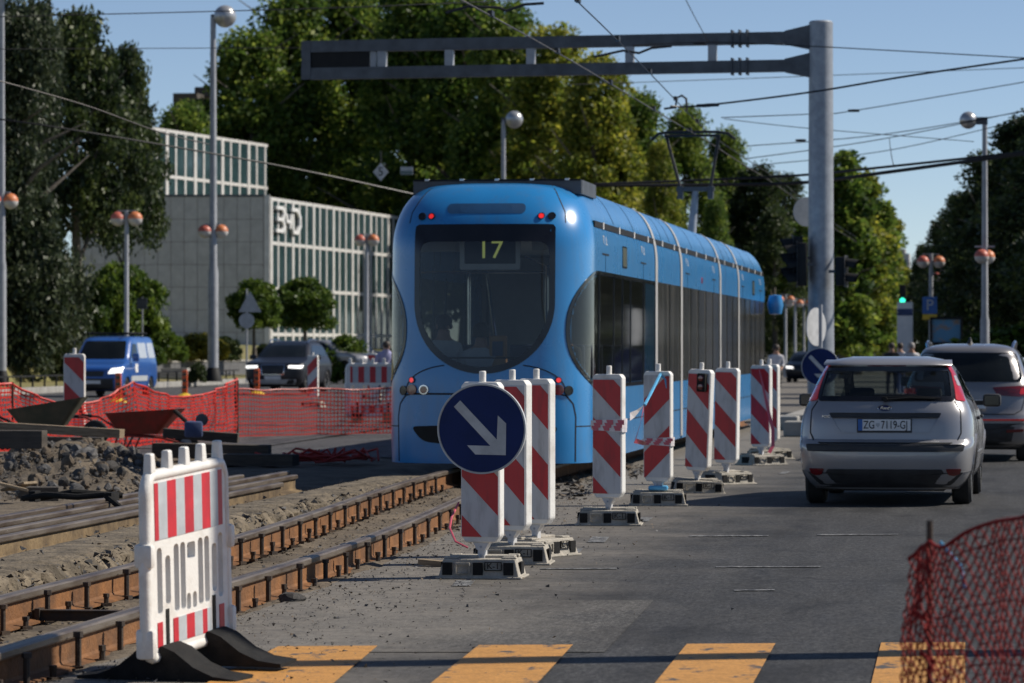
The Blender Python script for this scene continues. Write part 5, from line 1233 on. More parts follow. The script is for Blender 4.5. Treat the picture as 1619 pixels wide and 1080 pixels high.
# ================================================================ WHITE PLASTIC BARRIER (near left)
def barrier(label, loc, rz, feet=True, sc=1.0):
    t = thing('plastic_barrier', label, 'barrier', loc, rz, None, sc)
    z0 = 0.13
    L, Hh = 1.0, 0.95
    outer = rpoly([(0.0, 0.07), (0.05, 0.0), (0.95, 0.0), (1.0, 0.07), (1.0, 0.5), (0.985, 0.52), (0.985, 0.88), (0.94, 0.95), (0.06, 0.95), (0.015, 0.88), (0.015, 0.52), (0.0, 0.5)], 0.03, 4)
    slot = lambda x, a, b, w=0.062: rrect(x, (a + b) / 2, w, b - a, w / 2, 4)
    holes = [slot(0.13, 0.22, 0.57), slot(0.23, 0.26, 0.52), slot(0.335, 0.21, 0.57), slot(0.415, 0.21, 0.57), rrect(0.52, 0.515, 0.1, 0.09, 0.02, 3), slot(0.48, 0.2, 0.29, 0.05), slot(0.555, 0.2, 0.29, 0.05), slot(0.635, 0.21, 0.57), slot(0.715, 0.21, 0.57), slot(0.81, 0.26, 0.52), slot(0.89, 0.22, 0.57)]
    m = MB(); m.bm(plate_holes([(x, z + z0) for x, z in outer], [[(x, z + z0) for x, z in h] for h in holes], -0.02, 0.02))
    pn = m.build('panel', 'white_plastic', t, True, 30)
    bv = pn.modifiers.new('bevel', 'BEVEL'); bv.width = 0.006; bv.segments = 2; bv.limit_method = 'ANGLE'; bv.angle_limit = R(50)
    # rolled edge and side clips
    m = MB(); pts = [(x, 0, z + z0) for x, z in outer]; m.tube(pts + pts[:2], 0.032, 8, cap=False); m.build('rolled_edge', 'white_plastic', pn, True, 60)
    for x in (0.0, 1.0):
        for z, hgt in ((0.54, 0.13), (0.08, 0.16)):
            MB().cbox((x, 0.0, z + z0), (0.055, 0.1, hgt), 0.02).build('side_clip', 'white_plastic', pn, True)
    k = None
    for x in (0.08, 0.29, 0.5, 0.71, 0.92):
        m = MB(); m.box((0, 0, 0.05), (0.07, 0.05, 0.14), 0, 0, 0.72, 0.8)
        if k is None: k = m.build('stacking_peg', 'white_plastic', pn); k.location = (x, 0, 0.95 + z0); bv = k.modifiers.new('bevel', 'BEVEL'); bv.width = 0.01; bv.segments = 2
        else: inst(k, (x, 0, 0.95 + z0))
    for sy in (-1, 1):
        for i, (x0, x1) in enumerate(((0.08, 0.125), (0.125, 0.23), (0.23, 0.34), (0.34, 0.445), (0.445, 0.555), (0.555, 0.66), (0.66, 0.765), (0.765, 0.865), (0.865, 0.92))):
            MB().box(((x0 + x1) / 2, sy * 0.0215, 0.762 + z0), (x1 - x0, 0.004, 0.3)).build('red_strip' if i % 2 == 0 else 'grey_strip', 'barrier_red' if i % 2 == 0 else 'barrier_grey', pn)
        for i, (x0, x1, c) in enumerate(((0.09, 0.15, 1), (0.28, 0.34, 1), (0.34, 0.44, 0), (0.44, 0.54, 1), (0.54, 0.64, 0), (0.64, 0.7, 1), (0.7, 0.75, 0), (0.86, 0.92, 1))):
            MB().box(((x0 + x1) / 2, sy * 0.0215, 0.115 + z0), (x1 - x0, 0.004, 0.13)).build('red_strip' if c else 'grey_strip', 'barrier_red' if c else 'barrier_grey', pn)
    if feet:
        for x in (0.21, 0.79):
            prof = [(-0.42, 0), (-0.42, 0.02), (-0.3, 0.035), (-0.2, 0.08), (-0.1, 0.16), (-0.04, 0.185), (0.04, 0.185), (0.1, 0.16), (0.2, 0.08), (0.3, 0.035), (0.42, 0.02), (0.42, 0)]
            m = MB(); m.prism(prof, x - 0.11, x + 0.11, 0, 'yz')
            f = m.build('rubber_foot', 'black_rubber', t)
            for j in range(7): MB().prism([(-0.3 + .005, 0.0), (-0.2, 0.075), (-0.1, 0.155), (0.1, 0.155), (0.2, 0.075), (0.3, 0.0)], x - 0.1 + j * 0.033 - 0.004, x - 0.1 + j * 0.033 + 0.004, 0, 'yz') if False else None
            MB().box((x, 0, 0.2), (0.035, 0.05, 0.34)).build('foot_tongue', 'black_rubber', t)
    return t
a = P(233, 0, 17.6); b = P(366, 0, 18.6); v = b - a; bz = math.atan2(v.y, v.x)
bo = barrier('white plastic barrier with red stripes standing at the lower left by the rails', (a.x, a.y, -0.01), bz)
bo.rotation_euler = (0, R(-3.0), bz); bo.scale = (1, 1, 0.93)
p = GD(547, 78, 0.0)
barrier('white plastic barrier standing behind the net against the blue tram', (p.x, p.y, 0.02), R(8), True, 1.15)

# ================================================================ GANTRY WITH SIGNALS
pc = GD(1298, 76)
gt = thing('sign_gantry', 'thick grey post with a long double arm reaching left over the tram', 'gantry', (pc.x, pc.y, 0))
m = MB(); m.lathe((0, 0, 0), [(0.29, 0), (0.27, 2.5), (0.25, 8.3), (0.25, 8.42), (0.22, 8.45), (0, 8.45)], 36); m.build('post', 'galvanised', gt, True, 30)
e = P(478, 60, 78.5); dl = Vector((e.x - pc.x, e.y - pc.y, 0)); GL = dl.length; ga = math.atan2(dl.y, dl.x)
arm = thing('arm', '', ''); arm.parent = gt; arm.rotation_euler = (0, 0, ga)
zt1, zb1 = EYE + (HOR - 62) / FPX * 76.5, EYE + (HOR - 106) / FPX * 76.5
for zz in (zt1, zb1):
    m = MB(); m.box((GL / 2 + 0.2, 0, zz), (GL - 0.4, 0.2, 0.25)); m.build('arm_beam', 'steel_dark', arm)
    m = MB(); m.prism([(0.2, zz + 0.26), (0.2, zz - 0.26), (0.75, zz - 0.14), (0.75, zz + 0.14)], -0.12, 0.12); m.build('arm_socket', 'steel_dark', arm)
    for k in range(3): MB().box((1.55 + k * 0.16, 0, zz), (0.03, 0.3, 0.36)).build('flange', 'steel_dark', arm)
    MB().box((-0.27, 0, zz), (0.1, 0.16, 0.3)).build('back_plate', 'steel_dark', gt)
dx = lambda px: (1298 - px) / (1298 - 478) * GL
for px in (1131, 1002, 846, 716, 608): MB().box((dx(px), 0, (zt1 + zb1) / 2), (0.17, 0.18, zt1 - zb1 - 0.25)).build('arm_upright', 'pole_grey', arm)
MB().box((dx(486), 0, (zt1 + zb1) / 2), (0.2, 0.22, zt1 - zb1 + 0.25)).build('arm_end', 'steel_dark', arm)
MB().box((dx(594), 0, (zt1 + zb1) / 2), (0.12, 0.12, zt1 - zb1 - 0.25)).build('arm_upright', 'pole_grey', arm)
MB().box((dx(540), 0, (zt1 + zb1) / 2), (dx(493) - dx(587), 0.14, zt1 - zb1 - 0.25)).build('display_panel', 'black_matt', arm)
def signal_head(label, loc, rz, n=3):
    t = thing('traffic_signal', label, 'traffic light', loc, rz, 'traffic signals on the gantry post')
    m = MB(); m.cbox((0, 0, 0), (0.3, 0.2, 0.3 * n), 0.03); m.build('housing', 'black_matt', t, True)
    m = MB(); m.bm(plate_holes(rrect(0, 0, 0.36, 0.3 * n + 0.06, 0.03, 3), [rrect(0, 0, 0.28, 0.3 * n - 0.02, 0.03, 3)], -0.11, -0.1)); m.build('rim_plate', 'plastic_black', t)
    for k in range(n):
        z = 0.3 * (k - (n - 1) / 2)
        v = MB()
        for j in range(13):
            q = math.pi * (-0.15 + 1.3 * j / 12)
            v.v += [(0.12 * math.cos(q), -0.1, z + 0.12 * math.sin(q)), (0.12 * math.cos(q), -0.3 - 0.08 * math.sin(max(0, q)) * (1 if q < math.pi else 0), z + 0.12 * math.sin(q) - 0.03)]
        v.f = [(2 * j, 2 * j + 1, 2 * j + 3, 2 * j + 2) for j in range(12)]; v.m = [0] * 12
        v.build('visor', 'black_matt', t, True)
        l = MB(); l.lathe((0, -0.1, z), [(0, -0.03), (0.06, -0.02), (0.1, 0.0)], 18, 0, 'y'); l.build('lens', 'black_gloss', t, True)
    MB().box((0, 0.16, 0), (0.06, 0.2, 0.06)).build('bracket', 'steel_dark', t)
    return t
signal_head('black traffic light on the left of the grey gantry post, nearest the post', P(1268, 418, 75.6), R(-84))
signal_head('second black traffic light at the left, hiding behind the first one', P(1261, 408, 75.9), R(-80))
signal_head('black traffic light on the right side of the grey gantry post', P(1330, 429, 75.6), R(80), 2)
t = thing('round_sign', 'round sign seen from behind, half hidden by the gantry post', 'sign', P(1276, 335, 76.6), R(25)); m = MB(); m.lathe((0, 0, 0), [(0, -0.01), (0.31, -0.01), (0.31, 0.015), (0, 0.015)], 40, 0, 'y'); m.build('sign_disc', 'sign_back', t, True, 30); MB().box((0, 0.05, 0), (0.3, 0.06, 0.05)).build('bracket', 'steel_dark', t)
# the lamp pole just outside the picture whose shadow lies across the crossing
qa, qb = G(1619, 1032), G(540, 1056); sdv = Vector((SDIR.x, SDIR.y, 0)).normalized(); pb = qa + sdv * 4.6
t = thing('roadside_pole', 'thick grey post beside the crossing at the right, out of the picture', 'pole', (pb.x, pb.y, 0)); m = MB(); m.lathe((0, 0, 0), [(0.22, 0), (0.2, 4), (0.17, 9.0), (0, 9.02)], 20); m.build('pole_shaft', 'pole_grey', t, True); m = MB(); m.lathe((0, 0, 0), [(0.36, 0), (0.36, 0.03), (0.28, 0.06), (0.23, 0.3)], 20); m.build('pole_foot', 'pole_grey', t, True)

# ================================================================ STREET LAMPS
def globe(parent, name, c, r, top, bot):
    m = MB(); n = 10
    m.lathe(c, [(r * math.sin(math.pi * k / 20), r * math.cos(math.pi * k / 20)) for k in range(0, 11)], 22); a = m.build(name, top, parent, True, 80)
    m = MB(); m.lathe(c, [(r * math.sin(math.pi * k / 20), r * math.cos(math.pi * k / 20)) for k in range(10, 21)], 22); m.build('globe_lower', bot, a, True, 80)
def street_lamp(label, loc, H, side=1, mid=None, r=0.4, pr=0.1, foot=0.5, group='tall lamp posts with silver globes', twin=True, turn=0.0, gr=0.26):
    t = thing('street_lamp', label, 'lamp post', loc, 0, group)
    m = MB(); m.lathe((0, 0, 0), [(pr * 1.35, 0), (pr * 1.3, H * 0.3), (pr, H * 0.32), (pr * 0.7, H), (0, H)], 16); m.build('pole', 'pole_grey', t, True)
    m = MB(); m.lathe((0, 0, 0), [(pr * 2.4, 0), (pr * 2.3, 0.06), (pr * 1.5, foot), (pr * 1.35, foot + 0.02)], 16); m.build('pole_foot', 'black_matt', t, True)
    m = MB(); m.box((side * 0.12, 0, H), (0.4, 0.14, 0.2)); m.build('lamp_bracket', 'steel_dark', t)
    globe(t, 'silver_globe', (side * 0.45, 0, H + 0.02), r, 'globe_silver', 'globe_silver')
    if mid: 
        for sx, mt in ((-1, 'globe_red'), (1, 'globe_orange')):
            globe(t, 'orange_globe', (sx * (0.14 + pr) * math.cos(turn), sx * (0.14 + pr) * math.sin(turn) + 0.1 * sx, mid), gr, mt, 'globe_white'); m = MB(); m.box((sx * 0.1, 0, mid + 0.28), (0.35, 0.05, 0.05)); m.build('globe_arm', 'pole_grey', t)
    return t
def low_lamp(label, loc, H, r=0.27, sc=1.0, yaw=0.0):
    t = thing('globe_lamp', label, 'lamp post', loc, yaw, 'low lamps with orange globes', sc)
    m = MB(); m.lathe((0, 0, 0), [(0.13, 0), (0.12, 0.6), (0.085, 0.65), (0.075, H + 0.3), (0, H + 0.3)], 12); m.build('pole', 'pole_grey', t, True)
    for sx, mt in ((-1, 'globe_red'), (1, 'globe_orange')): globe(t, 'orange_globe', (sx * 0.3, 0, H), r, mt, 'globe_white')
    MB().box((0, 0, H + 0.27), (0.62, 0.05, 0.04)).build('globe_arm', 'pole_grey', t)
    return t
def top(py, d): return EYE + (HOR - py) / FPX * d
p = GD(337, 136, 0.36); street_lamp('tall lamp post with silver globe in front of the grey stone building', p, top(27, 136) - 0.36, 1, top(366, 136) - 0.36, 0.42, 0.15)
p = GD(3, 118, 0.36); street_lamp('tall lamp post at the left edge of the picture', p, top(-20, 118) - 0.36, 1, top(318, 118) - 0.36, 0.4, 0.11)
p = GD(796, 150, 0.1); street_lamp('tall lamp post with silver globe rising behind the blue tram', p, top(190, 150) - 0.1, 1, None, 0.36, 0.12)
p = GD(1557, 100, 0.0); street_lamp('tall lamp post with silver globe at the far right', p, top(191, 100), -1, top(406, 100), 0.24, 0.095, turn=R(70), gr=0.2)
low_lamp('low lamp with two orange globes left of the stone building, by the round tree', GD(200, 124, 0.4), top(346, 124) - 0.4, 0.25, 1.0)
low_lamp('low lamp with two orange globes before the glass facade', GD(580, 165, 0.3), top(380, 165) - 0.3, 0.27, 1.0)
for px, py, d, lab in ((1472, 414, 130, 'low lamp with orange globes left of the tall lamp at far right'), (1492, 437, 165, 'low lamp with orange globes close behind another, at far right'), (1242, 474, 200, 'leftmost of three small orange globe lamps by the gantry post'), (1257, 480, 210, 'middle one of three small orange globe lamps by the gantry post'), (1271, 480, 220, 'rightmost of three small orange globe lamps by the gantry post')):
    low_lamp(lab, GD(px, d, 0), top(py, d), 0.22, 1.0, R(20))

# ================================================================ OVERHEAD WIRES
GW = 'overhead wires'
def wire(label, pts, r=0.012, mat='wire_black', knots=()):
    t = thing('overhead_wire', label, 'wire', (0, 0, 0), 0, GW)
    pp = [P(*q) for q in pts]
    if len(pp) == 2: mid = (pp[0] + pp[1]) / 2; mid.z -= (pp[1] - pp[0]).length * 0.006; pp = [pp[0], mid, pp[1]]
    # smooth the line through its points
    out = []
    for i in range(len(pp) - 1):
        a, b = pp[i], pp[i + 1]; m0 = (pp[i + 1] - pp[max(0, i - 1)]) / 2; m1 = (pp[min(len(pp) - 1, i + 2)] - pp[i]) / 2
        for k in range(8):
            s = k / 8; out.append(a * (2*s**3 - 3*s*s + 1) + m0 * (s**3 - 2*s*s + s) + b * (-2*s**3 + 3*s*s) + m1 * (s**3 - s*s))
    out.append(pp[-1])
    MB().tube(out, r, 6).build('strand', mat, t, True)
    for q in knots:
        c = P(*q); MB().lathe(c, [(0, -0.14), (0.03, -0.13), (0.035, 0.0), (0.03, 0.13), (0, 0.14)], 8, 0, 'x').build('insulator', 'wire_black', t, True)
wire('thin wire crossing the sky above the left trees to the top edge', [(-60, 28, 70), (540, 12, 72), (940, -6, 74)], 0.011)
wire('thin level wire passing behind the left lamp post and the gantry', [(-60, 78, 80), (350, 76, 82), (1000, 74, 84)], 0.009)
wire('wire running right from the gantry arm, highest in the right sky', [(1000, 72, 75), (1120, 67, 75), (1280, 73, 74), (1700, 96, 72)], 0.012, 'wire_black', [(1106, 68, 75)])
wire('faint wire just under the gantry arm, nearly level', [(900, 134, 90), (1290, 120, 92), (1700, 104, 92)], 0.010)
wire('dark wire climbing to the right edge from above the pantograph', [(1060, 168, 70), (1110, 167, 70), (1280, 146, 68), (1450, 118, 66), (1700, 82, 64)], 0.020, 'wire_black', [(1112, 167, 70), (1126, 166, 70)])
wire('wire with a clamp right of the gantry post, rising to the right', [(1140, 186, 85), (1290, 180, 85), (1350, 175, 85), (1700, 116, 82)], 0.012, 'wire_black', [(1350, 175, 85)])
wire('thin wire sagging right from behind the gantry post', [(1145, 188, 88), (1280, 203, 88), (1540, 224, 88)], 0.010)
wire('upper of three close wires meeting the far right lamp', [(1180, 231, 95), (1400, 212, 95), (1700, 162, 92)], 0.013, 'wire_black', [(1266, 222, 95)])
wire('middle of three close wires meeting the far right lamp', [(1180, 251, 93), (1400, 219, 93), (1700, 158, 90)], 0.013)
wire('lower of three close wires meeting the far right lamp', [(1200, 261, 97), (1420, 235, 97), (1700, 168, 95)], 0.012)
wire('upper thick black cable passing the gantry post to the right edge', [(940, 291, 80), (1150, 283, 80), (1280, 276, 79), (1400, 264, 77), (1700, 232, 75)], 0.030)
wire('lower thick black cable passing the gantry post to the right edge', [(900, 293, 81), (1150, 292, 81), (1280, 288, 80), (1420, 270, 78), (1700, 232, 76)], 0.042)
wire('short hanger joining the thin wires to the thick black cable', [(1406, 218, 93), (1413, 262, 78)], 0.010)
wire('pale wire slanting down across the left dark tree', [(-30, 120, 60), (130, 165, 62), (250, 208, 64), (330, 228, 66)], 0.011, 'wire_copper')
wire('black cable sagging in front of the stone building to the tram', [(-30, 185, 78), (100, 203, 78), (420, 258, 80), (640, 304, 82), (700, 318, 83)], 0.021)
wire('thin slanting wire at the top edge above the gantry arm', [(1070, -30, 70), (1120, 66, 75)], 0.009)
tw = lambda y: xc(y) if y < 44 else -6.08
for lab, off, zz, r in (('copper contact wire hanging over the tram track towards the pantograph', 0.0, 5.93, 0.0105), ('second contact wire crossing the first above the tram roof', 0.5, 6.1, 0.0095)):
    t = thing('contact_wire', lab, 'wire', (0, 0, 0), 0, GW); pts = []
    for y in arange(14, 150, 3): pts.append((-6.08 - (off * (75 - y) / 30.0 if off == 0 else -off * (75 - y) / 26.0) * (1 if y < 75 else 0) - (0.022 * (75 - y) if (off == 0 and y < 75) else 0), y, zz + 0.05 * math.cos(y / 8.0)))
    MB().tube(pts, r, 6).build('strand', 'wire_copper' if off == 0 else 'wire_black', t, True)
    for y in range(40, 80, 6):
        k = min(range(len(pts)), key=lambda i: abs(pts[i][1] - y)); MB().box((pts[k][0], pts[k][1], pts[k][2] + 0.03), (0.06, 0.25, 0.07)).build('wire_clamp', 'wire_black', t)
for lab, pts in (('dark curved wire arm at the top, left of the contact wires', [(705, 20, 58), (740, 10, 58), (790, 12, 58), (800, 17, 58), (830, 7, 58), (860, 5, 58)]), ('dark curved wire arm right of the gantry arm uprights', [(940, 90, 66), (985, 80, 66), (1010, 84, 66), (1030, 76, 66), (1062, 73, 66)]), ('small hooked wire arm above the pantograph', [(1050, 172, 72), (1068, 170, 72), (1070, 155, 72), (1078, 151, 72), (1085, 156, 72), (1086, 175, 72)])):
    t = thing('wire_arm', lab, 'wire', (0, 0, 0), 0, 'arms holding the contact wires'); MB().tube([P(*q) for q in pts], 0.025, 6).build('arm_rod', 'wire_black', t, True)
# ================================================================ NETS
def net(label, path, hgt, cell, strand, mat, sag=0.1, post_h=1.15, posts=None, bunch=0.0, seed=1, thick=0.004, zoff=0.0):
    """safety net hung along a path of ground points; every strand is a thin real ribbon"""
    t = thing('safety_net', label, 'net', (0, 0, 0))
    r = random.Random(seed); pts = [Vector(p) for p in path]; L = [0]
    for i in range(1, len(pts)): L.append(L[-1] + (pts[i] - pts[i - 1]).length)
    def at(s):
        i = 0
        while i < len(L) - 2 and L[i + 1] < s: i += 1
        k = (s - L[i]) / (L[i + 1] - L[i]); return pts[i] + (pts[i + 1] - pts[i]) * k, (pts[i + 1] - pts[i]).normalized(), k, i
    nc = int(L[-1] / cell); nr = int(hgt / cell)
    grid = []
    for c in range(nc + 1):
        p, tn, k, i = at(min(L[-1] - 1e-4, c * cell)); nrm = Vector((tn.y, -tn.x, 0)); col = []
        droop = sag[i] * 4 * k * (1 - k) if isinstance(sag, (list, tuple)) else sag * 4 * k * (1 - k)
        for j in range(nr + 1):
            v = j / nr; z = p.z + zoff + 0.03 + (hgt - droop) * v + 0.02 * mn.noise((c * .15, j * .3, seed))
            fold = bunch * mn.noise((c * cell * 3.0, v * 1.2, seed * 3.1)) + 0.35 * bunch * mn.noise((c * cell * 11, v * 3, seed))
            q = p + nrm * fold + tn * (0.4 * bunch * mn.noise((c * cell * 4, v * 2.5, seed + 9)))
            col.append(Vector((q.x, q.y, z)))
        grid.append(col)
    m = MB(); h = strand / 2
    up = Vector((0, 0, h))
    for c in range(nc + 1):
        for j in range(nr + 1):
            p = grid[c][j]
            if c < nc:
                a = grid[c + 1][j]; m.add([p + up, a + up, a - up, p - up], [(0, 1, 2, 3)])
            if j < nr:
                a = grid[c][j + 1]; tn = (grid[min(nc, c + 1)][j] - grid[max(0, c - 1)][j]).normalized() * h * 0.8
                m.add([p - tn, p + tn, a + tn, a - tn], [(0, 1, 2, 3)])
    o = m.build('mesh_web', mat, t); sd = o.modifiers.new('solid', 'SOLIDIFY'); sd.thickness = thick
    MB().tube([grid[c][nr] for c in range(0, nc + 1, 2)], strand * 0.8, 5).build('top_cord', mat, t)
    for i in (posts if posts is not None else range(len(pts))):
        b = pts[i]; MB().tube([b + Vector((0, 0, -0.02)), b + Vector((0, 0, post_h))], 0.018, 8).build('net_post', 'bolt_iron', t, True)
    return t
gz = lambda px, py, z=0.0: G(px, py, z)
# behind the diggings
A = [GD(-40, 56, -0.02), GD(20, 57.5, -0.02), GD(210, 60, -0.02), GD(372, 66, -0.02)]
net('sagging orange safety net behind the wheelbarrows at the left', A, 1.06, 0.075, 0.026, 'net_orange', [0.02, 0.36, 0.3], 1.1, [1, 3], 0.12, 2)
B = [GD(376, 66.2, -0.02), GD(500, 68, -0.02), GD(640, 69, -0.02)]
net('taut red safety net running from its post to the blue tram', B, 0.86, 0.075, 0.022, 'net_dark', [0.03, 0.04], 1.05, [0], 0.025, 5)
m = MB(); 
for k in range(40):
    q = rnd.uniform(0, 6.28); rr_ = rnd.uniform(0.1, 1.0); m.tube([(rr_ * math.cos(q), 0.5 * rr_ * math.sin(q), rnd.uniform(0.02, 0.12)), (rr_ * math.cos(q + .5), 0.5 * rr_ * math.sin(q + .6), rnd.uniform(0.04, 0.22)), (0.8 * rr_ * math.cos(q + 1.1), 0.5 * rr_ * math.sin(q + 1.2), rnd.uniform(0.02, 0.12))], 0.018, 5)
o = m.build('crumpled_net', 'net_dark'); p = GD(510, 52, -0.03); o.location = p; tag(o, 'crumpled red net lying on the ground beside the tram', 'net'); o['kind'] = 'stuff'
# the blurred one close to the camera at the lower right: diamond mesh pulled up to the right
pn = GD(1462, 12.0)
t = thing('safety_net', 'dark red safety net close to the camera at the lower right corner', 'net', (0, 0, 0))
m = MB(); cw, ch = 0.037, 0.032; NC, NR = 56, 32; nodes = {}
dirn = (GD(1700, 11.3) - pn).normalized(); nrm = Vector((-dirn.y, dirn.x, 0)); h = 0.0025
for c in range(-4, NC):
    for r_ in range(NR + 1):
        s_ = (c + (0.5 if r_ % 2 else 0)) * cw; v = r_ / NR
        base = pn + dirn * (s_ if c >= 0 else s_ * 0.8)
        z = 0.02 + v * (0.99 + (0.05 * sm(0.05, 0.5, s_) if s_ > 0 else -0.03)) + 0.025 * s_ * (0.4 + v) + 0.02 * mn.noise((s_ * 6, v * 3, 2))
        if s_ < 0: z -= 0.05 * v * (-s_ / 0.13)
        z -= 0.05 * math.exp(-((s_ - 0.12) / 0.1) ** 2) * v
        fold = 0.04 * mn.noise((s_ * 4, v * 2.0, 11)) + 0.008 * mn.noise((s_ * 14, v * 5, 3))
        nodes[c, r_] = base + nrm * fold + dirn * (0.02 * mn.noise((s_ * 7, v * 6, 5))) + Vector((0, 0, z))
for (c, r_), p0 in nodes.items():
    for c2, r2 in ((c + 1, r_), (c + (1 if r_ % 2 else 0), r_ + 1), (c - (0 if r_ % 2 else 1), r_ + 1)):
        if (c2, r2) not in nodes: continue
        if r2 == r_ and r_ % 6 and (c + r_) % 2: continue
        p1 = nodes[c2, r2]; dd = (p1 - p0).normalized(); sd_ = dd.cross(nrm).normalized() * h
        m.add([p0 - sd_, p0 + sd_, p1 + sd_, p1 - sd_], [(0, 1, 2, 3)])
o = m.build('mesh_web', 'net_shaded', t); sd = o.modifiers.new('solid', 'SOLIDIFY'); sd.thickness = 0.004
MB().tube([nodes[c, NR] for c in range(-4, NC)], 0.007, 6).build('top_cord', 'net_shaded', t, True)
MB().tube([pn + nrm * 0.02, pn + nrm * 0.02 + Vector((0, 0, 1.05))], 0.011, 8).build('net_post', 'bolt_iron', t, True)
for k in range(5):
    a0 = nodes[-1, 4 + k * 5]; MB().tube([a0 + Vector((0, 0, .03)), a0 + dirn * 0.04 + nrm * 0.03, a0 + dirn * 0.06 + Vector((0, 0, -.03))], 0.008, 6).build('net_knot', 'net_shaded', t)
m = MB(); m.tube([pn + Vector((0.05, 0, 0.98)), pn + Vector((0.12, -0.02, 0.9)), pn + Vector((0.13, -.02, 0.83))], 0.006, 6); tag(m.build('blue_tie', 'tape_blue', None, True), 'small blue cable tie on the net nearest the camera', 'tie')
# ================================================================ WHEELBARROWS
def barrow(label, loc, rz, mat, frame, tilt=0.0):
    t = thing('wheelbarrow', label, 'wheelbarrow', loc, rz, 'wheelbarrows by the net'); t.rotation_euler = (0, tilt, rz)
    lo = rpoly([(-0.28, -0.2), (0.3, -0.17), (0.3, 0.17), (-0.28, 0.2)], 0.08, 4); hi = rpoly([(-0.46, -0.33), (0.62, -0.28), (0.62, 0.28), (-0.46, 0.33)], 0.1, 4); n = len(lo)
    m = MB(); m.v = [(x, y, 0.36) for x, y in lo] + [(x, y, 0.66 + 0.1 * max(0, x)) for x, y in hi] + [(x * 1.04, y * 1.06, 0.67 + 0.1 * max(0, x)) for x, y in hi] + [(x * 1.02, y * 1.03, 0.35) for x, y in lo]
    m.f = [tuple(range(n)), tuple(range(4 * n - 1, 3 * n - 1, -1))] + [(k * n + i, k * n + (i + 1) % n, (k + 1) * n + (i + 1) % n, (k + 1) * n + i) for k in range(3) for i in range(n)]; m.m = [0] * len(m.f)
    m.build('tray', mat, t, True, 35)
    for sy in (-1, 1):
        m = MB(); m.tube([(-1.0, sy * 0.3, 0.62), (-0.75, sy * 0.3, 0.6), (-0.3, sy * 0.22, 0.34), (0.35, sy * 0.12, 0.3), (0.72, sy * 0.07, 0.2)], 0.018, 8); m.build('handle_tube', frame, t, True)
        m = MB(); m.tube([(-1.02, sy * 0.3, 0.62), (-0.86, sy * 0.3, 0.61)], 0.024, 8); m.build('grip', 'black_rubber', t, True)
        m = MB(); m.tube([(-0.28, sy * 0.22, 0.34), (-0.38, sy * 0.25, 0.0), (-0.22, sy * 0.24, 0.0), (-0.05, sy * 0.18, 0.33)], 0.015, 8); m.build('leg', frame, t, True)
    w = MB(); w.lathe((0.72, 0, 0.19), [(0.1, -0.04), (0.16, -0.045), (0.19, -0.03), (0.195, 0), (0.19, 0.03), (0.16, 0.045), (0.1, 0.04)], 26, 0, 'y'); w = w.build('wheel', 'tyre', t, True)
    MB().lathe((0.72, 0, 0.19), [(0, -0.05), (0.1, -0.035), (0.1, 0.035), (0, 0.05)], 16, 0, 'y').build('hub', 'galvanised', w, True)
    return t
barrow('dark green wheelbarrow tipped forward at the left end of the net', GD(75, 52.5, 0.12), R(4), 'barrow_green', 'black_matt', R(-6))
barrow('rusty red wheelbarrow standing before the orange net', GD(222, 54.5, -0.02), R(-4), 'barrow_red', 'barrow_red', 0.0)
for lab, px, d, z in (('upturned black rubber tub under the green wheelbarrow', 118, 51.5, 0.1),):
    m = MB(); m.lathe((0, 0, 0), [(0.36, 0.0), (0.34, 0.03), (0.27, 0.3), (0.24, 0.33), (0, 0.33)], 26); o = m.build('rubber_tub', 'black_rubber', None, True); o.location = GD(px, d, z - 0.12); tag(o, lab, 'tub')
# ================================================================ RUBBLE
def rock(seed, squash=0.75):
    bm = bmesh.new(); bmesh.ops.create_icosphere(bm, subdivisions=2, radius=1.0)
    for v in bm.verts:
        d = v.co.normalized(); k = 1 + 0.34 * mn.noise(d * 1.3 + Vector((seed * 7.1, 0, 0))) + 0.16 * mn.noise(d * 3.1 + Vector((0, seed * 3.3, 0)))
        v.co = Vector((d.x * k, d.y * k * 0.9, d.z * k * squash))
    # a few broken faces
    r = random.Random(seed)
    for _ in range(5):
        n = Vector((r.uniform(-1, 1), r.uniform(-1, 1), r.uniform(-.6, 1))).normalized(); lim = r.uniform(0.5, 0.72)
        for v in bm.verts:
            e = v.co.dot(n) - lim
            if e > 0: v.co -= n * e
    m = MB(); m.bm(bm); return m
rp = thing('rubble_heap', 'heap of broken stones and earth between the loose rails and the wheelbarrows', 'rubble', (0, 0, 0))
RK = []
for k in range(7):
    o = rock(k + 1).build('stone', ['rock_grey', 'rock_tan', 'rock_dark', 'rock_tan', 'rock_tan', 'rock_dark', 'rock_grey'][k], rp, True, 22); RK.append(o)
def heap_z(px, d):
    u = (px - 115) / 175.0; v = (d - 45.5) / 5.5; return max(0, 0.5 * (1 - u * u) * (1 - v * v))
m = MB(); NX, NY = 60, 30
for j in range(NY + 1):
    for i in range(NX + 1):
        px = -70 + 370 * i / NX; d = 39.5 + 12 * j / NY; g = GD(px, d, 0); z = heap_z(px, d)
        m.v.append((g.x, g.y, -0.12 + z * (0.9 + 0.5 * mn.noise((g.x * 2.2, g.y * 2.2, 4))) + 0.05 * mn.noise((g.x * 7, g.y * 7, 1))))
m.f = [(j * (NX + 1) + i, j * (NX + 1) + i + 1, (j + 1) * (NX + 1) + i + 1, (j + 1) * (NX + 1) + i) for j in range(NY) for i in range(NX)]; m.m = [0] * len(m.f)
m.build('earth_mound', 'mud', rp, True, 70)
used = [False] * 7
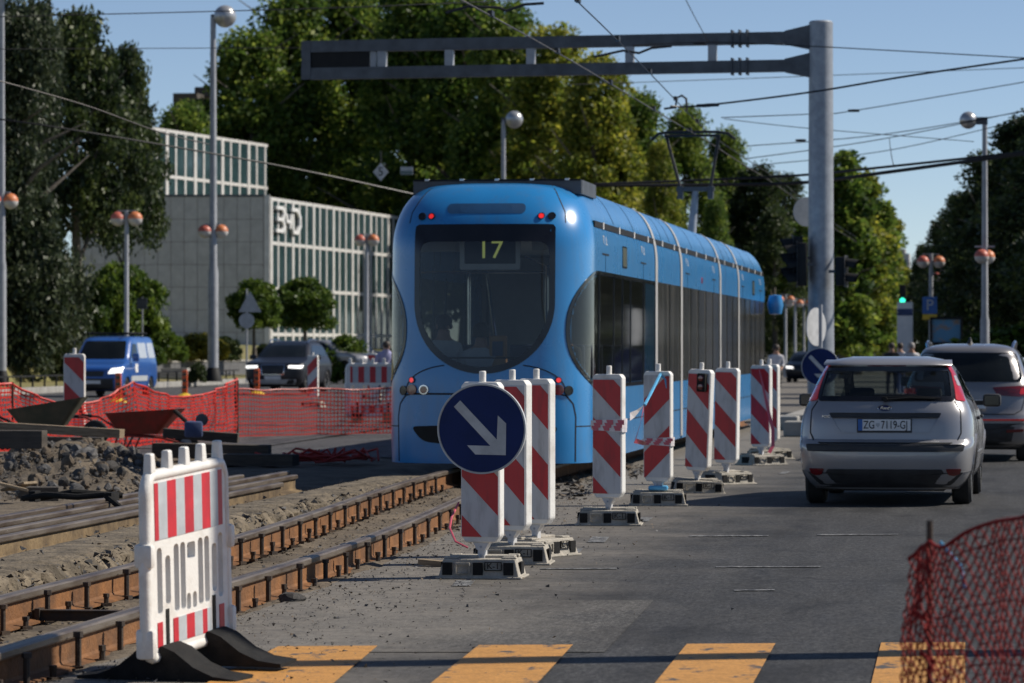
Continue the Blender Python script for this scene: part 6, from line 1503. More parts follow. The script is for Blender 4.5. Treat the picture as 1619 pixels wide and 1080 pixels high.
def put_rock(k, loc, s, parent=rp, rot=None):
    rot = rot or (rnd.uniform(0, 6), rnd.uniform(0, 6), rnd.uniform(0, 6))
    if not used[k]: o = RK[k]; o.location = loc; o.scale = (s, s, s * rnd.uniform(.7, 1)); o.rotation_euler = rot; used[k] = True
    else: inst(RK[k], loc, 0, (s, s, s * rnd.uniform(.7, 1)), parent, rot)
g = GD(132, 43.2, 0.3); put_rock(0, g, 0.24, rot=(0.3, 0.2, 1.0))
for n_ in range(285):
    px = rnd.uniform(-40, 250); d = rnd.uniform(40.2, 47.5); g = GD(px, d, heap_z(px, d) * 0.92 - 0.08 + rnd.uniform(0, 0.06))
    s = 0.03 + 0.09 * rnd.random() ** 3
    put_rock(rnd.randrange(7), g, s)
# pebbles and crumbs along the edge of the digging and in the bed: nobody could count them
m = MB()
def crumb(x, y, z, s):
    a = [Vector((rnd.uniform(-1, 1), rnd.uniform(-1, 1), rnd.uniform(-.6, 1))).normalized() * s * rnd.uniform(.7, 1.2) for _ in range(4)]
    m.add([(x + v.x, y + v.y, z + v.z * 0.8) for v in a], [(0, 1, 2), (0, 2, 3), (0, 3, 1), (1, 3, 2)], rnd.randrange(3))
for _ in range(5200):
    y = 15 + 34 * rnd.random() ** 1.3; e = rnd.gauss(0.55, 0.9)
    if e < -1.1: e = rnd.uniform(-1.1, 0.9)
    x = xc(y) + e
    s = 0.005 + 0.018 * rnd.random() ** 4
    crumb(x, y, (0.0 if e > 0.76 else mudz(x, y)) + s * 0.3, s)
for _ in range(4200):
    y = 16.5 + 22 * rnd.random() ** 1.2; e = 0.7 + abs(rnd.gauss(0, 0.75)); s = 0.004 + 0.014 * rnd.random() ** 4; crumb(xc(y) + e, y, s * 0.35 + (0.006 if e > 0.8 else 0), s)
for _ in range(3400):
    y = 15 + 27 * rnd.random(); yy = min(y, 30); s = 0.01 + 0.04 * rnd.random() ** 3; v = rnd.random()
    crumb(xc(yy) - 1.12 - 0.16 * v + 0.13 * mn.fractal((y * 1.1, 5, 0), 1, 2, 4), y, -0.08 + 0.19 * v, s)
for _ in range(3600):
    y = 15 + 30 * rnd.random(); e = rnd.uniform(-0.95, 0.42); x = xc(y) + e; s = 0.006 + 0.022 * rnd.random() ** 3; crumb(x, y, mudz(x, y) + s * 0.3, s)
for _ in range(1500):
    y = 16 + 26 * rnd.random(); x = xc(y) - rnd.uniform(1.0, 2.4); s = 0.012 + 0.035 * rnd.random() ** 3; crumb(x, y, 0.07 + 0.04 * rnd.random() if x > xc(min(y, 30)) - 2.0 and x < xc(min(y, 30)) - 1.25 else -0.05, s)
for _ in range(2600):
    px = rnd.uniform(-60, 290); d = rnd.uniform(40, 50.5); g = GD(px, d, 0); s = 0.012 + 0.03 * rnd.random() ** 2; crumb(g.x, g.y, heap_z(px, d) * 0.95 - 0.09 + rnd.uniform(0, 0.05), s)
for _ in range(900):
    y = 38 + 12 * rnd.random(); x = xc(y) + rnd.uniform(0.6, 1.5); s = 0.02 + 0.06 * rnd.random() ** 3; crumb(x, y, 0.0, s)
tag(m.build('loose_gravel', ['rock_grey', 'rock_tan', 'rock_dark']), 'loose gravel and crumbs scattered along the rails', 'gravel', None, 'stuff')
# a darker lump on the asphalt by the near rail
for lab, px, py, s, k in (('dark flat lump of asphalt lying beside the near rail', 462, 950, 0.1, 2), ('small dark stone under the near beacons', 694, 893, 0.05, 5)):
    o = rock(20 + k, 0.4).build('asphalt_lump', 'rock_dark', None, True, 22); o.location = G(px, py) + Vector((0, 0, 0.015)); o.scale = (s, s, s); tag(o, lab, 'stone')
m = MB(); m.box((0, 0, 0.02), (0.4, 0.1, 0.04)); o = m.build('wood_wedge', 'wood_old'); o.location = G(704, 896); o.rotation_euler = (0, R(4), R(-12)); tag(o, 'short piece of old wood lying left of the near beacon foot', 'wood')
# timber and boxes at the left edge
def plank(label, px, d, z, L, W, T, rz, ry=0.0, mat='wood_old'):
    m = MB(); m.cbox((0, 0, 0), (L, W, T), 0.006); o = m.build('timber', mat); o.location = GD(px, d, z); o.rotation_euler = (0, ry, rz); tag(o, label, 'timber', 'timbers lying by the rubble'); return o
plank('long dark beam lying behind the rubble at the left edge', 30, 49.5, 0.36, 2.3, 0.22, 0.12, R(5), R(1), 'wood_dark')
plank('curved looking grey beam on top of the dark beam', 62, 50.3, 0.5, 2.4, 0.22, 0.12, R(-4), R(3), 'wood_old')
plank('short dark block at the left edge above the rubble', 20, 44.5, 0.5, 0.8, 0.3, 0.22, R(2), 0, 'wood_dark')
plank('pale tilted board at the left edge below the rubble', 12, 38.6, 0.16, 0.42, 0.36, 0.03, R(20), R(14), 'wood_old')
plank('second pale board leaning on the first at the left edge', 30, 38.9, 0.14, 0.3, 0.3, 0.03, R(-14), R(-16), 'wood_old')
plank('narrow dark box lying beside the pale boards', 66, 39.4, 0.04, 0.42, 0.3, 0.15, R(5), 0, 'wood_dark')
plank('low stack of dark sleepers between the red wheelbarrow and the tram', 335, 53, 0.12, 1.7, 0.4, 0.2, R(4), R(1), 'wood_dark')
plank('dark sleeper lying on top of the low stack', 318, 53.5, 0.33, 1.1, 0.3, 0.14, R(8), R(4), 'wood_dark')
plank('dark sleeper lying in front of the low stack, towards the tram', 392, 51, 0.05, 1.4, 0.34, 0.16, R(-5), 0, 'wood_dark')
t = thing('cutting_machine', 'small dark cutting machine with handle standing on the sleepers', 'machine', GD(306, 52.6, 0.3), R(15)); MB().cbox((0, 0, 0.14), (0.26, 0.24, 0.24), 0.04).build('motor', 'cloth_blue', t, True); MB().tube([(-0.1, 0, 0.25), (-0.28, 0, 0.42)], 0.03, 8).build('handle', 'black_matt', t, True); MB().lathe((0.12, 0, 0.28), [(0, -.05), (0.09, -0.04), (0.09, 0.04), (0, .05)], 14, 0, 'y').build('blade_guard', 'steel_dark', t, True)
# delineator posts on the far carriageway
df = None
for px, d, z, lab in ((187, 100, 0.12, 'orange flexible post with yellow foot just in front of the blue van'), (292, 108, 0.15, 'orange flexible post with yellow foot alone between van and dark car'), (406, 113, 0.17, 'orange flexible post with yellow foot in front of the dark car')):
    if df is None:
        df = thing('delineator_post', lab, 'post', GD(px, d, z), 0, 'orange flexible posts on the far carriageway')
        m = MB(); m.lathe((0, 0, 0), [(0.27, 0), (0.26, 0.03), (0.13, 0.1), (0.07, 0.13)], 8); m.build('foot', 'yellow_plastic', df)
        m = MB(); m.cbox((0, 0, 0.46), (0.17, 0.07, 0.7), 0.03); s_ = m.build('blade', 'orange_plastic', df, True)
        for zz in (0.3, 0.5, 0.68): MB().box((0, -0.037, zz), (0.12, 0.006, 0.09)).build('reflective_band', 'black_gloss', s_)
    else: copy_tree(df, None, lab, GD(px, d, z))
# ================================================================ THE STONE AND GLASS BUILDING
C0 = GD(425, 210, 0); dR = (RV * ((1993 - CX) / FPX) + FV).normalized(); dF = -RV      # along the glass wing; along the stone front
bl = thing('office_building', 'grey stone and glass office building behind the trees at the left', 'building', (C0.x, C0.y, 0))
Zr, Zb = top(311, 210), 1.2
def slab(name, mat, o, u, n, a0, a1, b0, b1, t0, t1, parent=bl):
    """box spanned on a wall plane: along u from a0 to a1, heights b0..b1, thickness t0..t1 along n"""
    vs = [o + u * a + n * t + Vector((0, 0, b)) for t in (t0, t1) for a, b in ((a0, b0), (a1, b0), (a1, b1), (a0, b1))]
    return MB().add([v - C0 for v in vs], [(0, 1, 2, 3), (7, 6, 5, 4), (0, 4, 5, 1), (1, 5, 6, 2), (2, 6, 7, 3), (3, 7, 4, 0)]).build(name, mat, parent)
nF_ = -FV; nR_ = Vector((dR.y, -dR.x, 0))
W1 = 11.0
wall = slab('stone_wall', 'joint_dark', C0, dF, nF_, 0.25, W1, Zb, Zr - 0.02, -0.4, 0.0)
ncol, nrow = 14, 7
for i in range(ncol):
    for j in range(nrow):
        a0, a1 = 0.3 + (W1 - 0.3) * i / ncol, 0.3 + (W1 - 0.3) * (i + 1) / ncol; b0, b1 = Zb + (Zr - Zb) * j / nrow, Zb + (Zr - Zb) * (j + 1) / nrow
        slab('stone_panel', 'stone_panel', C0, dF, nF_, a0 + 0.012, a1 - 0.012, b0 + 0.012, b1 - 0.012, 0.0, 0.03 + rnd.uniform(0, .006), wall)
slab('corner_pier', 'mullion_white', C0, dF, nF_, -0.05, 0.27, Zb, Zr + 0.1, -0.4, 0.06)
slab('roof_edge', 'steel_dark', C0, dF, nF_, 0.27, W1, Zr, Zr + 0.12, -0.5, 0.08)
LW = 34.0
def facade(o, u, n, L, z0, z1, rows, pitch, wide_every, parent, mw=0.3):
    slab('facade_back', 'joint_dark', o, u, n, 0, L, z0, z1, -0.5, -0.06, parent)
    k = 0; a = 0.0
    while a < L - 0.01:
        w_ = mw * (1.7 if k % wide_every == 0 else 1.0)
        slab('mullion', 'mullion_white', o, u, n, a, min(L, a + w_), z0, z1, -0.05, 0.04 if k % wide_every == 0 else 0.025, parent)
        for r_ in range(len(rows) - 1): slab('window_pane', 'pane_teal', o, u, n, a + w_, min(L, a + pitch), rows[r_] + 0.1, rows[r_ + 1] - 0.1, -0.05, -0.03, parent)
        a += pitch; k += 1
    for z in rows: slab('transom', 'mullion_white', o, u, n, 0, L, z - 0.1, z + 0.1, -0.05, 0.015, parent)
wing = thing('glass_wing', '', ''); wing.parent = bl
facade(C0 + dR * 0.3, dR, nR_, LW, Zb - 0.5, Zr, [Zb - 0.4, Zb + 1.2, Zb + (Zr - Zb) * 0.42, Zb + (Zr - Zb) * 0.71, Zr - 0.1], 1.6, 3, wing, 0.26)
slab('roof_slab', 'concrete', C0, dR, nR_, 0.3, LW, Zr - 0.1, Zr, -12, -0.53)
# raised glass storey standing back
D1 = GD(215, 226, 0); D1e = GD(423, 248, 0); du = (D1e - D1).normalized(); dn = Vector((du.y, -du.x, 0)); Zu = top(203, 230)
up = thing('upper_storey', '', ''); up.parent = bl
facade(D1, du, dn, (D1e - D1).length, Zr - 2.5, Zu, [Zr - 2.3, Zr + (Zu - Zr) * 0.42, Zu - 0.1], 1.6, 3, up, 0.25)
slab('upper_roof', 'concrete', D1, du, dn, 0, (D1e - D1).length, Zu - 0.1, Zu, -9, -0.53)
# the company letters on the glass wing, built as thick strokes
def strokes(name, parts, u0, z0, sc, w_):
    for pl_ in parts:
        m = MB()
        for i in range(len(pl_) - 1):
            a, b = Vector(pl_[i]), Vector(pl_[i + 1]); t = (b - a).normalized(); nn = Vector((-t.y, t.x)) * w_ / 2; a2, b2 = a - t * w_ * .45, b + t * w_ * .45
            vs = []
            for tt in (0.05 + .003 * i, 0.2 + .003 * i):
                for q in (a2 + nn, b2 + nn, b2 - nn, a2 - nn): vs.append(C0 + dR * (u0 + q.x * sc * 1.0) + nR_ * tt + Vector((0, 0, z0 + q.y)) - C0)
            m.add(vs, [(0, 1, 2, 3), (7, 6, 5, 4), (0, 4, 5, 1), (1, 5, 6, 2), (2, 6, 7, 3), (3, 7, 4, 0)])
        m.build(name, 'paper_white', wing)
zl = top(366, 213); hl = top(330, 213) - zl
strokes('facade_letter', [[(0.0, 0), (0.75, 0), (0.95, 0.2 * hl), (0.75, 0.5 * hl), (0.1, 0.5 * hl)], ], 1.2, zl, 1.75, 0.2)
strokes('facade_letter', [[(0.0, hl), (0.75, hl), (0.95, 0.78 * hl), (0.75, 0.5 * hl)], ], 1.2, zl, 1.75, 0.2)
strokes('facade_letter', [[(1.2, 0.72 * hl), (1.25, 0.45 * hl), (1.75, 0.45 * hl)], [(1.75, 0.72 * hl), (1.7, 0.2 * hl)]], 1.2, zl, 1.75, 0.18)
strokes('facade_letter', [[(1.95, hl), (2.6, hl), (2.95, 0.7 * hl), (2.95, 0.3 * hl), (2.6, 0), (2.1, 0), (2.0, 0.3 * hl)]], 1.2, zl, 1.75, 0.2)
# ================================================================ TREES AND SHRUBS
def leafmat(name, c0, c1, c2, trans=0.35):
    m = bpy.data.materials.new(name); m.use_nodes = True
    n = m.node_tree.nodes; l = m.node_tree.links; b = n['Principled BSDF']; out = n['Material Output']
    at = n.new('ShaderNodeAttribute'); at.attribute_name = 'tone'
    oi = n.new('ShaderNodeObjectInfo'); ad = n.new('ShaderNodeMath'); ad.operation = 'MULTIPLY_ADD'; ad.inputs[1].default_value = 0.22; l.new(oi.outputs['Random'], ad.inputs[0]); l.new(at.outputs['Fac'], ad.inputs[2])
    r = n.new('ShaderNodeValToRGB'); e = r.color_ramp.elements; e[0].position = 0.1; e[0].color = (*c0, 1); e[1].position = 1.0; e[1].color = (*c2, 1); k = e.new(0.6); k.color = (*c1, 1)
    l.new(ad.outputs[0], r.inputs[0]); l.new(r.outputs[0], b.inputs['Base Color']); b.inputs['Roughness'].default_value = 0.5; b.inputs['Specular IOR Level'].default_value = 0.35
    tr = n.new('ShaderNodeBsdfTranslucent'); l.new(r.outputs[0], tr.inputs[0]); mx = n.new('ShaderNodeMixShader'); mx.inputs[0].default_value = trans
    l.new(b.outputs[0], mx.inputs[1]); l.new(tr.outputs[0], mx.inputs[2]); l.new(mx.outputs[0], out.inputs[0]); MATS[name] = m
leafmat('leaf_plane', (0.038, 0.08, 0.014), (0.12, 0.19, 0.03), (0.3, 0.35, 0.06), 0.55)
leafmat('leaf_yellow', (0.06, 0.1, 0.014), (0.19, 0.225, 0.03), (0.4, 0.37, 0.05), 0.6)
leafmat('leaf_dark', (0.016, 0.03, 0.01), (0.042, 0.066, 0.02), (0.1, 0.13, 0.035), 0.4)
leafmat('leaf_silver', (0.016, 0.028, 0.012), (0.036, 0.054, 0.022), (0.09, 0.11, 0.055), 0.3)
leafmat('leaf_bright', (0.03, 0.06, 0.01), (0.08, 0.14, 0.018), (0.17, 0.23, 0.03), 0.4)
leafmat('leaf_gold', (0.12, 0.12, 0.015), (0.24, 0.22, 0.025), (0.35, 0.3, 0.04), 0.35)
def crown_mesh(name, mat, clumps, per, size, seed, droop=0.0, aspect=1.0):
    """leaf-sized faces scattered through many clumps; clumps = (x, y, z, radius)"""
    g = np.random.default_rng(seed); cs = np.array(clumps); N = len(cs) * per
    idx = np.repeat(np.arange(len(cs)), per)
    d = g.normal(size=(N, 3)); d /= np.linalg.norm(d, axis=1)[:, None]; rr = g.random(N) ** 0.42
    p = cs[idx, :3] + d * (cs[idx, 3] * rr)[:, None] * np.array([1, 1, 0.8])
    if droop: p[:, 2] -= droop * g.random(N) ** 2 * cs[idx, 3]
    a = g.normal(size=(N, 3)); a[:, 2] *= 0.6; 
    if droop: a[:, 2] -= 1.2
    a /= np.linalg.norm(a, axis=1)[:, None]
    b = np.cross(a, g.normal(size=(N, 3))); b /= np.linalg.norm(b, axis=1)[:, None]
    s = size * (0.6 + 0.8 * g.random(N))[:, None]
    A = a * s * aspect; B = b * s * 0.62
    fold = np.cross(a, b) * s * 0.18
    v = np.empty((N, 4, 3)); v[:, 0] = p - A; v[:, 1] = p + B + fold; v[:, 2] = p + A; v[:, 3] = p - B + fold
    me = bpy.data.meshes.new(name); me.vertices.add(4 * N); me.vertices.foreach_set('co', v.reshape(-1).astype(np.float32))
    me.loops.add(4 * N); me.loops.foreach_set('vertex_index', np.arange(4 * N, dtype=np.int32)); me.polygons.add(N)
    me.polygons.foreach_set('loop_start', np.arange(0, 4 * N, 4, dtype=np.int32)); me.polygons.foreach_set('loop_total', np.full(N, 4, dtype=np.int32))
    tone = np.clip(0.38 + 0.22 * g.normal(size=len(cs))[idx] * 0.8 + 0.27 * g.normal(size=N), 0, 1)
    at = me.attributes.new('tone', 'FLOAT', 'FACE'); at.data.foreach_set('value', tone.astype(np.float32))
    me.materials.append(MATS[mat]); me.update(); me.validate()
    return me
def clumps_in(shape, n, seed, rmin, rmax):
    """clump centres inside a crown: shape(v) gives the crown radius at height share v, as (z0, z1, fn)"""
    r = random.Random(seed); z0, z1, fn = shape; out = []
    while len(out) < n:
        v = r.random(); R_ = fn(v); q = r.uniform(0, 2 * math.pi); k = math.sqrt(r.random()); k = 0.35 + 0.65 * k
        lob = 0.82 + 0.3 * mn.noise((math.cos(q) * 1.5 + seed, math.sin(q) * 1.5, v * 4))
        out.append((R_ * k * lob * math.cos(q), R_ * k * lob * math.sin(q), z0 + (z1 - z0) * v, r.uniform(rmin, rmax)))
    return out
def trunk_mesh(H, r0, n=9, seed=1, spread=1.0, first=0.28):
    r = random.Random(seed); m = MB(); pts = []; x = y = 0.0
    for k in range(8):
        v = k / 7; pts.append((x, y, H * v)); x += r.uniform(-.02, .02) * H * 0.3; y += r.uniform(-.02, .02) * H * 0.3
    m.tube(pts, [r0 * (1.35 if k == 0 else 1 - 0.85 * k / 7) for k in range(8)], 10)
    for k in range(n):
        v = first + (0.9 - first) * (k + r.random()) / n; b = Vector(pts[int(v * 7)]); b.z = H * v; q = r.uniform(0, 6.28); L = H * (0.36 - 0.22 * v) * spread
        e = b + Vector((math.cos(q) * L, math.sin(q) * L, L * r.uniform(0.5, 1.0))); mid = (b + e) / 2 + Vector((0, 0, L * 0.12))
        m.tube([b, mid, e], [r0 * (0.5 - 0.35 * v), r0 * (0.34 - 0.22 * v), r0 * 0.06], 6)
    return m
PROTO = {}
def tree_proto(key, mat, H, shape, nclump, per, size, rmin, rmax, r0, seed, droop=0.0, spread=1.0, aspect=1.0, nl=9, first=0.28):
    me = crown_mesh('crown', mat, clumps_in(shape, nclump, seed, rmin, rmax), per, size, seed, droop, aspect)
    tm = trunk_mesh(H * 0.92, r0, nl, seed, spread, first).build('trunk', 'bark', None, True, 60); t = tm.data; bpy.data.objects.remove(tm)
    PROTO[key] = (me, t, H)
def tree(key, label, loc, H, rz, group, cat='tree', name='tree', wide=1.0):
    me, tm, h0 = PROTO[key]; k = H / h0
    t = thing(name, label, cat, loc, rz, group); t.scale = (k * wide, k * wide, k)
    for nm, d in (('trunk', tm), ('crown', me)):
        o = bpy.data.objects.new(nm, d); COL.objects.link(o); o.parent = t
    return t
dome = lambda R_: (lambda v: R_ * (0.55 + 0.45 * math.sin(math.pi * min(1, v * 1.25 + 0.1))) * math.sqrt(max(0.02, 1 - max(0, v - 0.45) ** 2 / 0.33)))
tree_proto('plane_a', 'leaf_plane', 22, (3.0, 21, dome(5.6)), 190, 150, 0.17, 0.9, 1.7, 0.4, 3)
tree_proto('plane_b', 'leaf_plane', 22, (4.0, 21, dome(5.0)), 180, 150, 0.17, 0.8, 1.6, 0.38, 8)
tree_proto('yellow_a', 'leaf_yellow', 20, (3.0, 19, dome(5.0)), 180, 150, 0.165, 0.8, 1.5, 0.35, 5)
tree_proto('dark_a', 'leaf_dark', 14, (1.2, 13.4, dome(4.2)), 150, 190, 0.12, 0.6, 1.2, 0.34, 12)
tree_proto('dark_b', 'leaf_dark', 14, (2.0, 13.4, dome(3.8)), 130, 190, 0.12, 0.6, 1.2, 0.32, 17)
tree_proto('dark_high', 'leaf_dark', 14, (5.4, 13.5, dome(3.9)), 120, 190, 0.12, 0.6, 1.1, 0.3, 19, 0.5)
tree_proto('silver', 'leaf_silver', 14, (0.8, 13.2, lambda v: 4.0 * (1 - 0.45 * v) * (0.7 + 0.3 * math.sin(v * 9))), 230, 330, 0.075, 0.45, 0.95, 0.32, 21, 2.2, 1.0, 1.6)
tree_proto('column', 'leaf_plane', 13, (1.4, 12.6, lambda v: 1.9 * math.sqrt(max(0.02, math.sin(math.pi * min(0.97, 0.2 + 0.78 * v))))), 90, 150, 0.17, 0.5, 0.9, 0.22, 31, 0, 0.55)
tree_proto('column_y', 'leaf_yellow', 13, (1.4, 12.6, lambda v: 2.0 * math.sqrt(max(0.02, math.sin(math.pi * min(0.97, 0.2 + 0.78 * v))))), 90, 150, 0.17, 0.5, 0.9, 0.22, 33, 0, 0.55)
ball = lambda R_: (lambda v: R_ * math.sqrt(max(0.01, 1 - (2 * v - 1) ** 2)))
tree_proto('topiary', 'leaf_bright', 3.0, (1.3, 2.85, lambda v: 1.05 * max(0.1, (1 - max(0, v - 0.3) ** 2 / 0.55)) ** .5), 150, 150, 0.06, 0.2, 0.34, 0.09, 41, 0, 0.8, 1, 7, 0.4)
tree_proto('weeping', 'leaf_bright', 3.4, (0.25, 3.2, lambda v: 2.15 * math.sqrt(max(0.02, 1 - v ** 2.6))), 220, 170, 0.07, 0.22, 0.42, 0.14, 43, 1.4, 1.0, 1.7)
def shrub_proto(key, mat, R_, H, nc, per, size, seed): tree_proto(key, mat, H, (0.1, H * 0.95, lambda v: R_ * math.sqrt(max(0.03, 1 - v ** 2.5))), nc, per, size, 0.16 * R_, 0.34 * R_, 0.05, seed, 0, 1.2, 1, 8, 0.1)
shrub_proto('bush', 'leaf_bright', 0.95, 1.3, 90, 110, 0.06, 51); shrub_proto('bush_dark', 'leaf_dark', 1.1, 1.5, 90, 120, 0.07, 52); shrub_proto('bush_gold', 'leaf_gold', 0.9, 0.9, 70, 110, 0.06, 53)
GT = 'plane trees behind the building and the tram'
def put(key, label, px, ytop, d, group, z=0.0, rz=None, wide=1.0, name='tree'):
    return tree(key, label, GD(px, d, z), top(ytop, d) - z, rnd.uniform(0, 6.28) if rz is None else rz, group, 'tree', name, wide)
# far left, dark and drooping
GL_ = 'dark trees at the left'
put('silver', 'tall grey green drooping tree at the left edge, behind the first lamp post', -5, -60, 128, GL_, 0.6, 0.5, 0.95)
put('silver', 'grey green drooping tree standing right of the tallest left one', 38, -20, 136, GL_, 0.8, 2.2, 0.6)
put('dark_high', 'dark leafy tree with high crown over the blue van, right of the drooping ones', 122, 10, 142, GL_, 1.0, 1.0, 0.85)
put('dark_high', 'smaller dark high crowned tree nearest the left lamp post', 200, 66, 152, GL_, 1.2, 2.0, 0.6)
# behind the building and over the tram
for i, (key, px, yt, d, wd, lab) in enumerate((
    ('plane_b', 292, 150, 250, 1.0, 'dark plane tree between the left trees and the first tall lamp post'), ('plane_b', 330, 150, 262, 0.9, 'dark plane tree just left of the first tall lamp post'), ('plane_a', 392, 26, 262, 0.95, 'plane tree rising right of the tall lamp post with silver globe'),
    ('plane_b', 470, -35, 266, 1.0, 'plane tree behind the left end of the gantry arm'), ('plane_a', 560, -40, 270, 1.0, 'plane tree behind the black display panel of the gantry'),
    ('plane_b', 650, -45, 262, 1.0, 'plane tree above the left side of the tram roof'), ('plane_a', 735, -35, 258, 1.0, 'plane tree above the middle of the tram roof'),
    ('plane_b', 800, -8, 252, 0.85, 'plane tree behind the lamp rising over the tram'), ('yellow_a', 872, 28, 244, 0.95, 'yellowing tree above the right corner of the tram'),
    ('yellow_a', 945, 74, 236, 0.9, 'yellowing tree right of the tram corner, below the gantry arm'), ('plane_a', 1008, 128, 240, 0.85, 'green tree left of the pantograph'),
    ('plane_b', 1085, 158, 250, 0.8, 'green tree directly behind the pantograph'), ('plane_a', 1148, 190, 262, 0.75, 'green tree right of the pantograph'),
    ('yellow_a', 1045, 215, 215, 0.62, 'low yellowing tree over the middle of the tram'), ('plane_b', 430, 190, 290, 1.1, 'shaded plane tree far behind the glass upper storey'), ('plane_a', 560, 150, 292, 1.1, 'shaded plane tree far behind the glass wing'), ('plane_b', 690, 140, 294, 1.1, 'shaded plane tree far behind the tram'), ('plane_a', 820, 150, 294, 1.1, 'shaded plane tree far behind the lamp over the tram'),
    ('plane_b', 945, 190, 290, 1.0, 'shaded plane tree far behind the yellowing trees'), ('dark_a', 1195, 258, 255, 1.0, 'dark tree above the far end of the tram'), ('dark_b', 1243, 272, 285, 1.0, 'dark tree just left of the gantry post'), ('plane_a', 1130, 300, 200, 0.6, 'low tree directly over the far half of the tram'), ('dark_a', 1225, 330, 230, 0.9, 'low dark tree between tram and gantry post'), ('column', 1265, 350, 240, 1.4, 'narrow tree hidden half behind the gantry post'))):
    put(key, lab, px, yt, d, GT, 0.0, i * 1.7, wd)
GA = 'narrow trees in line along the avenue'
for i, (px, yt, d, key, lab) in enumerate(((1334, 238, 190, 'column', 'nearest narrow avenue tree, right of the gantry post'), (1358, 268, 218, 'column_y', 'second narrow avenue tree right of the gantry post'), (1376, 290, 250, 'column', 'third narrow avenue tree right of the gantry post'), (1390, 322, 290, 'column_y', 'fourth narrow avenue tree right of the gantry post'), (1400, 352, 340, 'column_y', 'fifth narrow avenue tree right of the gantry post'), (1409, 392, 410, 'column', 'sixth narrow avenue tree right of the gantry post'), (1416, 425, 500, 'column', 'farthest narrow avenue tree, next to the strip of sky'))):
    put(key, lab, px, yt, d, GA, 0.0, i * 2.1, 1.15)
GR = 'dark trees at the right'
for i, (px, yt, d, key, wd, lab) in enumerate(((1622, 180, 128, 'dark_a', 1.1, 'dark tree at the right edge of the picture'), (1560, 236, 150, 'dark_b', 1.0, 'dark tree behind the far right lamp post'), (1520, 300, 172, 'dark_a', 0.95, 'dark tree left of the far right lamp post'), (1490, 345, 200, 'dark_b', 0.9, 'dark tree above the blue poster case'), (1462, 385, 240, 'dark_a', 0.75, 'dark tree above the blue parking sign'), (1447, 430, 320, 'dark_b', 0.7, 'small dark tree right of the strip of sky'), (1700, 120, 118, 'dark_b', 1.2, 'dark tree just beyond the right edge of the picture'), (1790, 60, 105, 'dark_a', 1.2, 'dark tree further beyond the right edge'), (1900, 0, 92, 'dark_b', 1.2, 'dark tree well beyond the right edge'), (1570, 380, 175, 'dark_a', 1.3, 'low dark tree filling the gap behind the far right lamp post'))):
    put(key, lab, px, yt, d, GR, 0.0, i * 1.3, wd)
# clipped and weeping small trees on the lawn
put('weeping', 'weeping dome shaped tree behind the blue van', 185, 415, 150, None, 1.2, 0.3, 1.0)
put('topiary', 'clipped ball tree behind the triangular sign', 402, 443, 152, 'clipped ball trees on the lawn', 1.2, 0.5, 1.0)
put('topiary', 'larger clipped ball tree right of the triangular sign', 482, 440, 158, 'clipped ball trees on the lawn', 1.1, 2.5, 1.12)
for px, yt, d, z, key, wd, lab in ((70, 505, 132, 0.5, 'bush_dark', 1.3, 'dark bush on the slope left of the blue van'), (545, 535, 150, 0.3, 'bush', 1.0, 'round green bush right of the dark car'), (262, 528, 148, 1.0, 'bush', 1.2, 'low green hedge bush right of the blue van'), (306, 532, 152, 1.1, 'bush_gold', 1.3, 'golden leaved low hedge left of the tall lamp post'), (322, 532, 153, 1.1, 'bush_gold', 1.2, 'golden leaved low hedge behind the tall lamp post'), (355, 534, 154, 1.1, 'bush_dark', 1.2, 'reddish dark hedge right of the tall lamp post'), (240, 545, 143, 0.9, 'bush', 1.0, 'green bush directly behind the van'), (312, 575, 135, 0.36, 'bush_dark', 0.8, 'small dark shrub at the foot of the tall lamp post'), (1596, 524, 105, 0.0, 'bush', 1.6, 'green bush above the white car at the right edge'), (420, 545, 160, 1.2, 'bush_dark', 1.3, 'dark hedge behind the dark car'), (470, 548, 165, 1.2, 'bush', 1.3, 'green hedge behind the dark car, to its right')):
    tree(key, lab, GD(px, d, z), top(yt, d) - z, rnd.uniform(0, 6), 'shrubs and hedges', 'bush', 'bush', wd)
# ================================================================ SIGNS AND THINGS FURTHER OFF
t = thing('triangle_sign', 'triangular road sign seen from behind, in front of the clipped ball trees', 'sign', GD(390, 132, 0.36), R(10))
MB().tube([(0, 0.03, 0), (0, 0.03, 3.4)], 0.035, 8).build('sign_post', 'pole_grey', t, True)
zc = top(478, 132) - 0.36; m = MB(); m.prism(rpoly([(-0.42, zc - 0.36), (0.42, zc - 0.36), (0.0, zc + 0.42)], 0.05, 3), -0.012, 0.012); o = m.build('triangle_plate', 'sign_back', t); o.location.x = 0.12
m = MB(); m.lathe((0, 0, top(507, 132) - 0.36), [(0, -0.01), (0.28, -0.01), (0.28, 0.015), (0, 0.015)], 30, 0, 'y'); o = m.build('round_plate', 'sign_back', t, True, 30)
t = thing('plate_sign', 'small dark plate on a post before the weeping tree', 'sign', GD(225, 138, 0.8)); MB().tube([(0, 0, 0), (0, 0, top(470, 138) - 0.8)], 0.035, 8).build('sign_post', 'pole_grey', t, True); MB().box((0, -0.05, top(480, 138) - 0.8), (0.4, 0.03, 0.42)).build('sign_plate', 'steel_dark', t)
t = thing('bus_shelter_arch', 'pale curved tube frame left of the blue van', 'frame', GD(122, 131, 0.4)); m = MB(); m.tube([(-0.3, 0, 0), (-0.3, 0, 1.6), (-0.2, 0, 1.85), (0.05, 0, 1.95), (0.25, 0, 1.85), (0.32, 0, 1.6), (0.32, 0, 0)], 0.05, 8); m.build('frame_tube', 'pole_grey', t, True); MB().box((0, 0.02, 1.4), (0.5, 0.02, 0.7)).build('glass_sheet', 'van_blind', t)
t.name = 'tube_frame'
